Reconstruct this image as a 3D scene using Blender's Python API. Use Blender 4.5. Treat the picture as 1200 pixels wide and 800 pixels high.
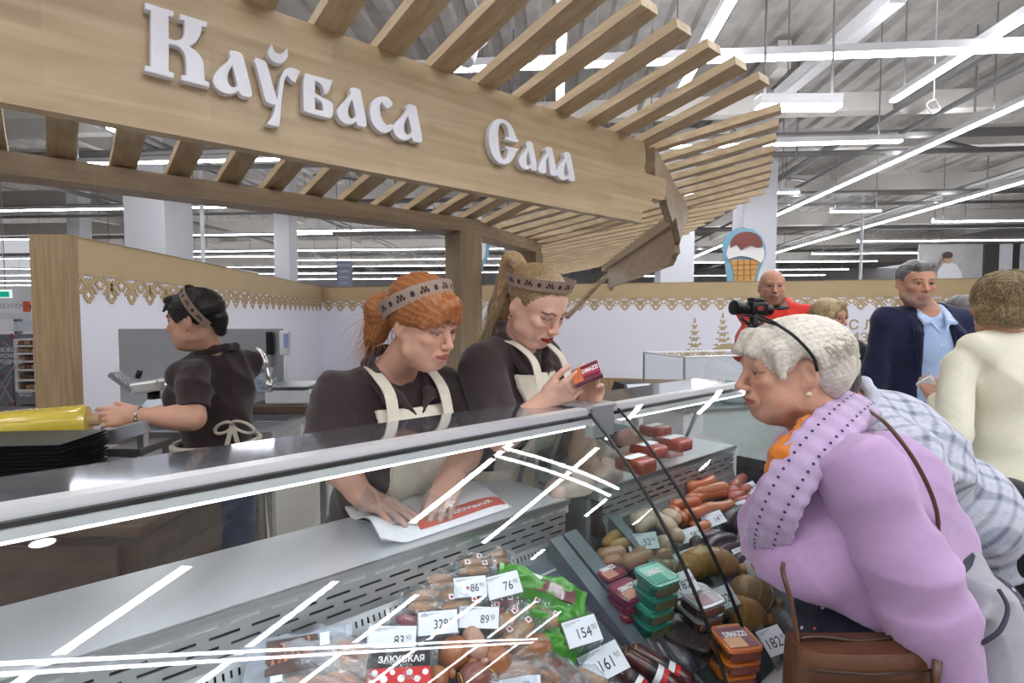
import bpy, bmesh, math, random
import numpy as np
from mathutils import Vector, Matrix
random.seed(7)
rng = np.random.default_rng(7)
SC = bpy.context.scene
COL = SC.collection
for o in list(bpy.data.objects):
    bpy.data.objects.remove(o)

# ------------------------------------------------------------------ camera
HC = 1.54                      # camera height
F = 630.0                      # focal length in pixels of the 1200 x 800 frame
PIT = math.atan(30.0 / F)      # camera looks slightly down
cam = bpy.data.cameras.new('camera')
cam.sensor_width = 36.0
cam.lens = F / 1200.0 * 36.0
cam.clip_start = 0.02
cam.clip_end = 200
cam_o = bpy.data.objects.new('camera', cam)
cam_o.location = (0, 0, HC)
cam_o.rotation_euler = (math.pi / 2 - PIT, 0, 0)
COL.objects.link(cam_o)
SC.camera = cam_o

# ------------------------------------------------------------------ world and exposure
wd = bpy.data.worlds.new('hall_air')
SC.world = wd
wd.use_nodes = True
wd.node_tree.nodes['Background'].inputs[0].default_value = (0.92, 0.94, 1.0, 1)
wd.node_tree.nodes['Background'].inputs[1].default_value = 0.5
SC.view_settings.view_transform = 'Standard'
SC.view_settings.look = 'None'
SC.view_settings.gamma = 1.0
SC.view_settings.use_curve_mapping = False
SC.view_settings.exposure = 0.24
LAMP_POWER = 24.0               # emission of the ceiling light strips

# ------------------------------------------------------------------ pixel -> world
_c, _s = math.cos(PIT), math.sin(PIT)
def ray(px, py):
    x = (px - 600) / F
    v = (400 - py) / F
    return Vector((x, _c + v * _s, -_s + v * _c))
CAMP = Vector((0, 0, HC))
def onz(px, py, z):
    r = ray(px, py); return CAMP + r * ((z - HC) / r.z)
def P(px, py, Y):
    r = ray(px, py); return CAMP + r * (Y / r.y)
def onplane(px, py, p0, n):
    r = ray(px, py); return CAMP + r * ((Vector(p0) - CAMP).dot(n) / r.dot(n))
YAW = math.atan(730.0 / F)     # heading of the counter and of the sign board
DU = Vector((math.sin(YAW), math.cos(YAW), 0))
DN = Vector((math.cos(YAW), -math.sin(YAW), 0))
def un(u, n, z):
    return DU * u + DN * n + Vector((0, 0, z))
def onn(px, py, n):
    return onplane(px, py, DN * n, DN)
def onu(px, py, u):
    return onplane(px, py, DU * u, DU)
def tun(p):
    return (p.dot(DU), p.dot(DN), p.z)

# ------------------------------------------------------------------ materials
def lin(h):
    h = h.lstrip('#')
    c = [int(h[i:i + 2], 16) / 255 for i in (0, 2, 4)]
    return tuple((x / 12.92 if x <= .04045 else ((x + .055) / 1.055) ** 2.4) for x in c) + (1,)
MATS = {}
def mat(name, col, rough=.5, metal=0., var=.06, scale=18., bump=0., bscale=60., spec=.5,
        stretch=(1, 1, 1), rot=0., attr=False, sheen=0., coat=0., emit=0., alpha=1., sss=0.):
    if name in MATS: return MATS[name]
    m = bpy.data.materials.new(name); m.use_nodes = True
    nt = m.node_tree; N = nt.nodes; L = nt.links
    b = N['Principled BSDF']
    c = lin(col) if isinstance(col, str) else col
    b.inputs['Roughness'].default_value = rough
    b.inputs['Metallic'].default_value = metal
    b.inputs['Specular IOR Level'].default_value = spec
    if sheen: b.inputs['Sheen Weight'].default_value = sheen
    if coat: b.inputs['Coat Weight'].default_value = coat; b.inputs['Coat Roughness'].default_value = .08
    if sss:
        b.inputs['Subsurface Weight'].default_value = sss
        b.inputs['Subsurface Radius'].default_value = (.008, .003, .0015)
    if emit:
        b.inputs['Emission Color'].default_value = c; b.inputs['Emission Strength'].default_value = emit
    if alpha < 1: b.inputs['Alpha'].default_value = alpha
    tc = N.new('ShaderNodeTexCoord'); mp = N.new('ShaderNodeMapping')
    mp.inputs['Rotation'].default_value = (0, 0, rot); mp.inputs['Scale'].default_value = stretch
    L.new(tc.outputs['Object'], mp.inputs[0])
    nz = N.new('ShaderNodeTexNoise'); nz.inputs['Scale'].default_value = scale; nz.inputs['Detail'].default_value = 4
    L.new(mp.outputs[0], nz.inputs[0])
    mx = N.new('ShaderNodeMix'); mx.data_type = 'RGBA'; mx.blend_type = 'MULTIPLY'; mx.inputs[0].default_value = 1
    rp = N.new('ShaderNodeValToRGB')
    rp.color_ramp.elements[0].position = .3; rp.color_ramp.elements[1].position = .7
    lo = 1 - var; rp.color_ramp.elements[0].color = (lo, lo, lo, 1); rp.color_ramp.elements[1].color = (1, 1, 1, 1)
    L.new(nz.outputs[0], rp.inputs[0])
    if attr:
        at = N.new('ShaderNodeAttribute'); at.attribute_name = 'Col'
        L.new(at.outputs[0], mx.inputs[6])
    else:
        mx.inputs[6].default_value = c
    L.new(rp.outputs[0], mx.inputs[7])
    L.new(mx.outputs[2], b.inputs['Base Color'])
    if bump:
        n2 = N.new('ShaderNodeTexNoise'); n2.inputs['Scale'].default_value = bscale; n2.inputs['Detail'].default_value = 3
        L.new(mp.outputs[0], n2.inputs[0])
        bp = N.new('ShaderNodeBump'); bp.inputs['Strength'].default_value = bump; bp.inputs['Distance'].default_value = .01
        L.new(n2.outputs[0], bp.inputs['Height']); L.new(bp.outputs[0], b.inputs['Normal'])
    MATS[name] = m
    return m

def wood(name, c1, c2, rot=0., long_axis='x', rough=.5, blocks=True):
    if name in MATS: return MATS[name]
    m = bpy.data.materials.new(name); m.use_nodes = True
    nt = m.node_tree; N = nt.nodes; L = nt.links; b = N['Principled BSDF']
    b.inputs['Roughness'].default_value = rough
    tc = N.new('ShaderNodeTexCoord'); mp = N.new('ShaderNodeMapping')
    mp.vector_type = 'TEXTURE'
    mp.inputs['Rotation'].default_value = (0, 0, rot)
    L.new(tc.outputs['Object'], mp.inputs[0])
    m2 = N.new('ShaderNodeMapping')
    m2.inputs['Scale'].default_value = {'x': (1.6, 22, 22), 'y': (22, 1.6, 22), 'z': (22, 22, 1.6)}[long_axis]
    L.new(mp.outputs[0], m2.inputs[0])
    nz = N.new('ShaderNodeTexNoise'); nz.inputs['Scale'].default_value = 1.6; nz.inputs['Detail'].default_value = 5
    nz.inputs['Distortion'].default_value = .4
    L.new(m2.outputs[0], nz.inputs[0])
    rp = N.new('ShaderNodeValToRGB')
    rp.color_ramp.elements[0].position = .3; rp.color_ramp.elements[0].color = lin(c2)
    rp.color_ramp.elements[1].position = .72; rp.color_ramp.elements[1].color = lin(c1)
    L.new(nz.outputs[0], rp.inputs[0])
    out = rp.outputs[0]
    if blocks:     # glued-up staves
        sx = N.new('ShaderNodeSeparateXYZ'); L.new(mp.outputs[0], sx.inputs[0])
        cx = N.new('ShaderNodeCombineXYZ')
        L.new(sx.outputs[{'x': 0, 'y': 1, 'z': 2}[long_axis]], cx.inputs[0])
        L.new(sx.outputs[{'x': 2, 'y': 2, 'z': 0}[long_axis]], cx.inputs[1])
        br = N.new('ShaderNodeTexBrick'); br.inputs['Scale'].default_value = 1
        br.inputs['Brick Width'].default_value = .33; br.inputs['Row Height'].default_value = .062
        br.inputs['Mortar Size'].default_value = 0; br.offset = .37
        br.inputs['Color1'].default_value = (1, 1, 1, 1); br.inputs['Color2'].default_value = (.84, .82, .79, 1)
        L.new(cx.outputs[0], br.inputs[0])
        mx = N.new('ShaderNodeMix'); mx.data_type = 'RGBA'; mx.blend_type = 'MULTIPLY'; mx.inputs[0].default_value = 1
        L.new(out, mx.inputs[6]); L.new(br.outputs[0], mx.inputs[7]); out = mx.outputs[2]
    L.new(out, b.inputs['Base Color'])
    bp = N.new('ShaderNodeBump'); bp.inputs['Strength'].default_value = .08; bp.inputs['Distance'].default_value = .004
    L.new(nz.outputs[0], bp.inputs['Height']); L.new(bp.outputs[0], b.inputs['Normal'])
    MATS[name] = m
    return m

def emis(name, col, strength):
    if name in MATS: return MATS[name]
    m = bpy.data.materials.new(name); m.use_nodes = True
    N = m.node_tree.nodes; N.clear()
    e = N.new('ShaderNodeEmission'); e.inputs[0].default_value = lin(col); e.inputs[1].default_value = strength
    o = N.new('ShaderNodeOutputMaterial'); m.node_tree.links.new(e.outputs[0], o.inputs[0])
    MATS[name] = m
    return m

def glass(name, tint='#eef4f2', refl=1.0, rough=0.0, body=0.0, body_col='#ffffff'):
    """thin clear pane or film: transparent with fresnel mirror; body = share of whitish film"""
    if name in MATS: return MATS[name]
    m = bpy.data.materials.new(name); m.use_nodes = True
    nt = m.node_tree; N = nt.nodes; L = nt.links; N.clear()
    t = N.new('ShaderNodeBsdfTransparent'); t.inputs[0].default_value = lin(tint)
    g = N.new('ShaderNodeBsdfGlossy'); g.inputs['Roughness'].default_value = rough
    g.inputs['Color'].default_value = (1, 1, 1, 1)
    fr = N.new('ShaderNodeFresnel'); fr.inputs[0].default_value = 1.5
    ge = N.new('ShaderNodeNewGeometry'); ir = N.new('ShaderNodeMath'); ir.operation = 'MULTIPLY_ADD'
    ir.inputs[1].default_value = 1 / 1.5 - 1.5; ir.inputs[2].default_value = 1.5
    L.new(ge.outputs['Backfacing'], ir.inputs[0]); L.new(ir.outputs[0], fr.inputs[0])     # same mirror share from both sides
    mu = N.new('ShaderNodeMath'); mu.operation = 'MULTIPLY'; mu.inputs[1].default_value = refl; mu.use_clamp = True
    L.new(fr.outputs[0], mu.inputs[0])
    src = t.outputs[0]
    if body:
        d = N.new('ShaderNodeBsdfDiffuse'); d.inputs[0].default_value = lin(body_col)
        mb = N.new('ShaderNodeMixShader'); mb.inputs[0].default_value = body
        L.new(t.outputs[0], mb.inputs[1]); L.new(d.outputs[0], mb.inputs[2]); src = mb.outputs[0]
    mx = N.new('ShaderNodeMixShader')
    L.new(mu.outputs[0], mx.inputs[0]); L.new(src, mx.inputs[1]); L.new(g.outputs[0], mx.inputs[2])
    if rough > .02 or body:
        tc = N.new('ShaderNodeTexCoord')
        nz = N.new('ShaderNodeTexNoise'); nz.inputs['Scale'].default_value = 40; nz.inputs['Detail'].default_value = 3
        L.new(tc.outputs['Object'], nz.inputs[0])
        bp = N.new('ShaderNodeBump'); bp.inputs['Strength'].default_value = .5; bp.inputs['Distance'].default_value = .006
        L.new(nz.outputs[0], bp.inputs['Height']); L.new(bp.outputs[0], g.inputs['Normal'])
    o = N.new('ShaderNodeOutputMaterial'); L.new(mx.outputs[0], o.inputs[0])
    MATS[name] = m
    return m

# ------------------------------------------------------------------ objects
WL = {}          # world location of every root, parts are baked relative to it
def link(o, parent=None):
    COL.objects.link(o)
    if parent is not None: o.parent = parent
    return o
def tag(o, label=None, cat=None, group=None, kind=None):
    if label: o['label'] = label
    if cat: o['category'] = cat
    if group: o['group'] = group
    if kind: o['kind'] = kind
    return o
def thing(name, label, cat, loc=(0, 0, 0), group=None):
    o = bpy.data.objects.new(name, None); o.empty_display_size = .05
    o.location = loc; link(o); WL[o.name] = Vector(loc)
    return tag(o, label, cat, group)
def obj(name, verts, faces, m, parent=None, smooth=False, loc=None, colors=None):
    """verts in world space; stored relative to the root's location"""
    if parent is not None: off = WL[parent.name]
    else: off = Vector(loc) if loc is not None else Vector((0, 0, 0))
    a = np.asarray(verts, dtype=np.float64).reshape(-1, 3) - np.array(off)
    me = bpy.data.meshes.new(name)
    me.from_pydata(a.tolist() if len(a) < 60000 else a, [], faces)
    if smooth is True: me.shade_smooth()
    elif smooth:
        me.shade_smooth()
        try: me.set_sharp_from_angle(angle=smooth)
        except Exception: pass
    if colors is not None:
        ca = me.color_attributes.new('Col', 'FLOAT_COLOR', 'POINT')
        ca.data.foreach_set('color', np.asarray(colors, dtype=np.float32).ravel())
    if m is not None: me.materials.append(m)
    me.validate()
    o = bpy.data.objects.new(name, me)
    if parent is None: o.location = off
    link(o, parent); WL[o.name] = off.copy() if hasattr(off, 'copy') else Vector(off)
    return o
def place_copy(root, M, label=None, group=None):
    """copy of a thing, its parts and sub-parts"""
    r = root.copy(); COL.objects.link(r); r.matrix_world = M
    if label: r['label'] = label
    if group: r['group'] = group
    for ch in list(root.children):
        c = ch.copy(); COL.objects.link(c); c.parent = r
        for g in list(ch.children):
            d = g.copy(); COL.objects.link(d); d.parent = c
    return r
def frame(loc, x=None, z=None):
    """matrix with the local x and z axes along the given directions"""
    z = Vector(z or (0, 0, 1)).normalized(); x = Vector(x or (1, 0, 0))
    x = (x - z * x.dot(z)).normalized(); y = z.cross(x)
    M = Matrix((x, y, z)).transposed().to_4x4(); M.translation = Vector(loc)
    return M

class MB:
    def __init__(s): s.v = []; s.f = []
    def add(s, vs, fs, M=None):
        b = len(s.v)
        for p in vs:
            p = Vector(p)
            s.v.append(tuple(M @ p) if M is not None else tuple(p))
        for f in fs: s.f.append(tuple(b + i for i in f))
        return s
    def box(s, x0, x1, y0, y1, z0, z1, M=None):
        vs = [(x0, y0, z0), (x1, y0, z0), (x1, y1, z0), (x0, y1, z0), (x0, y0, z1), (x1, y0, z1), (x1, y1, z1), (x0, y1, z1)]
        fs = [(0, 3, 2, 1), (4, 5, 6, 7), (0, 1, 5, 4), (1, 2, 6, 5), (2, 3, 7, 6), (3, 0, 4, 7)]
        return s.add(vs, fs, M)
    def rbox(s, x0, x1, y0, y1, z0, z1, r=.01, M=None, seg=2):
        """box with chamfered edges"""
        bm = bmesh.new(); bmesh.ops.create_cube(bm, size=1)
        for v in bm.verts:
            v.co = Vector(((x0 + x1) / 2 + v.co.x * (x1 - x0), (y0 + y1) / 2 + v.co.y * (y1 - y0), (z0 + z1) / 2 + v.co.z * (z1 - z0)))
        bmesh.ops.bevel(bm, geom=bm.edges[:], offset=r, segments=seg, affect='EDGES', profile=.5)
        bm.verts.ensure_lookup_table()
        s.add([v.co.copy() for v in bm.verts], [[v.index for v in f.verts] for f in bm.faces], M)
        bm.free(); return s
    def bar(s, a, b, w, h, up=(0, 0, 1)):
        """rectangular bar from a to b, w across, h along up"""
        a = Vector(a); b = Vector(b); d = b - a; M = frame(a, d, Vector(up) - d.normalized() * Vector(up).dot(d.normalized()))
        return s.box(0, d.length, -w / 2, w / 2, -h / 2, h / 2, M)
    def tube(s, pts, r, seg=8, cap=True, M=None):
        pts = [Vector(p) for p in pts]; n = len(pts)
        rs = r if hasattr(r, '__len__') else [r] * n
        ups = None; vs = []; fs = []
        for i, p in enumerate(pts):
            d = (pts[min(i + 1, n - 1)] - pts[max(i - 1, 0)])
            d = d.normalized() if d.length > 1e-9 else Vector((0, 0, 1))
            if ups is None: ups = d.orthogonal().normalized()
            ups = (ups - d * ups.dot(d)); ups = ups.normalized() if ups.length > 1e-6 else d.orthogonal().normalized()
            sd = d.cross(ups)
            for k in range(seg):
                t = 2 * math.pi * k / seg
                vs.append(p + (ups * math.cos(t) + sd * math.sin(t)) * rs[i])
        for i in range(n - 1):
            for k in range(seg):
                k2 = (k + 1) % seg
                fs.append((i * seg + k, i * seg + k2, (i + 1) * seg + k2, (i + 1) * seg + k))
        if cap:
            fs.append(tuple(reversed(range(seg)))); fs.append(tuple((n - 1) * seg + k for k in range(seg)))
        return s.add(vs, fs, M)
    def lathe(s, prof, seg=20, M=None):
        vs = []; fs = []; n = len(prof)
        for (r, z) in prof:
            for k in range(seg):
                t = 2 * math.pi * k / seg; vs.append((r * math.cos(t), r * math.sin(t), z))
        for i in range(n - 1):
            for k in range(seg):
                k2 = (k + 1) % seg
                fs.append((i * seg + k, i * seg + k2, (i + 1) * seg + k2, (i + 1) * seg + k))
        fs.append(tuple(reversed(range(seg)))); fs.append(tuple((n - 1) * seg + k for k in range(seg)))
        return s.add(vs, fs, M)
    def prism(s, poly, z0, z1, M=None):
        n = len(poly)
        if sum(poly[i][0] * poly[(i + 1) % n][1] - poly[(i + 1) % n][0] * poly[i][1] for i in range(n)) < 0: poly = poly[::-1]
        vs = [(x, y, z0) for x, y in poly] + [(x, y, z1) for x, y in poly]
        fs = [tuple(reversed(range(n))), tuple(range(n, 2 * n))]
        fs += [(i, (i + 1) % n, n + (i + 1) % n, n + i) for i in range(n)]
        return s.add(vs, fs, M)
    def grid(s, fn, nu, nv, closed_u=False):
        vs = [fn(i / (nu - (0 if closed_u else 1)), j / (nv - 1)) for j in range(nv) for i in range(nu)]
        fs = []
        for j in range(nv - 1):
            for i in range(nu if closed_u else nu - 1):
                i2 = (i + 1) % nu
                fs.append((j * nu + i, j * nu + i2, (j + 1) * nu + i2, (j + 1) * nu + i))
        return s.add(vs, fs)
    def build(s, name, m, parent=None, smooth=False, loc=None):
        return obj(name, s.v, s.f, m, parent, smooth, loc)
def UM():   # matrix: local x = along counter, y = towards the back, z up -> (u, -n, z)
    M = Matrix((DU, -DN, Vector((0, 0, 1)))).transposed().to_4x4()
    return M
UMX = UM()
def ubox(mb, u0, u1, n0, n1, z0, z1):
    return mb.box(u0, u1, -n1, -n0, z0, z1, UMX)

def text_mesh(name, body, size, m, parent, M, extrude=.001, align='CENTER', bold=0., sx=1.):
    """lettering as a thin mesh; M maps its xy plane into the world"""
    cu = bpy.data.curves.new(name, 'FONT'); cu.body = body; cu.size = size; cu.align_x = align; cu.align_y = 'CENTER'
    cu.extrude = extrude; cu.resolution_u = 3; cu.offset = bold
    o = bpy.data.objects.new(name, cu); COL.objects.link(o)
    me = bpy.data.meshes.new_from_object(o.evaluated_get(bpy.context.evaluated_depsgraph_get()))
    bpy.data.objects.remove(o); bpy.data.curves.remove(cu)
    vs = np.empty(len(me.vertices) * 3); me.vertices.foreach_get('co', vs); vs = vs.reshape(-1, 3); vs[:, 0] *= sx
    fs = [tuple(p.vertices) for p in me.polygons]; bpy.data.meshes.remove(me)
    W = np.array(M)
    vs = vs @ W[:3, :3].T + W[:3, 3]
    return obj(name, vs, fs, m, parent)
# ================================================================== the hall
HA = math.atan(50.0 / F)
HX = Vector((math.cos(HA), -math.sin(HA), 0)); HY = Vector((math.sin(HA), math.cos(HA), 0))
HM = Matrix((HX, HY, Vector((0, 0, 1)))).transposed().to_4x4()
def thxy(p): return (p.dot(HX), p.dot(HY))
M_floor = mat('floor_tile', '#a6a09a', .2, var=.08, scale=3)
M_ceil = mat('ceiling_deck', '#c9c5c1', .55, .2, var=.3, scale=2.2, bump=.5, bscale=9)
M_hallwall = mat('hall_wall', '#dcdadc', .7, var=.08, scale=.4)
M_beam = mat('painted_beam', '#d8d3cd', .6, var=.08, scale=2)
M_pipe = mat('grey_pipe', '#8f8d8d', .45, .3, var=.1, scale=3)
M_white = mat('white_paint', '#e6e6ec', .5, var=.03, scale=3)
M_dark = mat('charcoal_panel', '#4b4745', .6, var=.15, scale=2)
M_lampbody = mat('lamp_housing', '#e4e4e8', .4, var=.02)
M_addfill = emis('added_fill_glow', '#f7faff', LAMP_POWER * .6)  # added glow to brighten the roof, not part of the fittings
M_lamp = emis('lamp_light', '#f7faff', LAMP_POWER)

fl = MB().box(-60, 60, -12, 62, -.1, 0, HM).build('floor', M_floor); tag(fl, kind='structure')
# corrugated roof deck, ribs run away from the camera
CZ = 6.7
mb = MB(); vs = []; pitch = .5
xs = []
for i in range(int(70 / pitch)):
    x = -35 + i * pitch
    xs += [(x, 0), (x + .2, 0), (x + .26, .1), (x + .44, .1)]
n = len(xs)
vs = [(x, y, CZ + z) for y in (-12, 62) for (x, z) in xs] + [(x, y, CZ + .3) for y in (-12, 62) for (x, z) in (xs[0], xs[-1])]
fs = [(i, i + 1, n + i + 1, n + i) for i in range(n - 1)] + [(2 * n, 2 * n + 2, 2 * n + 3, 2 * n + 1)]
mb.add(vs, fs, HM)
ceil = mb.build('ceiling', M_ceil); tag(ceil, kind='structure')
for nm, a in (('wall_back', (-60, 60, 61.5, 62)), ('wall_left', (-60, -59.5, -12, 62)), ('wall_right', (59.5, 60, -12, 62)), ('wall_front', (-60, 60, -12, -11.5))):
    w = MB().box(*a, 0, CZ, HM).build(nm, M_hallwall); tag(w, kind='structure')

# joists, pipes and hanger rods under the roof
for y, z, w, h in ((10.8, 5.35, .28, .34), (14.6, 5.8, .25, .5), (19.5, 5.8, .25, .55), (26, 5.7, .3, .6), (34, 5.7, .3, .7), (44, 5.7, .3, .8)):
    MB().box(-34, 34, y - w / 2, y + w / 2, z, z + h, HM).build('joist', M_beam, ceil)
for x in (-22, -12.5, -3.5, 4.2, 9.5, 15, 23):
    MB().box(x - .12, x + .12, 10.5, 60, 6.1, 6.6, HM).build('girder', M_beam, ceil)
for y, z, r in ((11.6, 5.2, .09), (12.3, 5.05, .06), (17, 5.2, .08), (17.6, 5.0, .05), (23, 5.1, .09), (30, 5.2, .1)):
    MB().tube([HM @ Vector((-34, y, z)), HM @ Vector((34, y, z))], r, 8).build('pipe', M_pipe, ceil)
for x, z, r in ((-9, 5.3, .06), (-8.6, 5.3, .04), (6.3, 5.4, .09), (6.9, 5.2, .05), (12, 5.3, .08), (1.6, 5.5, .05), (-15, 5.4, .08)):
    MB().tube([HM @ Vector((x, 8.5, z)), HM @ Vector((x, 60, z))], r, 8).build('pipe', M_pipe, ceil)
for i in range(46):
    y = random.uniform(9.5, 30); x = random.uniform(-1.0, 1.0) * y; z = random.choice((4.7, 5.0, 5.2, 5.35))
    MB().tube([HM @ Vector((x, y, z)), HM @ Vector((x, y, CZ + .02))], .018, 5).build('hanger_rod', M_pipe, ceil)
for i in range(14):      # short cable trays seen at a slant
    y = random.uniform(11, 24); x = random.uniform(-.9, .95) * y; z = random.uniform(4.9, 5.5)
    a = HM @ Vector((x, y, z)); b = HM @ Vector((x + 1.3, y + .7, z))
    MB().bar(a, b, .12, .05).build('bracket', M_pipe, ceil)

# ------------------------------------------------------------------ light strips
def strip(p, q, w=.11, label='', group=None, rods=True, lit=True, hz=.09):
    p = Vector(p); q = Vector(q)
    t = thing('strip_light', label, 'lamp', p, group)
    MB().bar(p + Vector((0, 0, hz / 2 + .02)), q + Vector((0, 0, hz / 2 + .02)), w, hz).build('housing', M_lampbody, t)
    MB().bar(p + Vector((0, 0, .008)), q + Vector((0, 0, .008)), w * .86, .03).build('diffuser', M_lamp if lit else M_lampbody, t)
    MB().bar(p + Vector((0, 0, hz + .0212)), q + Vector((0, 0, hz + .0212)), w * .7, .002).build('added_ceiling_fill', M_addfill if lit else M_lampbody, t)  # glowing sheet added on the housing top, out of sight, to light the roof
    if rods:
        for f in (.08, .92):
            a = p.lerp(q, f)
            MB().tube([a + Vector((0, 0, .1)), Vector((a.x, a.y, CZ + .02))], .012, 5).build('hanger', M_pipe, t)
    return t
LZ = 4.6
G1 = 'crosswise light strips under the roof'
lab_cross = 'long thin white light strip hung crosswise under the store roof'
rows = [(190, 60, 350, .12), (245, -60, 322, .12), (275, 196, 392, .12), (281, -60, 60, .1), (270, 340, 525, .12), (293, 200, 620, .12), (302, -40, 330, .12),
        (304, 340, 640, .12), (313, -40, 645, .12), (321, -40, 645, .13), (328, -40, 520, .14),
        (334, -40, 240, .15)]
for (y, x0, x1, w) in rows:
    c = onz((x0 + x1) / 2, y, LZ); yy = thxy(c)[1]
    a = onz(x0, y, LZ); b = onz(x1, y, LZ)
    pa = HX * thxy(a)[0] + HY * yy + Vector((0, 0, LZ)); pb = HX * thxy(b)[0] + HY * yy + Vector((0, 0, LZ))
    strip(pa, pb, w, 'long thin white light strip hung crosswise behind the gold-edged booth wall', 'light strips behind the booth')
for (y, x0, x1, w) in [(152, 128, 176, .2), (70, 470, 1260, .13), (170, 740, 1048, .13), (228, 700, 932, .13), (248, 975, 1030, .16), (259, 1097, 1240, .14),
                       (282, 1010, 1240, .14), (290, 1092, 1132, .2), (297, 955, 1112, .16), (307, 800, 1022, .18), (316, 905, 992, .2), (323, 740, 962, .2)]:
    c = onz((x0 + x1) / 2, y, LZ); yy = thxy(c)[1]
    a = onz(x0, y, LZ); b = onz(x1, y, LZ)
    pa = HX * thxy(a)[0] + HY * yy + Vector((0, 0, LZ)); pb = HX * thxy(b)[0] + HY * yy + Vector((0, 0, LZ))
    strip(pa, pb, w, lab_cross, G1)
# the short fat fitting beside the slat ends, hung lower on wires
a = onz(888, 127, 3.5); b = onz(982, 127, 3.5); b.y = a.y
strip(a, b, .16, 'short fat white light fitting hung on thin wires beyond the slats', None)
# strips running away from the camera
for (x0, y0, x1, y1, w, lb) in [(1052, 119, 1290, -40, .12, 'thick white light strip running away over the shoppers, ending above the joist'),
                            (916, 253, 1196, 116, .12, 'very long bright light strip running away beside the white column'),
                            (916, 297, 1240, 196, .14, 'long light strip running away low along the right aisle'),
                            (852, -4, 794, 123, .12, 'bright light strip running away behind the slat ends'),
                            (667, -2, 651, 128, .12, 'light strip running away between the slats over the sign board'),
                            (815, 303, 880, 270, .16, 'far small light strip running away beside the ice cream sign')]:
    a = onz(x0, y0, LZ + .25); b = onz(x1, y1, LZ + .25)
    xm = (thxy(a)[0] + thxy(b)[0]) / 2
    pa = HX * xm + HY * thxy(a)[1] + Vector((0, 0, LZ + .25)); pb = HX * xm + HY * thxy(b)[1] + Vector((0, 0, LZ + .25))
    strip(pa, pb, w, lb, None)
a = onz(915, 117, LZ + .6); b = onz(1052, 3, LZ + .6)
strip(HX * thxy(a)[0] + HY * thxy(a)[1] + Vector((0, 0, LZ + .6)), HX * thxy(b)[0] + HY * thxy(b)[1] + Vector((0, 0, LZ + .6)), .22,
      'unlit white light housing running away under the corrugated roof', None, lit=False, hz=.16)
# the strips that go on over the counter and behind the photographer (most of them mirror in the case glass)
for x, segs in ((.76, ((-6.5, .2),)), (2.42, ((-6.5, .12), (1.15, 2.9))), (3.95, ((-6.5, .0), (1.05, 3.35), (3.6, 4.9))), (5.57, ((-6.5, .1), (.95, 2.5))), (7.6, ((-6.5, .1), (1.0, 4.7))), (9.6, ((-6.5, .1),)),
                (-2.5, ((-6.5, .2), (1.1, 4.5))), (-5.7, ((-6.5, .2), (1.1, 4.5))), (-9., ((-6.5, .2), (1.1, 4.5)))):  # rows on the left are unseen, added for their light
    for (y0, y1) in segs:
        strip((x, y0, 4.75), (x, y1, 4.75), .1, 'light strip running lengthwise over the counter and the shoppers', 'lengthwise strips over the counter')
for (x0, x1, y) in ((-9, 10, -.90), (-9, 10, -1.02), (2.3, 5.3, 2.70), (2.3, 5.3, 2.52), (-9, 9, -4.2)):
    strip((x0, y, 4.57), (x1, y, 4.57), .05, 'light strip running crosswise over the counter and the shoppers', 'crosswise strips over the counter')

# ------------------------------------------------------------------ columns
for i, (x0, x1, Y, nm) in enumerate(((146, 197, 12.6, 'broad white'), (321, 341, 17, 'slim white'), (79, 96, 19, 'slim white'), (872, 911, 12.5, 'broad white'), (776, 815, 15, 'broad white'))):
    a = P(x0, 300, Y); b = P(x1, 300, Y); w = b.x - a.x
    t = MB().rbox(-w / 2, w / 2, -w / 2, w / 2, 0, CZ, .03, Matrix.Translation(Vector(((a.x + b.x) / 2, Y + w / 2, 0))) @ Matrix.Rotation(-HA, 4, 'Z')).build('column', M_white)
    tag(t, kind='structure')
for x, Y in ((238, 13), (204, 14), (1009, 19), (545, 20)):
    p = P(x, 300, Y)
    t = MB().tube([(p.x, p.y, 0), (p.x, p.y, CZ)], .05, 8).build('column_pipe', M_white); tag(t, kind='structure')

# far partition with a poster behind the right wall
Yp = 19.5
pl = P(1000, 300, Yp); pr = P(1330, 300, Yp)
t = thing('store_partition', 'tall charcoal partition with white posts beyond the booth wall', 'partition', (P(1240, 330, Yp).x, Yp, 0))
a = P(1154, 290, Yp); zt = P(1154, 286, Yp).z
for (x0, x1, m) in ((1154, 1171, M_dark), (1183, 1195, M_dark), (1198, 1330, M_dark), (1171, 1183, M_white), (1195, 1198, M_white)):
    A = P(x0, 300, Yp); B = P(x1, 300, Yp)
    MB().box(A.x, B.x, Yp - (.12 if m is M_white else 0), Yp + .2, 0, zt).build('panel', m, t)
t = thing('poster', 'pale poster of a child in a white shirt beyond the booth wall', 'poster', (P(1120, 330, Yp).x, Yp, 0))
A = P(1078, 296, Yp); B = P(1150, 340, Yp)
MB().box(A.x, B.x, Yp, Yp + .1, 0, zt).build('board', mat('poster_pale', '#c6c4c4', .5, var=.25, scale=1.2), t)
def flat(px_poly, Y, name, m, parent, th=.02, dy=0.):
    pts = [P(x, y, Y) for x, y in px_poly]; n = len(pts)
    vs = [(p.x, Y - dy - th, p.z) for p in pts] + [(p.x, Y - dy, p.z) for p in pts]
    ar = sum(pts[i].x * pts[(i + 1) % n].z - pts[(i + 1) % n].x * pts[i].z for i in range(n))
    fs = [tuple(range(n)), tuple(reversed(range(n, 2 * n)))] + [((i + 1) % n, i, n + i, n + (i + 1) % n) for i in range(n)]
    if ar < 0: fs = [tuple(reversed(f)) for f in fs]
    return obj(name, vs, fs, m, parent)
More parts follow.
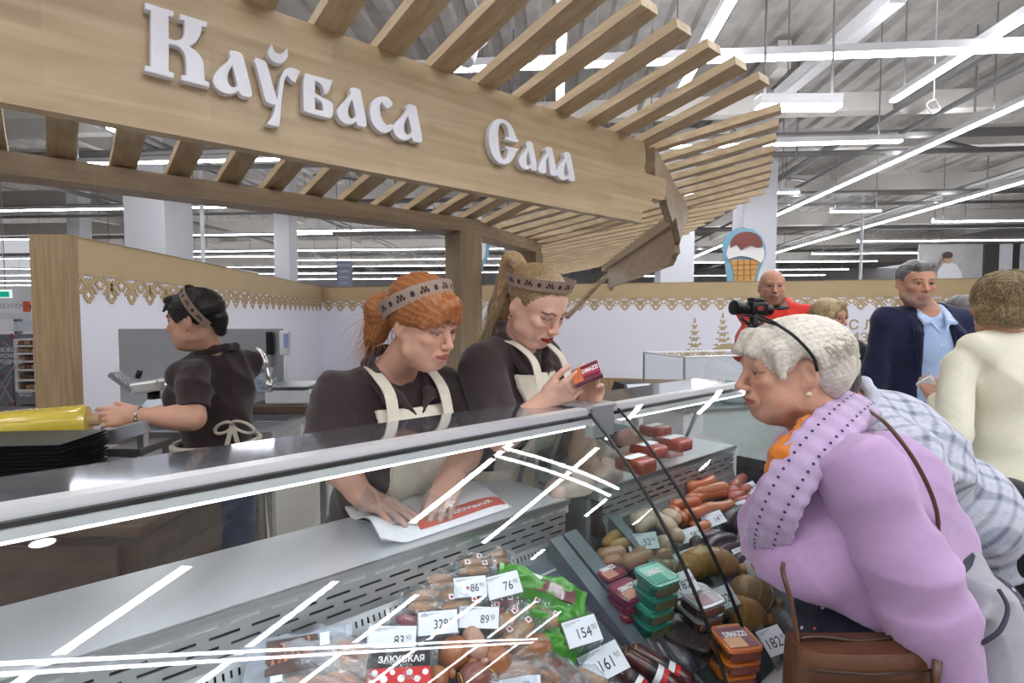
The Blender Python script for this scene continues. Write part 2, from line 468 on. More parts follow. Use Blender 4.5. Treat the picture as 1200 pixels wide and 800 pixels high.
def ell(cx, cy, rx, ry, n=18, a0=0, a1=360):
    return [(cx + rx * math.cos(math.radians(a0 + (a1 - a0) * k / n)), cy + ry * math.sin(math.radians(a0 + (a1 - a0) * k / n))) for k in range(n if a1 - a0 == 360 else n + 1)]
flat([(1097, 329), (1098, 318), (1104, 309), (1112, 307), (1120, 310), (1126, 320), (1127, 329)], Yp, 'printed_shirt', mat('print_white', '#e9e9ee', .5), t, dy=.02)
flat(ell(1110, 303, 5, 6), Yp, 'printed_face', mat('print_skin', '#c9a58f', .5), t, dy=.03)
flat(ell(1109, 299, 6, 4), Yp, 'printed_hair', mat('print_hair', '#57463c', .5), t, dy=.05)
flat([(1090, 325), (1103, 301), (1104, 302), (1091, 328)], Yp, 'printed_stick', mat('print_brown', '#9a7f70', .5), t, dy=.04)

# ------------------------------------------------------------------ left aisle: rack, end panel, sign beam
Yr = 9.2
t = thing('bread_rack', 'white slanted-shelf rack of packed loaves beside the grey end panel', 'shelf', (P(32, 470, Yr).x, Yr, 0))
xa, xb = P(19, 450, Yr).x, P(42, 450, Yr).x
zz = lambda y, Y=Yr: P(20, y, Y).z
M_rack = mat('rack_white', '#d9d5d6', .5, var=.04)
for x in (xa, xb): MB().box(x - .02, x + .02, Yr, Yr + .45, 0, zz(397)).build('upright', M_rack, t)
MB().box(xa, xb, Yr + .42, Yr + .45, 0, zz(397)).build('back_panel', M_rack, t)
M_loaf = [mat('loaf_brown', '#6b4a38', .6, var=.3, scale=30), mat('loaf_tan', '#a5825e', .6, var=.3, scale=30)]
ys = [405, 414, 423, 433, 445, 457]
for k, y in enumerate(ys):
    MB().box(xa, xb, Yr - .02, Yr + .42, zz(y) - .02, zz(y) + .01).build('shelf_board', M_rack, t)
    nn = 3
    for j in range(nn):
        lo = MB().rbox(-.045, .045, -.13, .13, 0, .075, .02, Matrix.Translation((xa + .07 + j * (xb - xa - .14) / (nn - 1), Yr + .16, zz(y) + .011)) @ Matrix.Rotation(random.uniform(-.05, .05), 4, 'Z'))
        o = lo.build('loaf', random.choice(M_loaf), None, True, loc=(xa + .07 + j * (xb - xa - .14) / (nn - 1), Yr + .16, zz(y) + .011))
        tag(o, 'small packed brown loaf lying on the white slanted rack', 'bread', 'loaves on the white rack')
MB().box(xa, xb, Yr - .02, Yr + .02, 0.02, zz(459)).build('plinth', mat('rack_plinth', '#77747c', .5, var=.1), t)
M_sign = mat('sign_white', '#ececf0', .5)
text_mesh('plinth_text', 'ВЫБИРАЙ\nЛУЧШЕЕ', .052, M_sign, t, frame(((xa + xb) / 2, Yr - .025, .2), (1, 0, 0), (0, -1, 0)))
t = thing('aisle_end_panel', 'grey end panel with red diamonds and white lettering beside the loaf rack', 'panel', (P(6, 470, Yr).x, Yr, 0))
x0, x1 = P(-30, 450, Yr).x, P(17, 450, Yr).x
MB().box(x0, x1, Yr - .05, Yr + .45, 0, zz(392)).build('board', mat('panel_grey', '#6f6f79', .5, var=.2, scale=3), t)
for (cx, cy, r) in ((14, 394, 4), (6, 402, 3.5), (14, 474, 4), (2, 440, 3), (10, 455, 2.5)):
    flat([(cx - r, cy), (cx, cy - r), (cx + r, cy), (cx, cy + r)], Yr - .05, 'red_diamond', mat('panel_red', '#8d4a55', .5), t, .004)
for (p, q) in (((0, 432), (17, 420)), ((0, 455), (17, 428)), ((0, 470), (14, 440)), ((3, 400), (17, 410)), ((0, 446), (16, 472))):
    A = P(p[0], p[1], Yr - .052); B = P(q[0], q[1], Yr - .052); MB().bar(A, B, .01, .03, (0, 0, 1)).build('grey_line', mat('panel_line', '#8f8f98', .5), t)
for k, s in enumerate(('СВЕЖЕЕ', 'ВКУСНОЕ', 'НАРОДНОЕ')):
    text_mesh('panel_text', s, .1, M_sign, t, frame(P(7, 410 + 7 * k, Yr - .056), (1, 0, 0), (0, -1, 0)))
t = thing('aisle_sign_beam', 'white sign beam on grey posts over the loaf rack', 'sign beam', (P(20, 470, Yr + .5).x, Yr + .55, 0))
MB().box(P(-60, 370, Yr).x, P(49, 370, Yr).x, Yr + .5, Yr + .8, zz(374), zz(366)).build('beam', M_white, t)
for x in (-20, 43): MB().box(P(x, 370, Yr).x - .04, P(x, 370, Yr).x + .04, Yr + .6, Yr + .7, 0, zz(374)).build('post', M_pipe, t)
MB().box(P(22, 380, Yr).x, P(42, 380, Yr).x, Yr + .56, Yr + .6, zz(393), zz(375)).build('banner', mat('banner_grey', '#9a9ca8', .6, var=.15, scale=8), t)
MB().box(P(-20, 380, Yr).x, P(21, 380, Yr).x, Yr + .56, Yr + .6, zz(389), zz(377)).build('light_banner', mat('banner_light', '#dfe2ee', .6, var=.1, scale=8), t)
text_mesh('beam_text', 'КАКБУЛОЧКИ', .12, mat('beam_text_grey', '#8a8a92', .5), t, frame(P(14, 359, Yr + .5), (1, 0, 0), (0, -1, 0)))
MB().box(P(4, 360, Yr).x, P(26, 360, Yr).x, Yr + .52, Yr + .56, zz(366), zz(353)).build('name_board', M_sign, t)
MB().box(P(-3, 360, Yr).x, P(3, 360, Yr).x, Yr + .48, Yr + .56, zz(365), zz(352)).build('orange_block', mat('sign_orange', '#d9694a', .5), t)
# neighbour rack with dark products
t = thing('product_rack', 'white rack of dark packets partly hidden behind the booth wall end', 'shelf', (P(50, 470, Yr).x, Yr, 0))
xc = P(60, 450, Yr).x
for x in (xb + .06, xc): MB().box(x - .02, x + .02, Yr, Yr + .45, 0, zz(392)).build('upright', M_rack, t)
MB().box(xb + .06, xc, Yr + .42, Yr + .45, 0, zz(392)).build('back_panel', mat('rack_back_dark', '#5c5357', .6), t)
for k, y in enumerate([402, 411, 421, 432, 443, 456]):
    MB().box(xb + .06, xc, Yr - .02, Yr + .42, zz(y) - .02, zz(y) + .01).build('shelf_board', M_rack, t)
    for j in range(3):
        o = MB().rbox(-.035, .035, -.1, .1, 0, .1, .012, Matrix.Translation((xb + .13 + j * .085, Yr + .12, zz(y) + .011))).build('packet', random.choice([mat('packet_maroon', '#5d3230', .5), mat('packet_green', '#56624e', .5), mat('packet_cream', '#b9a68c', .5)]), None, True, loc=(xb + .13 + j * .085, Yr + .12, zz(y) + .011))
        tag(o, 'small packet on the rack behind the booth wall end', 'packet', 'packets on the product rack')
MB().box(xb + .06, xc, Yr - .02, Yr + .02, .02, zz(459)).build('plinth', MATS['rack_plinth'], t)
# exit sign
p = P(5, 344, 13)
t = thing('exit_sign', 'green running-figure exit sign hung left of the booth wall', 'sign', (p.x, p.y, p.z))
MB().box(p.x - .16, p.x + .14, p.y, p.y + .06, p.z - .1, p.z + .1).build('light_box', emis('exit_white', '#eafff4', .8), t)
MB().box(p.x - .14, p.x + .12, p.y - .01, p.y - .002, p.z - .08, p.z + .05).build('green_print', emis('exit_green', '#1fae8e', .7), t)
MB().tube([(p.x, p.y + .03, p.z + .1), (p.x, p.y + .03, CZ + .02)], .01, 5).build('hanger', M_pipe, t)
# hanging department sign
p = P(403, 321, 15)
t = thing('hanging_sign', 'grey-blue hanging department sign with lines of small white text', 'sign', p)
A = P(394, 306, 15); B = P(413, 337, 15)
MB().box(A.x, B.x, 15, 15.05, B.z, A.z).build('board', mat('sign_greyblue', '#8c93ad', .5), t)
for k, s in enumerate(('МОЛОКО', 'СЫРЫ', 'МЯСО', 'РЫБА')):
    text_mesh('sign_text', s, .1, M_sign, t, frame(P(403, 311 + 7 * k, 14.985), (1, 0, 0), (0, -1, 0)))
for x in (A.x + .03, B.x - .03): MB().tube([(x, 15.02, A.z), (x, 15.02, CZ + .02)], .012, 5).build('hanger', M_pipe, t)
# spot light and round smoke detectors seen between the slats
p = P(550, 55, 6.0)
t = thing('spot_light', 'white cylindrical spot light with a bracket seen between the slats', 'lamp', p)
ax = Vector((-.25, -.3, -.9)).normalized(); M = frame(p, None, ax)
MB().lathe([(.09, -.2), (.1, -.19), (.11, .17), (.1, .19)], 20, M).build('body', M_lampbody, t, .6)
MB().tube([M @ Vector((.11, 0, 0)), M @ Vector((.16, 0, -.1)), M @ Vector((.1, 0, -.3)), Vector((p.x + .05, p.y, p.z + .5)), Vector((p.x + .05, p.y, CZ + .02))], .014, 6).build('bracket', M_lampbody, t, True)
p = onz(1094, 125, 4.5)
t = thing('cable_coil', 'small white coil of cable hanging from the roof by a wire', 'cable', p)
ring = [p + Vector((.09 * math.cos(a), .02 * math.sin(3 * a), .09 * math.sin(a))) for a in np.linspace(0, 4 * math.pi, 40)]
MB().tube(ring, .009, 6).build('coil', M_white, t, True)
MB().tube([p + Vector((0, 0, .09)), Vector((p.x, p.y, CZ + .02))], .006, 5).build('wire', M_white, t)
p = Vector((-.42, .385, 4.72))
t = thing('round_downlight', 'round white downlight hung over the first display case', 'lamp', p)
MB().lathe([(.07, 0), (.075, .01), (.075, .14), (.05, .16)], 24, Matrix.Translation(p)).build('housing', M_lampbody, t, .6)
MB().lathe([(.064, -.004), (.064, -.0005)], 24, Matrix.Translation(p)).build('lens', M_lamp, t)
MB().tube([p + Vector((0, 0, .16)), Vector((p.x, p.y, CZ + .02))], .01, 6).build('hanger', M_pipe, t)
# ================================================================== booth walls
WT = HC + .62                    # top of the booth walls
M_gold = mat('gold_band', '#b49d78', .55, var=.05, scale=4)
M_panel = mat('white_panel', '#e4e3ee', .45, var=.02, scale=2)
M_walloak = wood('wall_oak', '#a38b6a', '#876e4e', 0, 'z', .45, False)
def lineW(a, b):
    d = Vector((b.x - a.x, b.y - a.y, 0)); L = d.length; d.normalize()
    return Vector((a.x, a.y, 0)), d, L
A0 = onz(86, 278, WT); A1 = onz(378, 337, WT); A2 = onz(1200, 326, WT)
A2 = A1 + (A2 - A1) * 1.18
def booth_wall(name, a, b, thick, inward, low):
    o, d, L = lineW(a, b)
    nrm = Vector((-d.y, d.x, 0));  nrm = nrm if nrm.dot(inward) > 0 else -nrm
    # local: x along, y = out of the wall towards the camera side, z up
    M = Matrix((d, nrm, Vector((0, 0, 1)))).transposed().to_4x4(); M.translation = o
    w = MB().box(0, L, -thick, 0, .33, WT, M).build(name, M_panel); tag(w, kind='structure')
    MB().box(0, L, .001, .012, WT - .29, WT, M).build('gold_band', M_gold, w)
    MB().box(0, L, -thick, .012, .0, .33, M).build('plinth_panel', low, w)
    MB().box(0, L, -thick, .02, WT + .0005, WT + .012, M).build('cap_strip', M_walloak, w)
    # ornament: rows of hooked crosses ending in diamonds
    per = .29; zb = WT - .29
    me = None
    cnt = int(L / per)
    for k in range(cnt):
        x = (k + .5) * per
        mb = MB()
        def st(x0, z0, x1, z1, wd=.026):
            q = Vector((x1 - x0, 0, z1 - z0)); mb.bar(Vector((x0, .005, z0)), Vector((x1, .005, z1)), .008, wd, Vector((-q.z, 0, q.x)))
        # hanging diamond ring, arms up to the band, barbs that mesh with the neighbours
        cz = -.158; r = .058
        for (p0, p1) in (((0, cz + r), (r, cz)), ((r, cz), (0, cz - r)), ((0, cz - r), (-r, cz)), ((-r, cz), (0, cz + r))): st(*p0, *p1, .034)
        for s in (-1, 1):
            st(0, cz + r, s * .105, .0, .036)
            st(s * .045, cz + r + .01, s * .1, cz + r - .045, .028)
            st(s * .082, cz + r + .045, s * .135, cz + r - .008, .028)
            st(s * .012, cz + r + .03, s * -.028, cz + r + .07, .026)
            st(s * .145, .0, s * .105, -.04, .03)
        if me is None:
            ob = mb.build('ornament_motif', M_gold, w); me = ob.data
            me.transform(Matrix.Translation(WL[w.name]))
        else:
            ob = bpy.data.objects.new('ornament_motif', me); link(ob, w); WL[ob.name] = WL[w.name]
        ob.matrix_basis = M @ Matrix.Translation((x, 0, zb))
    return w, M
wl, ML = booth_wall('wall_booth_left', A0, A1, .27, Vector((1, 0, 0)), M_panel)
wb, MBK = booth_wall('wall_booth_back', A1, A2, .2, Vector((0, -1, 0)), M_walloak)
# wooden end of the left wall
o_, d_, L_ = lineW(A0, A1)
MB().box(-.05, 0.0, -.29, .03, 0, WT + .013, ML).build('end_board', M_walloak, wl)

# gold prints on the back wall: firs, mound, lettering (each a thin sheet on the wall)
def wall_pt(px, py): return onplane(px, py, MBK.translation, MBK.col[1].to_3d())
MBI = MBK.inverted()
def wall_poly(name, pxs, m, parent, y0=.001, y1=.006):
    pts = [MBI @ wall_pt(*p) for p in pxs]
    poly = [(p.x, p.z) for p in pts]
    M = MBK @ Matrix(((1, 0, 0, 0), (0, 0, -1, 0), (0, 1, 0, 0), (0, 0, 0, 1)))   # prism xy -> wall xz
    return MB().prism(poly, -y1, -y0, M).build(name, m, parent)
def fir(cx, top, bot, w, tiers, mound=None):
    t = []
    H = bot - top
    def y_(f): return top + H * f
    o = [(cx - .6, top), (cx + .6, top)]
    n = tiers; R = []; Lf = []
    for k in range(n):
        f0 = .08 + .92 * k / n; f1 = .08 + .92 * (k + 1) / n
        hw = w * (.16 + .84 * (k + 1) / n)
        R += [(cx + hw * .33, y_(f0 + .03)), (cx + hw * .75, y_(f1 - .05)), (cx + hw, y_(f1 - .02)), (cx + hw * .62, y_(f1 + .005))]
        Lf += [(cx - hw * .33, y_(f0 + .03)), (cx - hw * .75, y_(f1 - .05)), (cx - hw, y_(f1 - .02)), (cx - hw * .62, y_(f1 + .005))]
    return o + R + Lf[::-1]
def snow(cx, top, bot, w, tiers):
    """white snow caps along the tiers"""
    H = bot - top; res = []
    for k in range(tiers):
        f1 = .08 + .92 * (k + .55) / tiers; hw = w * (.16 + .84 * (k + .6) / tiers) * .75; y = top + H * f1
        n = 5; up = [(cx - hw + 2 * hw * i / n, y - 1.6 + 1.2 * (i % 2)) for i in range(n + 1)]
        dn = [(cx - hw * .9 + 1.8 * hw * i / n, y + .6 + 2.4 * ((i + k) % 2)) for i in range(n + 1)]
        res.append(up + dn[::-1])
    return res
for (cx, top, bot, w, tr) in ((814, 372, 411, 11, 5), (847, 366, 412, 13, 6)):
    wall_poly('printed_fir', fir(cx, top, bot, w, tr), M_gold, wb)
    for s in snow(cx, top, bot, w, tr): wall_poly('printed_snow', s, M_panel, wb, .0062, .009)
wall_poly('printed_mound', [(826, 417), (836, 408), (846, 403), (856, 402), (870, 405), (880, 417)], M_gold, wb, .001, .012)
wall_poly('printed_roof', [(838, 416), (850, 409), (862, 416), (860, 418), (850, 412), (840, 418)], M_panel, wb, .013, .016)
def wall_text(s, px, py, size):
    p = wall_pt(px, py); d = MBK.col[0].to_3d()
    text_mesh('wall_lettering', s, size, M_gold, wb, frame(p + MBK.col[1].to_3d() * .003, d, MBK.col[1].to_3d()), .002, 'LEFT', .004)
wall_text('С ЛЮБОВЬЮ', 994, 381, .235)
wall_text('ИЗ БЕЛАРУСИ', 994, 396, .235)

xa_ = (MBI @ wall_pt(905, 400)).x; xb_ = (MBI @ wall_pt(1290, 400)).x
MB().box(xa_, xb_, .013, .16, 0, .63, MBK).build('wood_ledge', M_walloak, wb)

# ================================================================== slatted canopy with the sign board
NB = -1.6; NR = -2.84
HB0 = HC + .456; HB1 = HC + .85     # bottom and top of the sign board
SL = .19                            # rise of the slats towards the shoppers
M_board = wood('sign_wood', '#c3ad8b', '#b09873', math.pi / 2 - YAW, 'x', .42)
M_slat = wood('slat_wood', '#c3ae8d', '#a58d6b', math.pi / 2 - YAW, 'y', .5, False)
M_slat2 = wood('slat_wood_side', '#c3ae8d', '#a58d6b', 0, 'x', .5, False)
M_beamw = wood('beam_wood', '#ae9a7f', '#917c62', math.pi / 2 - YAW, 'x', .5)
can = thing('slatted_canopy', 'angled wooden slat canopy on square posts with a lettered sign board', 'canopy', un(1.0, NR, 0))
d1 = DU; n1 = DN
def pxx(p):       # picture column of a point
    q = p - CAMP; return 600 + F * q.x / (q.y * _c - q.z * _s)
def along(o, d, px, hi=6.):
    lo = 0.
    for _ in range(50):
        m = (lo + hi) / 2
        if pxx(o + d * m) < px: lo = m
        else: hi = m
    return o + d * lo
cA = along(un(0, NB, HB1), DU, 767)
d2 = Vector((math.sin(math.radians(23.5)), math.cos(math.radians(23.5)), 0)); n2 = Vector((d2.y, -d2.x, 0))
cB = along(cA, d2, 806); L2 = (cB - cA).length
d3 = Vector((math.sin(.045), math.cos(.045), 0)); n3 = Vector((d3.y, -d3.x, 0)); L3 = 4.9
TH = .035; BW = .09
uA = cA.dot(DU)
def slat(p, nrm, d, a, b):
    """plank through p (on the board line, slat underside = board top), from offset a to b along nrm"""
    q0 = p + nrm * a + Vector((0, 0, a * SL)); q1 = p + nrm * b + Vector((0, 0, b * SL))
    ax = (q1 - q0).normalized(); up = ax.cross(d); up = up if up.z > 0 else -up
    MB().bar(q0 + up * TH / 2, q1 + up * TH / 2, BW if nrm is n1 else .066, TH, up).build('slat', M_slat if nrm is n1 else M_slat2, can)
SW = -(NR - NB)    # inner reach
OUT = .57
u = uA - .06
while u > -1.1:
    slat(un(u, NB, HB1), n1, d1, -SW - .04, OUT); u -= .2
k = .09
while k < L2:
    p = cA + d2 * k
    # inner reach is trimmed at the fold between the wings
    slat(p, n2, d2, -min(SW + .04, max(.05, k * 2.2)), OUT); k += .225
k = .1
while k < L3:
    slat(cB + d3 * k, n3, d3, -min(SW + .04, 1.28), OUT + .05); k += .3
# sign board with a broken, jigsaw-like end
def board_xy(px, py):
    q = onn(px, py, NB); return (q.dot(DU), q.z)
rag = [(755, 178), (757, 189), (755, 196), (757, 203), (768, 206), (780, 210), (781, 222), (779, 234), (772, 234), (765, 232), (763, 236), (768, 239), (762, 244), (753, 247), (752, 256), (752, 265)]
rag = [board_xy(*p) for p in rag]
rag = [(a, min(max(b, HB0), HB1)) for a, b in rag]
poly = [(-.9, HB0), (-.9, HB1)] + rag
poly[-1] = (poly[-1][0], HB0); poly[2] = (poly[2][0], HB1)
SM = Matrix((DU, Vector((0, 0, 1)), DN)).transposed().to_4x4()     # prism xy -> (u, z), depth along n
sb = MB().prism(poly, NB - .045, NB, SM).build('sign_board', M_board, can)
sb['label'] = 'honey-coloured wooden sign board with a broken right end'
# board of the short wing
def seg_board(o, d, L, prof, th, nm, m, inner):
    nr = Vector((d.y, -d.x, 0)); M = Matrix((d, Vector((0, 0, 1)), nr)).transposed().to_4x4(); M.translation = Vector((o.x, o.y, 0))
    return MB().prism(prof, -th if inner else 0, 0 if inner else th, M).build(nm, m, can)
seg_board(cA, d2, L2, [(0.02, HB1), (L2, HB1), (L2, HB1 - .11), (L2 * .8, HB1 - .2), (L2 * .72, HB1 - .32), (L2 * .55, HB1 - .2), (L2 * .45, HB1 - .26), (L2 * .3, HB1 - .2), (L2 * .2, HB1 - .12), (.1, HB1 - .2), (.02, HB1 - .12)], .045, 'wing_board', M_beamw, True)
seg_board(cB, d3, L3, [(0, HB1), (L3, HB1), (L3, HB1 - .1), (0, HB1 - .1)], .08, 'wing_beam', M_beamw, True)
zb3 = HB0 - .02
seg_board(cB, d3, L3, [(.28, HB1 - .1), (.26, HB1 - .15), (.2, HB1 - .16), (.18, HB1 - .22), (.24, HB1 - .26), (.2, HB1 - .33), (.34, HB1 - .36), (.3, zb3 + .05), (.42, zb3), (4.0, zb3), (4.1, zb3 - .05), (4.35, zb3), (4.35, HB1 - .1)], .045, 'hanging_board', M_beamw, True)
# inner beam along the slat feet, two posts, far strut
def isect(p, d, q, e):
    c = d.x * e.y - d.y * e.x; w = q - p; t = (w.x * e.y - w.y * e.x) / c; return p + d * t
b1 = un(0, NR, 0); b2 = cA - n2 * SW; b3 = cB - n3 * SW
P1 = isect(b1, d1, Vector((b2.x, b2.y, 0)), d2); P2 = isect(Vector((b2.x, b2.y, 0)), d2, Vector((b3.x, b3.y, 0)), d3)
zbt = HB1 - SW * SL
def beam(a, b, nm='inner_beam'):
    MB().bar(Vector((a.x, a.y, zbt - .045)), Vector((b.x, b.y, zbt - .045)), .16, .085).build(nm, M_beamw, can)
beam(un(-1.2, NR, 0), P1 + d1 * .08); beam(P1 + d2 * .09, P2 + d2 * .06); beam(P2 + d3 * .09, P2 + d3 * 4.6)
for (p, d) in ((P1, d1), (P2, d2)):
    M = frame((p.x, p.y, 0), d, (0, 0, 1))
    MB().box(-.085, .085, -.085, .085, 0, zbt - .088, M).build('post', wood('post_wood', '#b5a084', '#998467', 0, 'z', .5), can)
MB().bar(P(717, 316, 9.0), P(664, 372, 8.4), .06, .06).build('strut', M_beamw, can)

# ------------------------------------------------------------------ letters of the sign, traced on the board
M_letter = mat('letter_white', '#e9e8ef', .45, var=.02)
def zm(x0, y0, s, pts): return [(x0 + x * s, y0 + y * s) for x, y in pts]
s1 = 200 / 1067; s2 = 160 / 1067; s3 = 130 / 1156
LET = []
K = zm(160, 0, s1, [(47, 52), (215, 103), (213, 128), (182, 122), (185, 268), (215, 280), (245, 281), (268, 276), (284, 258), (292, 230), (294, 152), (265, 145), (266, 121), (421, 168), (418, 192), (388, 188), (386, 222), (372, 262), (345, 292), (303, 310), (340, 334), (370, 358), (392, 388), (404, 424), (407, 527), (437, 538), (436, 557), (273, 519), (275, 496), (303, 501), (302, 420), (297, 370), (280, 335), (250, 308), (215, 297), (185, 296), (184, 470), (217, 482), (215, 503), (48, 462), (49, 438), (85, 444), (85, 92), (49, 80)])
LET.append(('K', K, None))
a1 = zm(160, 0, s1, [(572, 343), (612, 347), (638, 360), (648, 380), (700, 595), (698, 612), (684, 624), (640, 612), (620, 578), (604, 592), (575, 602), (540, 600), (500, 580), (474, 548), (468, 515), (476, 486), (510, 447), (550, 418), (578, 385), (570, 365)])
a1h = zm(160, 0, s1, [(583, 418), (622, 550), (610, 566), (585, 572), (560, 556), (547, 525), (548, 490), (560, 455)])
LET.append(('a', a1, a1h))
uu = zm(160, 0, s1, [(730, 388), (770, 398), (788, 410), (795, 428), (855, 640), (866, 640), (874, 575), (885, 510), (905, 462), (935, 446), (970, 452), (997, 465), (970, 530), (945, 513), (925, 488), (908, 497), (896, 540), (886, 620), (880, 690), (876, 745), (868, 800), (840, 800), (805, 790), (830, 760), (846, 720), (855, 668), (830, 666), (800, 655), (790, 640), (735, 425), (722, 405)])
LET.append(('u', uu, None))
LET.append(('breve', zm(160, 0, s1, [(826, 308), (832, 330), (845, 350), (862, 362), (885, 362), (905, 352), (920, 334), (924, 360), (915, 388), (895, 407), (870, 414), (840, 405), (815, 382), (805, 350)]), None))
bb = zm(340, 60, s2, [(98, 202), (298, 255), (272, 335), (258, 348), (243, 346), (238, 310), (222, 280), (195, 260), (163, 248), (163, 350), (200, 372), (240, 395), (280, 410), (300, 430), (304, 460), (303, 520), (292, 534), (270, 536), (100, 492), (84, 480), (82, 225)])
bh = zm(340, 60, s2, [(163, 372), (195, 392), (222, 412), (234, 440), (236, 490), (220, 490), (163, 478)])
LET.append(('b', bb, bh))
def alpha(dx, dy, k=1.0, x0=340, y0=60, s=s2):
    o = [(452, 308), (492, 314), (515, 326), (520, 345), (566, 580), (562, 600), (545, 606), (500, 594), (488, 560), (470, 575), (440, 586), (405, 582), (370, 560), (345, 520), (342, 490), (352, 462), (390, 425), (432, 385), (450, 350), (440, 330)]
    h = [(456, 382), (492, 520), (480, 540), (455, 552), (432, 538), (418, 508), (420, 470), (434, 425)]
    f = lambda P_: zm(x0, y0, s, [(a * k + dx, b * k + dy) for a, b in P_])
    return f(o), f(h)
o, h = alpha(0, 0); LET.append(('a', o, h))
cc = zm(340, 60, s2, [(710, 375), (740, 388), (768, 428), (758, 450), (728, 460), (700, 432), (688, 412), (672, 422), (666, 460), (672, 510), (688, 560), (712, 592), (735, 605), (755, 592), (775, 595), (772, 620), (745, 640), (705, 652), (670, 640), (630, 600), (605, 550), (596, 490), (602, 440), (625, 402), (665, 380)])
LET.append(('c', cc, None))
o, h = alpha(441, 130, .985); LET.append(('a', o, h))
S = zm(550, 130, s3, [(288, 106), (345, 128), (390, 175), (420, 240), (440, 305), (462, 325), (455, 338), (420, 335), (330, 310), (335, 290), (370, 292), (365, 220), (340, 160), (300, 135), (270, 145), (255, 185), (248, 250), (252, 340), (262, 430), (280, 500), (305, 528), (335, 520), (352, 480), (360, 412), (330, 408), (335, 388), (458, 415), (455, 425), (440, 430), (420, 480), (395, 530), (355, 560), (310, 568), (260, 550), (215, 505), (180, 430), (162, 340), (162, 250), (180, 180), (215, 130), (250, 108)])
LET.append(('S', S, None))
def al3(dx, dy, lam=False):
    o = [(565, 338), (598, 342), (612, 360), (658, 610), (655, 628), (640, 632), (600, 624), (588, 598), (560, 620), (525, 620), (490, 590), (470, 550), (472, 515), (500, 470), (538, 425), (560, 395), (545, 370), (548, 345)]
    h = [(570, 420), (598, 565), (580, 588), (560, 590), (545, 560), (542, 510), (552, 460)]
    if lam:
        o = [(565, 338), (598, 342), (612, 360), (658, 610), (655, 628), (640, 632), (598, 620), (572, 420), (555, 455), (545, 500), (548, 560), (552, 590), (535, 605), (500, 600), (475, 585), (470, 560), (480, 520), (510, 470), (540, 425), (560, 395), (540, 370), (545, 345)]; h = None
    f = lambda P_: zm(550, 130, s3, [(a + dx, b + dy) for a, b in P_]) if P_ else None
    return f(o), f(h)
o, h = al3(0, 0); LET.append(('a', o, h))
o, h = al3(203, 55, True); LET.append(('l', o, None))
o, h = al3(392, 108); LET.append(('a', o, h))
def smooth_loop(pts, it=1):
    for _ in range(it):
        q = []
        n = len(pts)
        for i in range(n):
            a = pts[i - 1]; b = pts[i]; c = pts[(i + 1) % n]
            v1 = (b[0] - a[0], b[1] - a[1]); v2 = (c[0] - b[0], c[1] - b[1])
            l1 = math.hypot(*v1); l2 = math.hypot(*v2); cs = (v1[0] * v2[0] + v1[1] * v2[1]) / max(l1 * l2, 1e-12)
            if cs > .55:
                q.append((b[0] - v1[0] * .25, b[1] - v1[1] * .25)); q.append((b[0] + v2[0] * .25, b[1] + v2[1] * .25))
            else: q.append(b)
        pts = q
    return pts
for (nm, outl, hole) in LET:
    cu = bpy.data.curves.new('letter', 'CURVE'); cu.dimensions = '2D'; cu.fill_mode = 'BOTH'; cu.extrude = .011; cu.bevel_depth = .0025; cu.bevel_resolution = 1
    for lp in (outl, hole):
        if not lp: continue
        pts = smooth_loop([board_xy(*p) for p in lp], 2)
        sp = cu.splines.new('POLY'); sp.points.add(len(pts) - 1)
        for q, pt in zip(sp.points, pts): q.co = (pt[0], pt[1], 0, 1)
        sp.use_cyclic_u = True
    ob = bpy.data.objects.new('letter', cu); COL.objects.link(ob)
    me = bpy.data.meshes.new_from_object(ob.evaluated_get(bpy.context.evaluated_depsgraph_get()))
    bpy.data.objects.remove(ob)
    vs = np.empty(len(me.vertices) * 3); me.vertices.foreach_get('co', vs); vs = vs.reshape(-1, 3); vs[:, 2] += NB + .014
    fs = [tuple(p.vertices) for p in me.polygons]
    W = np.array(SM); vs = vs @ W[:3, :3].T
    obj('letter', vs, fs, M_letter, can)

# ------------------------------------------------------------------ ice cream signs over the back wall
def sign_shape(name, polys, Y, parent, dy0=0.):
    for k, (nm, pts, m) in enumerate(polys): flat(pts, Y, nm, m, parent, .03, dy0 + k * .032)
Ys = wall_pt(872, 331).y + .3
t = thing('ice_cream_sign', 'big cut-out sign of an ice cream cone with chocolate top on the booth wall', 'sign', P(872, 331, Ys))
cone = [(852, 331), (850, 316), (847, 300), (846, 286), (851, 275), (860, 269), (871, 267), (882, 269), (891, 276), (896, 287), (897, 298), (893, 308), (889, 318), (886, 331)]
M_blue = mat('sign_blue', '#7fb0c8', .45)
sign_shape('x', [('blue_backing', cone, M_blue),
    ('waffle', [(854, 304), (858, 316), (860, 330), (882, 330), (885, 316), (889, 305)], mat('waffle', '#dfae6c', .5, var=.2, scale=12)),
    ('cream', smooth_loop([(849, 300), (851, 289), (858, 284), (885, 284), (893, 292), (893, 302), (889, 309), (884, 305), (876, 302), (866, 300), (858, 302), (852, 304)], 2), mat('cream', '#f3f0ee', .4)),
    ('chocolate', smooth_loop([(853, 291), (854, 281), (862, 274), (873, 272), (884, 275), (890, 283), (890, 290), (884, 291), (878, 288), (871, 290), (866, 294), (861, 287)], 2), mat('choc', '#84473f', .35))], Ys, t)
for j, y in enumerate((311, 317, 323)):
    A = P(857 + j, y, Ys); B = P(887 - j * 1.5, y - 1, Ys); MB().bar(A - Vector((0, .07, 0)), B - Vector((0, .07, 0)), .015, .02).build('waffle_line', mat('waffle_dark', '#b9823f', .5), t)
for x in (863, 870, 877):
    A = P(x, 305, Ys); B = P(x + (870 - x) * -.1, 329, Ys); MB().bar(A - Vector((0, .07, 0)), B - Vector((0, .07, 0)), .015, .02, (1, 0, 0)).build('waffle_line', MATS['waffle_dark'], t)
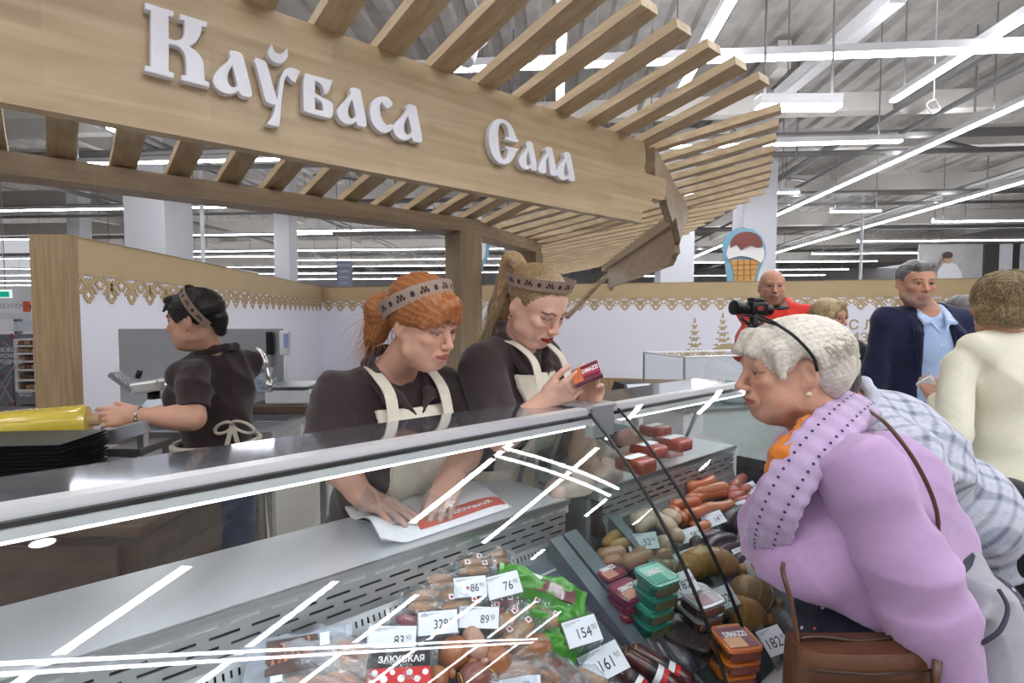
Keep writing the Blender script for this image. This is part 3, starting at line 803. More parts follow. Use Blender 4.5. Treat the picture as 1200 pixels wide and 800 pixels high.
Ys2 = wall_pt(545, 331).y + .3
t = thing('ice_lolly_sign', 'cut-out sign of an ice lolly on a stick beside the canopy post', 'sign', P(546, 333, Ys2))
sign_shape('y', [('blue_backing', smooth_loop([(540, 333), (543, 314), (537, 306), (535, 290), (534, 270), (540, 262), (570, 262), (574, 270), (574, 300), (566, 312), (562, 333)], 2), M_blue),
    ('lolly', smooth_loop([(540, 300), (539, 272), (545, 266), (565, 266), (570, 272), (569, 302), (563, 306), (546, 306)], 2), MATS['cream']),
    ('stick', [(547, 306), (546, 330), (553, 331), (556, 306)], mat('lolly_stick', '#dfb58d', .5))], Ys2, t)
# ================================================================== refrigerated display cases
SC.cycles.transparent_max_bounces = 24
M_steel = mat('brushed_steel', '#b9bcc2', .28, .9, var=.12, scale=6, stretch=(1, 1, 30))
M_steeltop = mat('polished_steel', '#c9ccd6', .07, .92, var=.03, scale=4)
M_steelm = mat('satin_steel', '#c6c8cc', .38, .75, var=.1, scale=8)
M_alu = mat('white_aluminium', '#e9e9ec', .3, .35, var=.02)
M_black = mat('black_gasket', '#0e0e10', .4, var=.05)
M_black_shade = mat('duct_black', '#161617', .7, var=.1)
M_slate = mat('slate_plastic', '#59636b', .4, var=.12, scale=10)
M_glass = glass('case_glass', '#f6faf9', 1.3)
M_glassedge = glass('edge_glass', '#f5faf8', .5)
# the pane is bent to a large circle
GC, GR = (-1.7337, .2851), 1.2242
_a0 = math.atan2(1.262 - GC[1], -1.0 - GC[0]); _a1 = math.asin((.64 - GC[1]) / GR)
GPS = [(GC[0] + GR * math.cos(_a0 + (_a1 - _a0) * k / 40), GC[1] + GR * math.sin(_a0 + (_a1 - _a0) * k / 40)) for k in range(41)]
def cr(pts, m=4):
    out = []
    for i in range(len(pts) - 1):
        p0 = pts[max(i - 1, 0)]; p1 = pts[i]; p2 = pts[i + 1]; p3 = pts[min(i + 2, len(pts) - 1)]
        for k in range(m):
            t = k / m
            out.append(tuple(.5 * ((2 * b) + (-a + c) * t + (2 * a - 5 * b + 4 * c - d) * t * t + (-a + 3 * b - 3 * c + d) * t ** 3) for a, b, c, d in zip(p0, p1, p2, p3)))
    out.append(pts[-1]); return out
BED0, BED1 = (-1.05, .862), (-.56, .625)
BSL = (BED1[1] - BED0[1]) / (BED1[0] - BED0[0])
BEDN = (DN * (-BSL) + Vector((0, 0, 1))).normalized()
def bed(px, py, h=0.):
    p0 = un(0, BED0[0], BED0[1]) + BEDN * h
    return onplane(px, py, p0, BEDN)
def perforated(parent, u0, u1):
    """steel air duct: four staggered rows of long slots over one row of short ones"""
    nF = -1.07; mb = MB()
    z = .992; rp = .0205; sl, gap, sh = .052, .02, .0062; th = .003
    ubox(mb, u0, u1, nF - th, nF, z - .012, z); z -= .012
    for r in range(4):
        u = u0 - (r % 2) * (sl + gap) / 2
        while u < u1:
            a = max(u + sl, u0); b = min(u + sl + gap, u1)
            if b > a: ubox(mb, a, b, nF - th, nF, z - sh, z)
            u += sl + gap
        z -= sh
        ubox(mb, u0, u1, nF - th, nF, z - (rp - sh), z); z -= (rp - sh)
    zl = z
    p = mb.build('duct_panel', M_steelm, parent)
    mb = MB(); n1 = nF + .012          # lower lip with the short slots, leaning forward
    def q(u, f): return un(u, nF + .022 * f, zl - .052 * f)
    def strip_(ua, ub, f0, f1):
        a, b, c, d = q(ua, f0), q(ub, f0), q(ub, f1), q(ua, f1); off = DN * .003
        mb.add([a, b, c, d, a - off, b - off, c - off, d - off], [(0, 3, 2, 1), (4, 5, 6, 7), (0, 1, 5, 4), (2, 3, 7, 6), (1, 2, 6, 5), (3, 0, 4, 7)])
    strip_(u0, u1, 0, .2); strip_(u0, u1, .45, 1.0)
    u = u0
    while u < u1: strip_(u + .0045, min(u + .0135, u1), .2, .45); u += .0135
    mb.build('duct_lip', M_steelm, parent)
    mb = MB(); ubox(mb, u0, u1, nF - .05, nF - .02, zl - .06, .98); mb.build('duct_shade', M_black_shade, parent)  # black slab standing in for the shade inside the slots
    mb = MB(); mb.box(u0, u1, 1.012, 1.048, zl - .09, zl - .0515, UMX); mb.build('bed_ledge', M_alu, parent)

def case(name, label, u0, u1, rail_u0, rail_u1, side0=True, side1=True):
    t = thing(name, label, 'display case', un((u0 + u1) / 2, -.95, 0))
    ZT = 1.27
    mb = MB(); ubox(mb, rail_u0, rail_u1, -1.235, -1.045, ZT - .018, ZT); mb.build('top_panel', M_steeltop, t)
    mb = MB(); ubox(mb, rail_u0, rail_u1, -1.044, -1.008, ZT - .012, ZT + .006); mb.build('front_rail', M_alu, t)
    mb = MB(); ubox(mb, rail_u0, rail_u1, -1.040, -.999, ZT - .021, ZT - .0125); mb.build('rail_gasket', M_black, t)
    mb = MB(); ubox(mb, rail_u0, rail_u1, -1.036, -.992, ZT - .036, ZT - .0215); mb.build('lamp_channel', M_alu, t)
    mb = MB(); ubox(mb, rail_u0 + .03, rail_u1 - .03, -1.030, -1.0, ZT - .043, ZT - .0365); mb.build('led_strip', emis('case_led', '#f4f7ff', 7.), t)
    # curved front pane
    mb = MB(); n = len(GPS)
    mb.grid(lambda a, b: un(u0 + (u1 - u0) * a, *GPS[int(round(b * (n - 1)))]), 2, n)
    g = mb.build('front_glass', M_glass, t, True)
    for (uu, on) in ((u0, side0), (u1, side1)):
        # dark edge trim that follows the pane
        MB().tube([un(uu, a, b) for a, b in GPS], .0045, 6).build('glass_edge', M_black, t, True)
        if on:
            poly = [(a, b) for a, b in GPS] + [(-1.05, .70), (-1.06, 1.0), (-1.22, 1.02), (-1.22, 1.25)]
            MB().prism([(-a, b) for a, b in poly], 0, .004, Matrix((-DN, Vector((0, 0, 1)), -DU if False else DU)).transposed().to_4x4() @ Matrix.Translation((0, 0, uu - .002))).build('side_glass', M_glassedge, t)
            mb = MB()
            MB().tube([un(uu, -1.2, 1.24), un(uu, -1.3, 1.0)], .008, 6).build('upright', M_steel, t, True)
    # rear working deck and the duct below it
    mb = MB(); ubox(mb, u0 + .005, u1 - .005, -1.36, -1.072, .962, 1.0); mb.build('work_deck', mat('deck_steel', '#d3d5da', .3, .35, var=.06, scale=6), t)
    mb = MB(); ubox(mb, u0 + .005, u1 - .005, -1.0735, -1.064, .990, 1.003); mb.build('deck_lip', M_steel, t)
    perforated(t, u0 + .02, u1 - .02)
    # sloping bed and front body
    mb = MB()
    a = [un(u0 + .01, *BED0), un(u1 - .01, *BED0), un(u1 - .01, *BED1), un(u0 + .01, *BED1)]
    mb.add(a + [p - Vector((0, 0, .02)) for p in a], [(0, 3, 2, 1), (4, 5, 6, 7), (0, 1, 5, 4), (1, 2, 6, 5), (2, 3, 7, 6), (3, 0, 4, 7)])
    mb.build('bed_tray', M_slate, t)
    mb = MB(); ubox(mb, u0, u1, -1.34, -.6, .12, .58); ubox(mb, u0, u1, -1.34, -1.12, .58, .955); mb.build('cabinet_body', mat('case_grey', '#a9adb3', .4, var=.05), t)
    mb = MB(); ubox(mb, u0, u1, -.599, -.52, .12, .632); mb.build('front_panel', M_alu, t)
    mb = MB(); ubox(mb, u0 + .03, u1 - .03, -1.3, -.6, 0, .118); mb.build('kick_plinth', M_dark, t)
    return t
case1 = case('display_case', 'long curved-glass display case of packed sausages below the sign board', -1.15, 1.15, -1.15, 1.165, False, True)
case2 = case('display_case', 'shorter curved-glass display case of loose sausages and tubs before the leaning woman', 1.28, 2.16, 1.265, 2.16, True, True)
# steel cap plate over the joint
mb = MB(); mb.rbox(1.155, 1.275, 1.0, 1.235, 1.2715, 1.285, .004, UMX); 
jp = thing('joint_plate', 'steel cap plate screwed over the gap between the two display cases', 'plate', un(1.215, -1.1, 1.2715))
mb.build('plate', M_steelm, jp)
MB().lathe([(.006, 0), (.006, .002), (.003, .004)], 10, Matrix.Translation(un(1.21, -1.05, 1.2851))).build('screw', M_steel, jp)
mb = MB(); mb.box(1.168, 1.262, 1.0, 1.03, 1.19, 1.2713, UMX); mb.build('plate_fold', M_steelm, jp)
# slate partition profiles between the cases
for k, (ua, ub) in enumerate(((1.02, 1.085), (1.1, 1.145), (1.285, 1.33))):
    pass
for (par, ua, ub) in ((case1, 1.035, 1.08), (case1, 1.09, 1.143), (case2, 1.29, 1.33)):
    mb = MB()
    a = [un(ua, BED0[0] + .01, BED0[1] + .06), un(ub, BED0[0] + .01, BED0[1] + .06), un(ub, BED1[0] - .02, BED1[1] + .02), un(ua, BED1[0] - .02, BED1[1] + .02)]
    b = [p - Vector((0, 0, .06)) for p in a]
    mb.add(a + b, [(0, 3, 2, 1), (4, 5, 6, 7), (0, 1, 5, 4), (1, 2, 6, 5), (2, 3, 7, 6), (3, 0, 4, 7)])
    mb.build('partition_profile', M_slate, par)
mb = MB(); mb.box(2.145, 2.158, .62, 1.06, .64, .96, UMX); mb.build('end_panel', M_black_shade, case2)

# a third case further along, with a flat glass hood
q0 = Vector((.98, 3.05, 0)); dd = Vector((math.sin(1.25), math.cos(1.25), 0)); nn = Vector((dd.y, -dd.x, 0)); 
M3 = Matrix((dd, -nn, Vector((0, 0, 1)))).transposed().to_4x4(); M3.translation = q0
HL, HD = .8, .42
t3 = thing('hooded_case', 'far display case with a flat clear hood in front of the printed firs', 'display case', q0)
MB().box(0, HL, 0, HD, .12, .98, M3).build('cabinet_body', mat('case_white', '#d5d6da', .35, var=.04), t3)
MB().box(-.03, HL + .03, -.03, HD + .03, 0, .118, M3).build('wood_plinth', M_walloak, t3)
MB().box(-.01, HL + .01, -.01, HD + .01, .981, 1.0, M3).build('steel_rim', M_steel, t3)
for (a) in ((0, HL, 0, .004, 1.001, 1.30), (0, .004, 0.005, HD, 1.001, 1.30), (HL - .004, HL, .005, HD, 1.001, 1.30), (0, HL, 0, HD, 1.301, 1.306)):
    MB().box(*a, M3).build('hood_pane', M_glass, t3)
for (x, y) in ((0, 0), (HL, 0), (0, HD), (HL, HD)): MB().tube([M3 @ Vector((x, y, 1.0)), M3 @ Vector((x, y, 1.305))], .006, 6).build('hood_post', M_steel, t3)
for (a, b) in (((0, 0), (HL, 0)), ((0, HD), (HL, HD)), ((0, 0), (0, HD))): MB().tube([M3 @ Vector((*a, 1.306)), M3 @ Vector((*b, 1.306))], .006, 6).build('hood_rim', M_alu, t3)
M_film = glass('clear_film', '#f0f4f6', 1.6, .12, .1, '#e8ecf2')
for k in range(4):
    p = M3 @ Vector((.14 + .17 * k, .18 + .06 * (k % 2), 1.002)); 
    o = MB().rbox(-.07, .07, -.1, .1, 0, .06, .02, Matrix.Translation(p)).build('meat_tray', mat('tray_pale', '#cfd8e4', .4, var=.3, scale=20) if k % 3 else mat('tray_pink', '#b98a86', .4, var=.3, scale=20), None, True, loc=p)
    tag(o, 'small film-wrapped tray under the flat hood of the far case', 'tray', 'trays in the hooded case')
# black terminal behind the counter
p = P(744, 462, 2.6)
t = thing('sales_terminal', 'black slanted sales terminal behind the counter next to the smiling fir prints', 'terminal', p)
t['label'] = 'black slanted sales terminal standing behind the second display case'
Mt = frame(p, Vector((1, .35, 0)), (0, 0, 1))
MB().add([(-.09, -.07, 0), (.1, -.07, 0), (.1, .08, 0), (-.09, .08, 0), (-.075, -.02, .055), (.07, -.02, .055), (.07, .07, .06), (-.075, .07, .06)],
         [(0, 3, 2, 1), (4, 5, 6, 7), (0, 1, 5, 4), (1, 2, 6, 5), (2, 3, 7, 6), (3, 0, 4, 7)], Mt).build('housing', M_black, t)
MB().add([(-.07, -.066, .008), (.085, -.066, .008), (.06, -.026, .052), (-.065, -.026, .052)], [(0, 1, 2, 3)], Mt @ Matrix.Translation((0, -.004, .003))).build('screen', mat('terminal_screen', '#b8bcc6', .15), t)
MB().lathe([(.05, -.012), (.05, -.001)], 16, Mt).build('foot', M_black, t)
MB().lathe([(.02, -p.z), (.02, -.0125)], 12, Mt).build('pole', M_steel, t)
# ================================================================== goods in the cases
CR = Vector((1, 0, 0)); CU = Vector((0, _s, _c)); CF = Vector((0, _c, -_s))
M_card = mat('price_card', '#e4e6f0', .5, var=.02)
M_ink = mat('ink', '#3a3a40', .6)
M_inkgrey = mat('ink_grey', '#8b8d96', .6)
M_holder = glass('tag_holder', '#eef2f4', 1.4, .04)
def tag_at(px, py, w, hgt, roll, big, small, h=.05, tilt=.45, label=None, where='case'):
    c = bed(px, py, h); D = (c - CAMP).length; k = (c.y / F)
    n = ((CAMP - c).normalized() * (1 - tilt) + Vector((0, 0, 1)) * tilt).normalized()
    r = math.radians(roll); x = CR * math.cos(r) + CU * math.sin(r)
    M = frame(c, x, n); W = w * k * 1.03; H = hgt * k * 1.12
    t = thing('price_tag', label, 'price tag', c - Vector((0, 0, .02)))
    MB().box(-W / 2, W / 2, -H / 2, H / 2, -.0012, 0, M).build('card', M_card, t)
    s = H * .55
    text_mesh('price', big, s, M_ink, t, M @ Matrix.Translation((W * .27, -H * .1, .0006)), .0003, 'RIGHT', 0, .78)
    text_mesh('kopecks', small, s * .5, M_inkgrey, t, M @ Matrix.Translation((W * .29, H * .03, .0006)), .0003, 'LEFT', 0, .8)
    mb = MB()
    for q in range(3): mb.box(-W * .44, -W * .44 + W * (.5, .34, .2)[q], H * (.40 - .05 * q), H * (.415 - .05 * q), 0, .0005, M)
    mb.build('small_print', M_inkgrey, t)
    mb = MB()
    for q in range(9): mb.box(-W * .49, -W * .475, -H * .45 + H * .1 * q, -H * .4 + H * .1 * q, 0, .0005, M)
    mb.build('dotted_edge', M_inkgrey, t)
    MB().box(-W * .53, W * .53, -H * .62, H * .62, -.003, -.002, M).build('clear_holder', M_holder, t)
    # foot of the holder down to the goods
    MB().bar(M @ Vector((0, -H * .6, -.003)), M @ Vector((0, -H * .6, -.003)) - BEDN * max(.02, h * .5), W * .3, .002, x).build('holder_foot', M_holder, t)
    return t
TAGS = [
 (459, 748, 56, 27, 7, '83', '40', .055, 'price tag 83 40 over the black-labelled pack'),
 (513, 729, 46, 25, 13, '329', '90', .075, 'price tag 329 propped before the bagged brown hams'),
 (551, 687, 38, 22, 12, '86', '90', .10, 'price tag 86 beside the duct panel at the back of the goods'),
 (561, 723, 47, 23, -1, '89', '90', .085, 'price tag 89 lying straight over the bagged hams'),
 (590, 685, 40, 25, 24, '76', '90', .115, 'price tag 76 leaning on the green pack'),
 (682, 739, 41, 28, 24, '154', '00', .10, 'greyish price tag 154 in front of the green packs'),
 (707, 776, 52, 32, 38, '161', '90', .06, 'white price tag 161 above the dry red sausages'),
 (605, 801, 58, 16, 5, '97', '50', .05, 'price tag mostly cut off over the packed loin'),
 (753, 634, 35, 19, 4, '52', '90', .055, 'price tag 52 on the pale sausages'),
 (801, 683, 29, 25, 26, '182', '90', .12, 'price tag 182 between the green tubs and the dark tubs'),
 (847, 700, 30, 24, 26, '182', '90', .09, 'price tag 182 between the dark tubs and the tied sausages'),
 (907, 750, 28, 28, 22, '182', '90', .085, 'price tag 182 beside the orange tubs'),
 (876, 647, 30, 17, 22, '18', '30', .06, 'price tag 18 on the dark blood sausages'),
 (809, 626, 27, 15, 20, '58', '20', .05, 'price tag 58 between the pale and the orange sausages'),
 (804, 651, 28, 13, 24, '36', '80', .05, 'price tag 36 above the round tied sausage'),
 (836, 608, 25, 15, 24, '14', '90', .05, 'price tag 14 among the orange sausages'),
 (868, 594, 19, 14, 20, '15', '60', .045, 'price tag 15 between orange and dark sausages'),
 (878, 572, 18, 13, 24, '9', '80', .045, 'price tag 9 on the smoked sausages by the end panel'),
]
for a in TAGS: tag_at(*a[:5], a[5], a[6], a[7], label=a[8])

def sausage(px0, py0, px1, py1, rpx, m, name, label, group, h=.03, bend=0., taper=.55, cat='sausage', tie=None, seg=10, dh=0.):
    a = bed(px0, py0, h); b = bed(px1, py1, h + dh); r = rpx * ((a.y + b.y) / 2) / F
    d = b - a; side = BEDN.cross(d.normalized())
    pts = []; rs = []; n = 12
    Ln = d.length
    for i in range(n + 1):
        f = i / n; f = .45 * f + .55 * (.5 - .5 * math.cos(math.pi * f))
        ed = min(f, 1 - f) * Ln
        pts.append(a.lerp(b, f) + side * (bend * Ln * (1 - (2 * f - 1) ** 2)))
        rs.append(r * (max(.15, math.sqrt(max(0., 1 - (1 - ed / (r * 1.1)) ** 2))) if ed < r * 1.1 else 1))
    base = pts[n // 2] - BEDN * r
    if tie:
        t = thing(name, label, cat, base, group)
        MB().tube(pts, rs, seg + 4).build('casing', m, t, True)
        for f in tie:
            i = int(f * n); M = frame(pts[i], None, (pts[min(i + 1, n)] - pts[i - 1]))
            MB().tube([M @ Vector(((rs[i] + .0008) * math.cos(q), (rs[i] + .0008) * math.sin(q), .004 * math.sin(q))) for q in np.linspace(0, 2 * math.pi, 25)], .0011, 5).build('string', mat('twine', '#c9b26a', .7), t, True)
        MB().tube([pts[-1], pts[-1] + d.normalized() * r * .5], [r * .3, r * .5], 8).build('knot_end', m, t, True)
        return t
    o = MB().tube(pts, rs, seg).build(name, m, None, True, loc=base)
    return tag(o, label, cat, group)
M_or = [mat('sausage_orange', '#c2683f', .32, var=.2, scale=40, coat=.4), mat('sausage_orange_pale', '#cc7f58', .32, var=.22, scale=40, coat=.4)]
M_smk = mat('sausage_smoked', '#b8604f', .35, var=.25, scale=50, coat=.4)
M_dk = [mat('sausage_dark', '#3c2c31', .35, var=.3, scale=30, coat=.3), mat('sausage_plum', '#4b3a42', .35, var=.3, scale=30, coat=.3)]
M_pale = mat('sausage_pale', '#cfb09a', .35, var=.12, scale=25, coat=.4)
M_tan = mat('sausage_tan', '#ad8248', .38, var=.18, scale=25, coat=.3)
M_brn = mat('ham_brown', '#a4623a', .32, var=.25, scale=22, coat=.5)
M_brn2 = mat('ham_light', '#b98a63', .34, var=.25, scale=22, coat=.5)
lo = 'plump orange wiener in the loose heap by the duct panel'; go = 'orange wieners in the heap'
for i, s in enumerate([(806, 570, 836, 560, 7), (810, 577, 852, 570, 8), (812, 587, 852, 578, 8), (824, 594, 858, 589, 7), (786, 592, 820, 588, 7), (784, 592, 800, 616, 7), (800, 602, 828, 594, 7),
                       (822, 596, 852, 596, 6), (803, 612, 824, 603, 7), (812, 618, 830, 612, 6), (812, 630, 832, 622, 6), (806, 586, 818, 584, 7), (793, 600, 806, 610, 6), (817, 604, 840, 600, 6), (806, 612, 822, 624, 6)]):
    sausage(*s[:4], s[4], M_or[i % 2], 'wiener', lo, go, h=.045 - .012 * (i % 3), bend=.08 * ((i % 3) - 1))
for i, s in enumerate([(858, 571, 872, 558, 6), (852, 574, 868, 577, 7), (855, 583, 872, 580, 7), (862, 589, 880, 583, 6), (868, 575, 884, 570, 6)]):
    sausage(*s[:4], s[4], M_smk, 'smoked_sausage', 'short pink smoked sausage beside the end panel', 'smoked sausages', h=.035)
for i, s in enumerate([(882, 598, 900, 590, 7), (878, 604, 900, 600, 7), (886, 588, 902, 580, 7)]):
    sausage(*s[:4], s[4], M_or[1], 'short_sausage', 'short salmon-coloured sausage beside the leaning woman\'s collar', 'salmon sausages', h=.03)
ld = 'dark blood sausage in the heap under price tag 18'; gd = 'dark blood sausages'
for i, s in enumerate([(850, 615, 900, 600, 9), (848, 612, 888, 630, 9), (858, 600, 895, 618, 9), (815, 650, 848, 628, 9), (825, 655, 862, 632, 9), (838, 658, 872, 640, 8), (812, 640, 842, 632, 8), (866, 640, 900, 626, 9), (862, 662, 890, 652, 7)]):
    sausage(*s[:4], s[4], M_dk[i % 2], 'blood_sausage', ld, gd, h=.04 - .01 * (i % 2), bend=.12)
lp = 'fat pale sausage with a shiny casing behind price tag 52'; gp = 'pale sausages'
for i, s in enumerate([(744, 615, 772, 606, 10), (762, 606, 792, 626, 11), (775, 604, 798, 612, 10), (770, 638, 790, 640, 10), (750, 622, 768, 610, 9), (784, 622, 800, 634, 9)]):
    sausage(*s[:4], s[4], M_pale, 'pale_sausage', lp, gp, h=.04, bend=.15)
for i, s in enumerate([(712, 632, 736, 620, 7), (714, 640, 742, 634, 7), (708, 638, 722, 626, 6)]):
    sausage(*s[:4], s[4], M_tan, 'tan_sausage', 'small mustard-tan sausage beside the white bed ledge', 'tan sausages', h=.03)
for i, s in enumerate([(700, 652, 732, 646, 9), (730, 660, 765, 650, 10), (742, 650, 770, 642, 9), (705, 660, 728, 656, 8), (766, 652, 786, 646, 8)]):
    sausage(*s[:4], s[4], M_brn2, 'brown_sausage', 'short copper-brown sausage above the maroon packs', 'copper sausages', h=.03)
# tied big sausages
sausage(806, 672, 866, 668, 17, M_tan, 'ring_sausage', 'thick curved tan sausage tied with twine next to the dark heap', None, h=.06, bend=.22, tie=(.3, .5, .72))
sausage(858, 684, 906, 706, 19, mat('sausage_olive', '#9c7d52', .4, var=.25, scale=25, coat=.3), 'tied_sausage', 'thick olive-brown sausage tied with twine before the white ham', None, h=.06, tie=(.25, .55, .8))
sausage(850, 712, 896, 724, 18, mat('sausage_gold', '#b98a4a', .4, var=.15, scale=25, coat=.3), 'tied_sausage', 'smooth golden sausage half hidden behind the orange tubs', None, h=.05, tie=(.4,))
sausage(764, 664, 796, 664, 9, mat('rope_sausage', '#8d7a58', .4, var=.3, scale=25), 'tied_sausage', 'small netted sausage behind the green tubs', None, h=.03, tie=(.2, .4, .6, .8))
t = sausage(872, 660, 924, 684, 17, mat('ham_white', '#d9d7dc', .35, var=.04, coat=.3), 'wrapped_ham', 'white wrapped ham with a pink oval label beside the bag strap', None, h=.075, tie=(.92,), cat='ham')
c = bed(902, 669, .075 + .035); M = frame(c + BEDN * .0, bed(924, 684, .1) - bed(872, 660, .1), (BEDN + (CAMP - c).normalized() * .6))
mb = MB(); mb.grid(lambda a, b: M @ Vector((.055 * math.cos(a * 2 * math.pi) * b, .024 * math.sin(a * 2 * math.pi) * b, -.010 * b * b * math.sin(a * 2 * math.pi) ** 2 + .003)), 24, 4, True); mb.build('pink_label', mat('pink_label', '#e08379', .4), t)
sausage(884, 655, 900, 668, 8, mat('egg_white', '#e3e6ea', .35), 'white_roll', 'small white roll of cheese behind the wrapped ham', None, h=.05, cat='roll')

# ------------------------------------------------------------------ tubs
def tub_mesh(w, d, z0, z1, flare, r=.018, n=5):
    def loop(w, d):
        out = []
        for (sx, sy, a0) in ((1, 1, 0), (-1, 1, 90), (-1, -1, 180), (1, -1, 270)):
            for k in range(n):
                a = math.radians(a0 + 90 * k / (n - 1)); out.append((sx * (w / 2 - r) + r * math.cos(a), sy * (d / 2 - r) + r * math.sin(a)))
        return out
    A = loop(w - flare, d - flare); B = loop(w, d); m = len(A)
    vs = [(x, y, z0) for x, y in A] + [(x, y, z1) for x, y in B]
    fs = [tuple(reversed(range(m))), tuple(range(m, 2 * m))] + [(i, (i + 1) % m, m + (i + 1) % m, m + i) for i in range(m)]
    return vs, fs
def tub(base, x, up, w, d, hh, m_body, m_lid, m_lab, m_lab2, label, group=None, text='DIMAZZI', brand=True, inside=None):
    M = frame(base, x, up)
    t = thing('tub', label, 'tub', base, group)
    v, f = tub_mesh(w * .96, d * .96, 0, hh - .008, .012); mb = MB(); mb.add(v, f, M); mb.build('body', m_body, t, .6)
    v, f = tub_mesh(w, d, hh - .0079, hh, -.001); mb = MB(); mb.add(v, f, M); mb.build('lid', m_lid, t, .6)
    if m_lab:
        MB().box(-w * .41, w * .41, -d * .38, d * .38, hh + .0003, hh + .0012, M).build('label_print', m_lab, t)
        MB().box(-w * .41, w * .1, -d * .38, -d * .02, hh + .0013, hh + .0016, M @ Matrix.Identity(4)).build('label_picture', m_lab2, t)
        text_mesh('label_text', text, d * .26, mat('label_white', '#f0eef0', .5), t, M @ Matrix.Translation((0, d * .08, hh + .0021)), .0003, 'CENTER', .001, .62 * w / d)
    if inside:
        for k in range(5):
            MB().lathe([(.004, -.002), (.011, -.002), (.012, .002), (.004, .003)], 10, M @ Matrix.Translation((-w * .3 + w * .15 * k, -d * .485, hh * .45)) @ Matrix.Rotation(math.pi / 2, 4, 'X')).build('meat_slice', inside, t)
    return t
def stack(px, py, h_bottom, nlev, roll, w, d, hh, mats, label_top, label_rest, group, inside=None, maps=None):
    k = math.radians(roll); x = CR * math.cos(k) + CU * math.sin(k) * 1.0 + CF * .55 * math.sin(k)
    x = (x - BEDN * x.dot(BEDN)).normalized(); up = Vector((0, 0, 1)); up = (up * .6 + BEDN * .4).normalized()
    # the given pixel is the middle of the topmost lid
    top = bed(px, py, h_bottom + nlev * hh)
    for i in range(nlev):
        b = top - up * (hh * (i + 1) + .0025 * i) + x * (.004 * (i % 2))
        tub(b, x, up, w, d, hh, *mats, label_top if i == 0 else label_rest, group if i else None, inside=inside)
M_gl = mat('tub_green', '#1f6a5c', .25, var=.15, coat=.4); M_glid = mat('lid_green', '#25806c', .2, coat=.4, var=.05)
stack(770, 672, .02, 4, 28, .092, .085, .036, (M_gl, M_glid, mat('label_mint', '#8fd0b8', .35), mat('label_teal', '#3f9c86', .35)),
      'green lidded tub with a mint label on top of its stack', 'green tub under the mint-labelled one in its stack', 'lower green tubs', inside=mat('olive_slice', '#5d5a3a', .4))
M_or_b = mat('tub_orange', '#cc6a1f', .3, var=.1, coat=.4)
stack(863, 746, .01, 3, 12, .1, .085, .034, (mat('tub_amber', '#7a4a28', .2, var=.4, scale=30, coat=.5), M_or_b, mat('label_plum', '#8c5560', .35), mat('label_peach', '#e8b48a', .35)),
      'orange lidded tub with a plum label on top of its stack', 'orange tub under the plum-labelled one in its stack', 'lower orange tubs', inside=mat('meat_red', '#7d3b35', .4))
M_cl = mat('tub_clear_brown', '#5b4138', .2, var=.45, scale=30, coat=.6)
stack(822, 697, .01, 3, 26, .098, .085, .036, (M_cl, mat('lid_clear', '#a59aa0', .15, coat=.6, var=.1), mat('label_lilac', '#c9bccb', .35), mat('label_rose', '#b6858c', .35)),
      'clear brown tub with a lilac label on top of its stack', 'clear brown tub under the lilac-labelled one in its stack', 'lower brown tubs', inside=mat('meat_brown', '#93604f', .4))
stack(806, 742, -.01, 2, -24, .11, .08, .03, (mat('tub_dark', '#3a2a2a', .2, var=.4, scale=30, coat=.6), mat('lid_smoke', '#4b3c3e', .12, coat=.6), None, None),
      'low dark smoky pack in front of the clear brown tubs', 'low dark smoky pack beneath its twin in front of the brown tubs', None)
M_mar = mat('pack_maroon', '#6d2138', .3, var=.1, coat=.4)
stack(714, 668, .0, 2, 34, .085, .075, .024, (M_mar, M_mar, mat('label_wine', '#8b2a45', .35), mat('label_tan', '#c58f76', .35)),
      'maroon pack lying behind the other maroon pack, by the slate partition', 'maroon pack under the one by the slate partition', None)
stack(737, 690, .01, 3, 34, .09, .08, .024, (M_mar, M_mar, mat('label_wine', '#8b2a45', .35), mat('label_tan', '#c58f76', .35)),
      'maroon pack with white lettering next to the green tubs', 'maroon pack hidden under the lettered one next to the green tubs', 'maroon packs under the front one')
# dark net of packed sausages at the front of the second case
for i, s in enumerate([(762, 722, 812, 792, 15), (750, 730, 790, 800, 13)]):
    sausage(*s[:4], s[4], mat('net_plum', '#4a4554', .3, var=.4, scale=60, coat=.5), 'netted_sausage', 'long violet-grey netted sausage along the slate partition', 'netted sausages', h=.01)

# ------------------------------------------------------------------ packs in the first case
def pillow(center, x, n, w, d, th, name, label, m, group=None, cat='pack', seam=True, wav=.006, seed=0, ret=False):
    """sealed film bag: two bulging crumpled sheets closed by a flat seam"""
    M = frame(center, x, n); r = random.Random(seed); ph = [r.uniform(0, 6) for _ in range(6)]
    t = thing(name, label, cat, center - Vector((0, 0, th * .6)), group)
    N = 15
    def f(a, b, s):
        X = (a - .5) * 2; Y = (b - .5) * 2; e = (1 - X ** 4) * (1 - Y ** 4)
        wv = wav * (math.sin(5 * X + ph[0] + 3 * Y) + math.sin(9 * Y + ph[1]) * .6 + math.sin(14 * X - 6 * Y + ph[2]) * .4)
        return M @ Vector((X * w / 2 * (1 - .05 * (1 - abs(Y))), Y * d / 2 * (1 - .05 * (1 - abs(X))), s * (th / 2 * e + wv * min(1, e * 2) * .8) + wv * .4))
    mb = MB(); mb.grid(lambda a, b: f(a, b, 1), N, N); mb.grid(lambda a, b: f(1 - a, b, -1), N, N)
    mb.build('film', m, t, True)
    if seam:
        mb = MB()
        for s in (-1, 1):
            mb.add([f(.0 if s < 0 else 1., q, 0) + x_ for q in (0, .25, .5, .75, 1.) for x_ in (Vector((0, 0, 0)), (M.to_3x3() @ Vector((s * .012, 0, 0))))],
                   [(2 * i, 2 * i + 1, 2 * i + 3, 2 * i + 2) for i in range(4)])
        mb.build('seal', m, t)
    return (t, M) if not ret else (t, M)
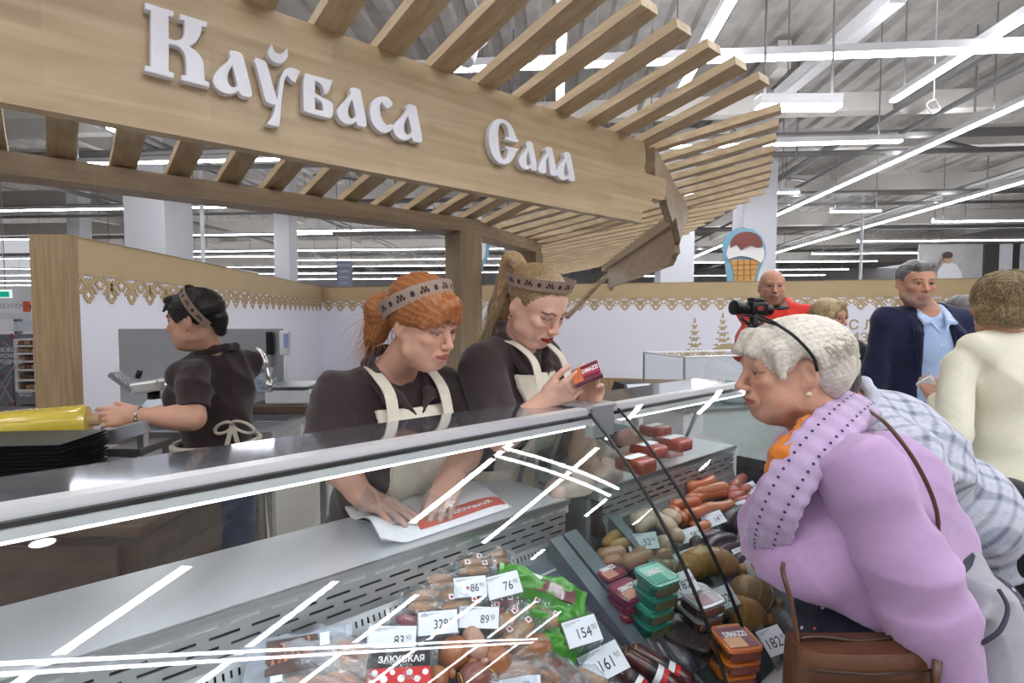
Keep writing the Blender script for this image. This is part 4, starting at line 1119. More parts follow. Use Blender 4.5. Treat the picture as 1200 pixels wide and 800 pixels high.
def inside_tube(t, M, pts, r, m, name='meat'):
    n = len(pts); P_ = [M @ Vector(p) for p in pts]; rs = [r * (.55 if i in (0, n - 1) else 1) for i in range(n)]
    MB().tube(cr(P_, 3) if False else P_, rs, 12).build(name, m, t, True)
def roll_x(deg, n):
    k = math.radians(deg); x = CR * math.cos(k) + CU * math.sin(k); return (x - n * x.dot(n)).normalized()
nb = (BEDN * .75 + Vector((0, -.35, .5)) * .5).normalized()
M_film2 = glass('bag_film', '#f3f6f8', 1.7, .1, .07, '#eef2f6')
M_foil = glass('bag_frost', '#dfe6ee', 1.5, .15, .3, '#dfe6f2')
# bag with a printed shrimp picture
c = bed(352, 770, .05); x = roll_x(32, nb)
t, M = pillow(c, x, nb, .17, .1, .035, 'printed_pack', 'film pack with a printed picture of sliced smoked meat next to the duct panel', M_foil, seed=1)
mb = MB(); mb.box(-.06, .03, -.036, .03, .0185, .0195, M); mb.build('printed_picture', mat('picture_dark', '#4b332c', .4, var=.3, scale=30), t)
for k in range(7):
    mb = MB(); mb.grid(lambda a, b: M @ Vector((-.05 + k * .011 + .006 * math.cos(a * 2.6) * b, -.02 + .034 * a + .002 * k, .0205 + .003 * b)), 6, 3); mb.build('meat_slice', mat('slice_red', '#b5533a', .35, var=.35, scale=60) if k % 2 else mat('slice_orange', '#d0845a', .35, var=.3, scale=60), t, True)
MB().box(.034, .052, .004, .03, .0196, .0204, M).build('sticker', M_card, t)
MB().box(-.05, -.03, -.05, -.038, .0196, .0204, M).build('sticker', M_card, t)
# bag of pink frankfurters
c = bed(404, 776, .05); x = roll_x(-35, nb)
t, M = pillow(c, x, nb, .17, .1, .05, 'frankfurter_bag', 'clear bag of pinkish frankfurters left of the price tag 83', M_film2, seed=2)
t['label'] = 'clear bag of pinkish frankfurters beneath the price tag 83'
for k in range(3): inside_tube(t, M, [(-.06, -.03 + .028 * k, 0), (-.03, -.032 + .028 * k, .003), (.03, -.03 + .028 * k, .004), (.06, -.028 + .028 * k, 0)], .0135, mat('frank_pink', '#b98a78', .35, var=.15, coat=.4), 'frankfurter')
c = bed(372, 800, .045); t, M = pillow(c, roll_x(8, nb), nb, .19, .09, .05, 'frankfurter_bag', 'clear bag of long pale frankfurters in front of the printed meat pack', M_film2, seed=3)
for k in range(3): inside_tube(t, M, [(-.075, -.025 + .025 * k, 0), (-.03, -.027 + .025 * k, .003), (.03, -.025 + .025 * k, .004), (.075, -.023 + .025 * k, 0)], .0125, MATS['frank_pink'], 'frankfurter')
# dark labelled pack with red dots
c = bed(466, 788, .05); x = roll_x(20, nb)
t, M = pillow(c, x, nb, .14, .085, .04, 'labelled_pack', 'pack with a black label, white lettering and a red dotted band', M_film2, seed=4)
MB().box(-.06, .06, -.002, .036, .0215, .0225, M).build('black_label', mat('label_black', '#1b1c1f', .4), t)
text_mesh('label_text', 'ЗАКУСКАЯ', .017, mat('label_white', '#f0eef0', .5), t, M @ Matrix.Translation((.005, .012, .0231)), .0003, 'CENTER', .0004)
MB().box(-.06, .06, -.036, -.003, .0215, .0225, M).build('red_band', mat('label_red', '#c8232a', .4), t)
for (a, b, r) in ((-.045, -.012, .006), (-.028, -.024, .007), (-.012, -.012, .005), (.004, -.024, .007), (.02, -.013, .006), (.034, -.026, .006), (.05, -.014, .006), (-.052, -.03, .005)):
    MB().lathe([(r, 0), (r, .0006)], 10, M @ Matrix.Translation((a, b, .0226))).build('dot', MATS['label_white'], t)
# bagged hams and boiled sausages
hams = [(532, 765, 30, 20, -25, 'stubby bagged orange-brown ham under the price tag 329'), (580, 775, 26, 22, 60, 'round bare-looking orange ham end before the loin pack'),
        (556, 794, 30, 18, 10, 'ham with a purple bruise cut off by the frame edge'), (512, 795, 22, 15, 20, 'small brown ham next to the red dotted pack'), (628, 758, 30, 15, 10, 'brown ham under the crumpled printed bags')]
for i, (x_, y_, L_, r_, rl, lb) in enumerate(hams):
    k = math.radians(rl); dx, dy = L_ * math.cos(k), -L_ * math.sin(k)
    s = sausage(x_ - dx * .62, y_ - dy * .62, x_ + dx * .62, y_ + dy * .62, r_, M_brn if i != 2 else mat('ham_plum', '#8d5146', .32, var=.3, scale=20, coat=.5), 'ham', lb, None, h=.045, cat='ham', tie=(.15,), seg=14)
sausage(548, 735, 566, 772, 13, mat('sausage_frost', '#b98f80', .3, var=.15, coat=.5), 'boiled_sausage', 'pale boiled sausage with a frosted rounded end beside the stubby ham', None, h=.06, tie=(.3,))
for i, (x_, y_, L_, W_, rl, lb) in enumerate([(600, 735, .12, .095, 55, 'crumpled clear bag of hams with small red square prints under price tag 89'), (640, 715, .12, .1, -50, 'crumpled clear bag of hams with red square prints against the green pack'), (540, 705, .12, .08, 20, 'crumpled clear bag of sausages behind price tag 86'),
                                           (555, 665, .1, .06, 25, 'small clear bag at the duct panel behind the other bags'), (590, 715, .1, .075, 10, 'clear bag with a rosy label between the tags 89 and 76')]):
    c = bed(x_, y_, .065); t, M = pillow(c, roll_x(rl, nb), nb, L_, W_, .055, 'ham_bag', lb, M_film2, seed=10 + i, wav=.009)
    for k in range(2): inside_tube(t, M, [(-L_ * .36, -W_ * .2 + W_ * .4 * k, 0), (-L_ * .2, -W_ * .2 + W_ * .4 * k, .002), (L_ * .2, -W_ * .2 + W_ * .4 * k, .002), (L_ * .36, -W_ * .2 + W_ * .4 * k, 0)], W_ * .2, M_brn2 if i != 4 else mat('rosy', '#a84a5a', .4, var=.2), 'ham')
    for (a, b) in ((.1, .15), (-.22, -.12), (.2, -.2)):
        MB().box(a * L_ - .006, a * L_ + .006, b * W_ - .006, b * W_ + .006, .031, .0316, M).build('printed_square', MATS['label_white'], t)
        MB().box(a * L_ - .0035, a * L_ + .0035, b * W_ - .0035, b * W_ + .0035, .0317, .0321, M).build('printed_mark', mat('print_wine', '#a3394a', .4), t)
for i, (x_, y_, L_, W_, rl, m_, lb) in enumerate([(500, 706, .11, .07, 15, M_brn2, 'clear bag of hams squeezed between the tags 83 and 329'), (622, 772, .12, .085, 35, M_brn, 'clear bag with a brown ham below the crumpled printed bags'), (690, 800, .11, .06, -40, M_brn2, 'small clear bag of pale ham beneath the price tag 161'),
                                               (436, 800, .12, .07, 12, M_brn2, 'clear bag of pale sausages in front of the frankfurters'), (480, 734, .09, .055, -10, mat('rosy', '#a84a5a', .4, var=.2), 'little bag with a rosy ham behind the black-labelled pack'), (640, 800, .1, .07, -20, M_brn, 'clear bag of dark ham at the lower edge of the heap'),
                                               (518, 684, .1, .06, 25, M_brn2, 'clear bag of hams leaning on the duct lip'), (580, 655, .09, .055, 20, M_brn2, 'clear bag of small sausages lying highest on the duct lip')]):
    c = bed(x_, y_, .04); t, M = pillow(c, roll_x(rl, nb), nb, L_, W_, .05, 'ham_bag', lb, M_film2, seed=60 + i, wav=.008)
    for k in range(2): inside_tube(t, M, [(-L_ * .36, -W_ * .2 + W_ * .4 * k, 0), (-L_ * .2, -W_ * .2 + W_ * .4 * k, .002), (L_ * .2, -W_ * .2 + W_ * .4 * k, .002), (L_ * .36, -W_ * .2 + W_ * .4 * k, 0)], W_ * .2, m_, 'ham')
c = bed(600, 790, .04); t, M = pillow(c, roll_x(5, nb), nb, .15, .1, .045, 'loin_pack', 'flat clear pack of pale loin at the bottom of the heap', M_film2, seed=21)
inside_tube(t, M, [(-.06, 0, 0), (-.03, .005, 0), (.03, .005, 0), (.06, 0, 0)], .022, mat('loin', '#b08a78', .35, var=.25, scale=18), 'loin')
c = bed(660, 792, .04); t, M = pillow(c, roll_x(-55, nb), nb, .13, .065, .05, 'speckled_sausage_pack', 'clear pack with one speckled brown sausage next to the price tag 161', M_film2, seed=22)
inside_tube(t, M, [(-.055, 0, 0), (-.03, 0, .002), (.03, 0, .002), (.055, 0, 0)], .024, mat('speckled', '#7b5048', .35, var=.6, scale=70, coat=.5), 'sausage')
# green packs
for i, (x_, y_, rl, w, d, lb) in enumerate([(634, 690, -28, .2, .075, 'bright green bag with a clear window, uppermost of the green bags'), (650, 722, -20, .15, .07, 'bright green bag folded under the windowed one'), (652, 755, -50, .08, .05, 'small torn green bag corner at the tag 154')]):
    c = bed(x_, y_, .085 - .02 * i); t, M = pillow(c, roll_x(rl, nb), nb, w, d, .05, 'green_bag', lb, mat('bag_green', '#47992a', .25, var=.15, scale=15, coat=.5), seed=30 + i, wav=.007)
    if i == 0:
        MB().grid(lambda a, b: M @ Vector((-.02 + .1 * a, -.03 + .035 * b, .027 + .003 * math.sin(6 * a))), 8, 4).build('clear_window', mat('window_meat', '#7d4a4e', .2, var=.5, scale=40, coat=.8), t, True)
        MB().box(-.03, -.005, .0, .012, .0285, .0292, M).build('white_flash', MATS['label_white'], t)
# dry red sausages with printed bands
for i, s in enumerate([(726, 762, 800, 808, 11), (712, 772, 770, 820, 10), (738, 758, 815, 800, 9)]):
    t = sausage(*s[:4], s[4], mat('dry_red', '#5a2424', .3, var=.6, scale=90, coat=.6), 'dry_sausage', ('speckled dry red sausage with a pink and black band', 'speckled dry red sausage with a red round seal', 'speckled dry red sausage lying against the slate partition')[i], None, h=.04, tie=(.1,))
    a = bed(s[0], s[1], .04); b = bed(s[2], s[3], .04); r = s[4] * ((a.y + b.y) / 2) / F
    for (f0, f1, mm) in ((.48, .56, 'label_black'), (.57, .66, 'label_white'), (.67, .74, 'label_red')):
        MB().tube([a.lerp(b, f0), a.lerp(b, f1)], r * 1.03, 14, False).build('printed_band', MATS[mm], t, True)
# goods on the working decks
c = onz(660, 545, 1.03)
def meat_pack(px, py, z, w, d, hh, roll, label, m, mf=True):
    c = onz(px, py, z); t = thing('meat_pack', label, 'meat', Vector((c.x, c.y, z)))
    M = frame((c.x, c.y, z), Vector((math.cos(roll), math.sin(roll), 0)), (0, 0, 1))
    r = random.Random(int(px)); ph = r.uniform(0, 6)
    mb = MB(); mb.grid(lambda a, b: M @ Vector(((b > 0) * 0 + w / 2 * math.cos(a * 2 * math.pi) * math.sin(b * math.pi / 2) * (1 + .1 * math.sin(5 * a * 6.28 + ph)), d / 2 * math.sin(a * 2 * math.pi) * math.sin(b * math.pi / 2), hh * math.cos(b * math.pi / 2) * (1 + .12 * math.sin(4 * a * 6.28 + ph)))), 20, 7, True)
    mb.build('meat', m, t, True)
    return t
M_pork = mat('pork_pink', '#c79c93', .35, var=.25, scale=14, coat=.4); M_pork2 = mat('pork_pale', '#cfb3a6', .35, var=.2, scale=14, coat=.4)
for i, (x_, y_, w, d, lb) in enumerate([(668, 574, .17, .13, 'big pale lump of raw pork on the deck by the joint'), (704, 558, .17, .15, 'raw pink pork lump behind the black glass edge'), (742, 543, .17, .15, 'raw pork lump with a pale rind on the second deck'), (778, 530, .16, .14, 'raw pork lump nearest the far end of the second deck'),
                                       (700, 535, .15, .12, 'smaller raw pork lump behind the pale one on the deck'), (738, 520, .15, .12, 'rosy raw pork lump below the red packs')]):
    meat_pack(x_, y_, 1.001, w, d, .06, .6 + .4 * i, lb, M_pork if i % 2 else M_pork2)
def red_pack(px, py, z, label, m1, w=.1, d=.14, hh=.045, roll=.7):
    c = onz(px, py, z + hh); c = Vector((c.x, c.y, z)); t = thing('red_pack', label, 'pack', c)
    M = frame(c, Vector((math.cos(roll), math.sin(roll), 0)), (0, 0, 1))
    MB().rbox(-w / 2, w / 2, -d / 2, d / 2, 0, hh, .012, M).build('meat_block', m1, t, True)
    MB().box(-w * .5, w * .5, -d * .12, d * .2, hh + .0005, hh + .0015, M).build('white_label', MATS['label_white'], t)
mr = mat('red_sausage_meat', '#a8493a', .3, var=.4, scale=40, coat=.6)
st = thing('packs_shelf', 'grey plastic crate standing behind the second display case', 'crate', un(1.62, -1.52, 0))
mb = MB(); ubox(mb, 1.45, 1.95, -1.68, -1.42, 0, 1.05); mb.build('crate_body', M_slate, st)
for i, (x_, y_, lb) in enumerate([(768, 498, 'red vacuum pack of sausages with a white label, far one on the crate'), (760, 520, 'red vacuum pack of sausages in the middle of the crate'), (790, 512, 'red vacuum pack of sausages at the crate end'), (745, 535, 'red vacuum pack of sausages at the near corner of the crate')]):
    c = onz(x_, y_, 1.1); u_, n_, _ = tun(c)
    red_pack(x_, y_, 1.051, lb, mr, .085, .11)
# ================================================================== working area behind the counter
M_brownboard = mat('brown_board', '#5d4638', .5, var=.2, scale=8)
M_cardb = mat('cardboard', '#7a5c44', .75, var=.15, scale=6)
# brown cabinet that carries the wrapping machine
cx0, cx1, cy0, cy1, cz = -2.75, -.98, 1.40, 1.84, .985
t = thing('wrapping_table', 'brown wooden cabinet table with a pale worktop under the yellow film roll', 'table', ((cx0 + cx1) / 2, (cy0 + cy1) / 2, 0))
MB().box(cx0 + .02, cx1 - .02, cy0 + .02, cy1 - .02, 0, cz - .035, None).build('cabinet_body', wood('cabinet_brown', '#4f382b', '#38261d', 0, 'x', .35, False), t)
MB().rbox(cx0, cx1, cy0, cy1, cz - .034, cz, .006).build('worktop', wood('worktop_brown', '#5b4636', '#463327', 0, 'x', .4), t)
for k in range(3):
    xa = cx0 + .05 + k * (cx1 - cx0 - .1) / 3; xb = xa + (cx1 - cx0 - .1) / 3 - .02
    d = MB().rbox(xa, xb, cy0 - .0, cy0 + .018, .08, cz - .06, .004).build('door', MATS['cabinet_brown'], t)
    MB().box(xb - .035, xb - .02, cy0 - .02, cy0 - .002, .55, .7).build('handle', M_steel, d)
# film wrapping machine with its yellow roll
t = thing('film_wrapper', 'steel film wrapping machine with a cutting bar on the wrapping table', 'machine', (-1.6, 1.72, cz + .001))
MB().rbox(-2.1, -1.2, 1.645, 1.83, cz + .001, 1.10, .008).build('base', M_steelm, t)
A = P(84, 524, 1.635); B = P(172, 499, 1.70)
MB().bar(A, B, .035, .04).build('cutting_bar', M_steel, t)
for q in (A.lerp(B, .06), A.lerp(B, .94)): MB().box(q.x - .01, q.x + .01, q.y - .012, q.y + .012, cz + .001, q.z - .021).build('bar_foot', M_steel, t)
MB().rbox(-1.27, -1.16, 1.66, 1.82, 1.101, 1.125, .004).build('hot_plate', mat('plate_dark', '#3b3b3d', .4), t)
MB().rbox(-1.42, -1.20, 1.622, 1.639, 1.02, 1.09, .003).build('control_panel', mat('panel_olive', '#6b6540', .4), t)
for (x, m) in ((-1.30, mat('knob_green', '#2c8a56', .3)), (-1.25, mat('knob_red', '#c25a3a', .3))):
    MB().lathe([(.012, 0), (.012, .012), (.009, .016)], 12, Matrix.Translation((x, 1.6215, 1.06)) @ Matrix.Rotation(math.pi / 2, 4, 'X')).build('knob', m, t, .6)
ra = P(-10, 504, 1.68); rb = P(104, 493, 1.78)
t = thing('film_roll', 'roll of glossy yellow cling film lying on the wrapping machine', 'film roll', (ra + rb) / 2)
ax = (rb - ra).normalized(); M = frame(ra, None, ax); Ln = (rb - ra).length
M_yel = mat('yellow_film', '#d8bf4a', .15, var=.12, scale=30, coat=.8)
MB().lathe([(.02, 0), (.05, 0), (.056, .01)] + [(.056 + .0008 * (i % 2), .01 + (Ln - .02) * i / 24) for i in range(25)] + [(.05, Ln), (.02, Ln)], 28, M).build('film', M_yel, t, .5)
MB().lathe([(.018, -.03), (.018, Ln + .03)], 14, M).build('core', mat('core_card', '#b79a72', .7), t, .6)
for (f) in (.02, Ln - .02):
    q = ra + ax * f; MB().box(q.x - .02, q.x + .02, q.y - .03, q.y + .03, 1.101, max(1.104, q.z - .057)).build('cradle', M_steel, t)
# stack of black trays
for k in range(20):
    zz_ = cz + .001 + .0105 * k
    o = MB().add([(-.17, -.09, 0), (.13, -.09, 0), (.13, .09, 0), (-.17, .09, 0), (-.18, -.1, .010), (.14, -.1, .010), (.14, .1, .010), (-.18, .1, .010)], [(0, 3, 2, 1), (4, 5, 6, 7), (0, 1, 5, 4), (1, 2, 6, 5), (2, 3, 7, 6), (3, 0, 4, 7)], Matrix.Translation((-1.36 + .002 * (k % 3), 1.51 - .0015 * (k % 2), zz_)) @ Matrix.Rotation(.1, 4, 'Z')).build('black_tray', mat('tray_black', '#232226', .4, var=.1), None, False, loc=(-1.36, 1.51, zz_))
    tag(o, 'thin black foam tray in the tall stack beside the film roll' if k < 19 else 'topmost black foam tray of the stack beside the film roll', 'tray', 'black trays in a stack' if k < 19 else None)
# cardboard boxes under the counter side
for i, (x, y, w, d, h, z, lb) in enumerate([(-.80, 1.50, .30, .22, .34, 0, 'brown cardboard box on the floor behind the first case'), (-.81, 1.51, .28, .2, .3, .345, 'brown cardboard box with a white sticker stacked behind the first case')]):
    M = Matrix.Translation((x, y, z)) @ Matrix.Rotation(.75, 4, 'Z')
    t = thing('cardboard_box', lb, 'box', (x, y, z)); MB().box(-w / 2, w / 2, -d / 2, d / 2, .001, h, M).build('carton', M_cardb, t)
    MB().box(-w / 2 - .001, w / 2 + .001, -.025, .025, h + .0005, h + .0012, M).build('tape', mat('tape_tan', '#9b7b55', .3), t)
    MB().box(-.05, .04, -d / 2 - .002, -d / 2 - .0005, h * .5, h * .75, M).build('sticker', M_card, t)
# steel sink table with splash panel
sx0, sx1, sy0, sy1, sz = -2.55, -1.2, 2.66, 3.5, .96
t = thing('sink_table', 'stainless steel sink table with a tall splash panel behind the dark-haired saleswoman', 'table', ((sx0 + sx1) / 2, (sy0 + sy1) / 2, 0))
mb = MB()
mb.box(sx0, sx1, sy0, sy0 + .06, sz - .04, sz); mb.box(sx0, sx1, sy1 - .35, sy1, sz - .04, sz); mb.box(sx0, -2.0, sy0 + .06, sy1 - .35, sz - .04, sz); mb.box(sx1 - .05, sx1, sy0 + .06, sy1 - .35, sz - .04, sz)
mb.build('steel_top', M_steel, t)
mb = MB(); mb.box(-2.0, sx1 - .05, sy0 + .06, sy1 - .35, sz - .24, sz - .235); mb.box(-2.0, -1.995, sy0 + .06, sy1 - .35, sz - .235, sz - .041); mb.box(sx1 - .056, sx1 - .051, sy0 + .06, sy1 - .35, sz - .235, sz - .041); mb.box(-1.995, sx1 - .057, sy1 - .356, sy1 - .351, sz - .235, sz - .041); mb.build('basin', M_steelm, t)
for (x, y) in ((sx0 + .03, sy0 + .03), (sx1 - .03, sy0 + .03), (sx0 + .03, sy1 - .03), (sx1 - .03, sy1 - .03)): MB().box(x - .02, x + .02, y - .02, y + .02, 0, sz - .041).build('leg', M_steel, t)
MB().box(sx0, P(333, 420, 3.5).x, sy1 - .02, sy1, sz + .001, P(200, 385, 3.5).z).build('splash_panel', mat('splash_steel', '#a5a6ab', .35, .6, var=.06, scale=3), t)
MB().box(sx0, sx1, sy0 + .02, sy0 + .03, sz - .16, sz - .041).build('front_apron', M_steel, t)
# tap
p = P(296, 480, 3.05)
tp = thing('tap', 'tall chrome swan-neck tap behind the saleswoman at the sink', 'tap', (p.x, 3.2, sz + .001))
x0 = p.x - .08
MB().tube(cr([(x0, 3.2, sz + .001), (x0, 3.2, 1.2), (x0 + .01, 3.19, 1.3), (x0 + .06, 3.16, 1.345), (x0 + .12, 3.12, 1.30), (x0 + .15, 3.1, 1.2), (x0 + .155, 3.1, 1.16)], 5), .014, 10).build('spout', mat('chrome', '#d6d3cc', .12, 1.), tp, True)
MB().tube([(x0 + .155, 3.1, 1.17), (x0 + .158, 3.1, 1.10)], [.02, .017], 10).build('nozzle', MATS['chrome'], tp, True)
MB().lathe([(.03, 0), (.03, .012), (.016, .02)], 14, Matrix.Translation((x0, 3.2, sz + .002))).build('base_ring', MATS['chrome'], tp, .6)
# brown board with the scale
bx0, bx1 = P(296, 470, 3.25).x, P(372, 470, 3.25).x
t = thing('cutting_board', 'brown cutting board under the white scale', 'board', ((bx0 + bx1) / 2, 3.3, sz + .001))
MB().rbox(bx0, bx1 - .0, 3.16, 3.47, sz + .001, sz + .05, .006).build('slab', M_brownboard, t)
z0 = sz + .0505
t = thing('shop_scale', 'white electronic scale with a steel pan and a pole display', 'scale', ((bx0 + bx1) / 2 + .05, 3.3, z0))
xa, xb = P(314, 455, 3.25).x, P(383, 455, 3.25).x
M_sc = mat('scale_white', '#dedfe2', .35, var=.03)
MB().rbox(xa, xb - .1, 3.2, 3.45, z0, z0 + .085, .012).build('housing', M_sc, t)
MB().add([(xb - .1, 3.2, z0), (xb, 3.2, z0), (xb, 3.45, z0), (xb - .1, 3.45, z0), (xb - .1, 3.2, z0 + .085), (xb - .015, 3.2, z0 + .022), (xb - .015, 3.45, z0 + .022), (xb - .1, 3.45, z0 + .085)], [(0, 3, 2, 1), (4, 5, 6, 7), (0, 1, 5, 4), (1, 2, 6, 5), (2, 3, 7, 6), (3, 0, 4, 7)]).build('keyboard_wedge', M_sc, t)
MB().add([(xb - .09, 3.22, z0 + .0805), (xb - .025, 3.22, z0 + .0325), (xb - .025, 3.43, z0 + .0325), (xb - .09, 3.43, z0 + .0805)], [(0, 1, 2, 3)]).build('keyboard', mat('keys_grey', '#9fa4b4', .4, var=.3, scale=60), t)
MB().rbox(xa + .01, xb - .09, 3.18, 3.46, z0 + .1, z0 + .112, .004).build('steel_pan', M_steel, t)
MB().box(xa + .12, xb - .2, 3.28, 3.36, z0 + .0855, z0 + .0995).build('pan_support', M_black, t)
px_ = P(327, 440, 3.3).x
MB().tube([(px_, 3.40, z0 + .086), (px_, 3.40, P(327, 415, 3.4).z)], .011, 10).build('pole', M_sc, t, True)
zt_, zb_ = P(327, 387, 3.4).z, P(327, 416, 3.4).z
MB().rbox(px_ - .032, px_ + .035, 3.38, 3.42, zb_, zt_, .01).build('display_head', M_sc, t)
MB().box(px_ + .0, px_ + .026, 3.374, 3.379, zb_ + .05, zt_ - .02).build('display', mat('lcd_blue', '#8fa0cf', .2), t)
# black scraper hanging on the splash panel
p = P(315, 390, 3.45)
t = thing('scraper', 'black-handled scraper hanging on the splash panel beside the scale display', 'scraper', p)
MB().rbox(p.x - .018, p.x + .018, 3.44, 3.475, p.z - .14, p.z + .01, .008).build('handle', M_black, t)
MB().box(p.x - .006, p.x + .006, 3.45, 3.462, p.z - .22, p.z - .141).build('shank', M_steel, t)
# crumpled clear bags by the sink
for k, (x, y) in enumerate(((306, 440), (312, 452))):
    c = P(x, y, 3.3); pillow(c, Vector((1, .2, .1)), Vector((0, -1, .3)), .12, .09, .06, 'plastic_bag', ('crumpled clear plastic bag hanging by the tap', 'crumpled clear plastic bag lying against the scale')[k], M_foil, cat='bag', seed=50 + k, wav=.012)
# slicer
p = P(178, 486, 2.85)
t = thing('meat_slicer', 'steel meat slicer with a studded pusher arm by the splash panel', 'slicer', (p.x, 2.85, sz + .001))
x = p.x; z = sz + .001
MB().rbox(x - .12, x + .16, 2.76, 3.0, z, z + .07, .02).build('base', M_steelm, t)
MB().add([(x - .05, 2.8, z + .07), (x + .12, 2.8, z + .07), (x + .12, 2.95, z + .07), (x - .05, 2.95, z + .07), (x + .0, 2.82, z + .14), (x + .1, 2.82, z + .14), (x + .1, 2.93, z + .14), (x + .0, 2.93, z + .14)], [(0, 3, 2, 1), (4, 5, 6, 7), (0, 1, 5, 4), (1, 2, 6, 5), (2, 3, 7, 6), (3, 0, 4, 7)]).build('motor_block', M_steel, t)
MB().rbox(-.075, .075, -.06, .06, -.03, .03, .012, Matrix.Translation((x + .02, 2.82, z + .21)) @ Matrix.Rotation(-.15, 4, 'Y')).build('carriage', mat('slicer_cream', '#d7d6d2', .3, .4), t)
MB().tube([(x + .02, 2.84, z + .14), (x + .02, 2.84, z + .19)], .03, 12).build('carriage_post', M_black, t, True)
Mp = Matrix.Translation((x - .10, 2.80, z + .235)) @ Matrix.Rotation(.65, 4, 'Y')
MB().box(-.07, .07, -.04, .04, -.012, .012, Mp).build('pusher_arm', M_steel, t)
for i in range(5):
    for j in range(3): MB().lathe([(.008, 0), (.003, .012)], 8, Mp @ Matrix.Translation((-.056 + .028 * i, -.026 + .026 * j, .0122))).build('stud', M_steel, t)
MB().tube([(x - .035, 2.8, z + .255), (x - .02, 2.8, z + .295)], [.014, .014], 10).build('handle', M_black, t, True)
MB().lathe([(.085, -.006), (.09, 0), (.085, .006)], 28, Matrix.Translation((x + .15, 2.84, z + .16)) @ Matrix.Rotation(1.1, 4, 'Y')).build('blade', mat('chrome', '#d6d3cc', .12, 1.), t, .5)
MB().lathe([(.02, -.02), (.024, 0), (.02, .02)], 14, Matrix.Translation((x + .17, 2.82, z + .24)) @ Matrix.Rotation(1.1, 4, 'Y')).build('knob', MATS['chrome'], t, .5)
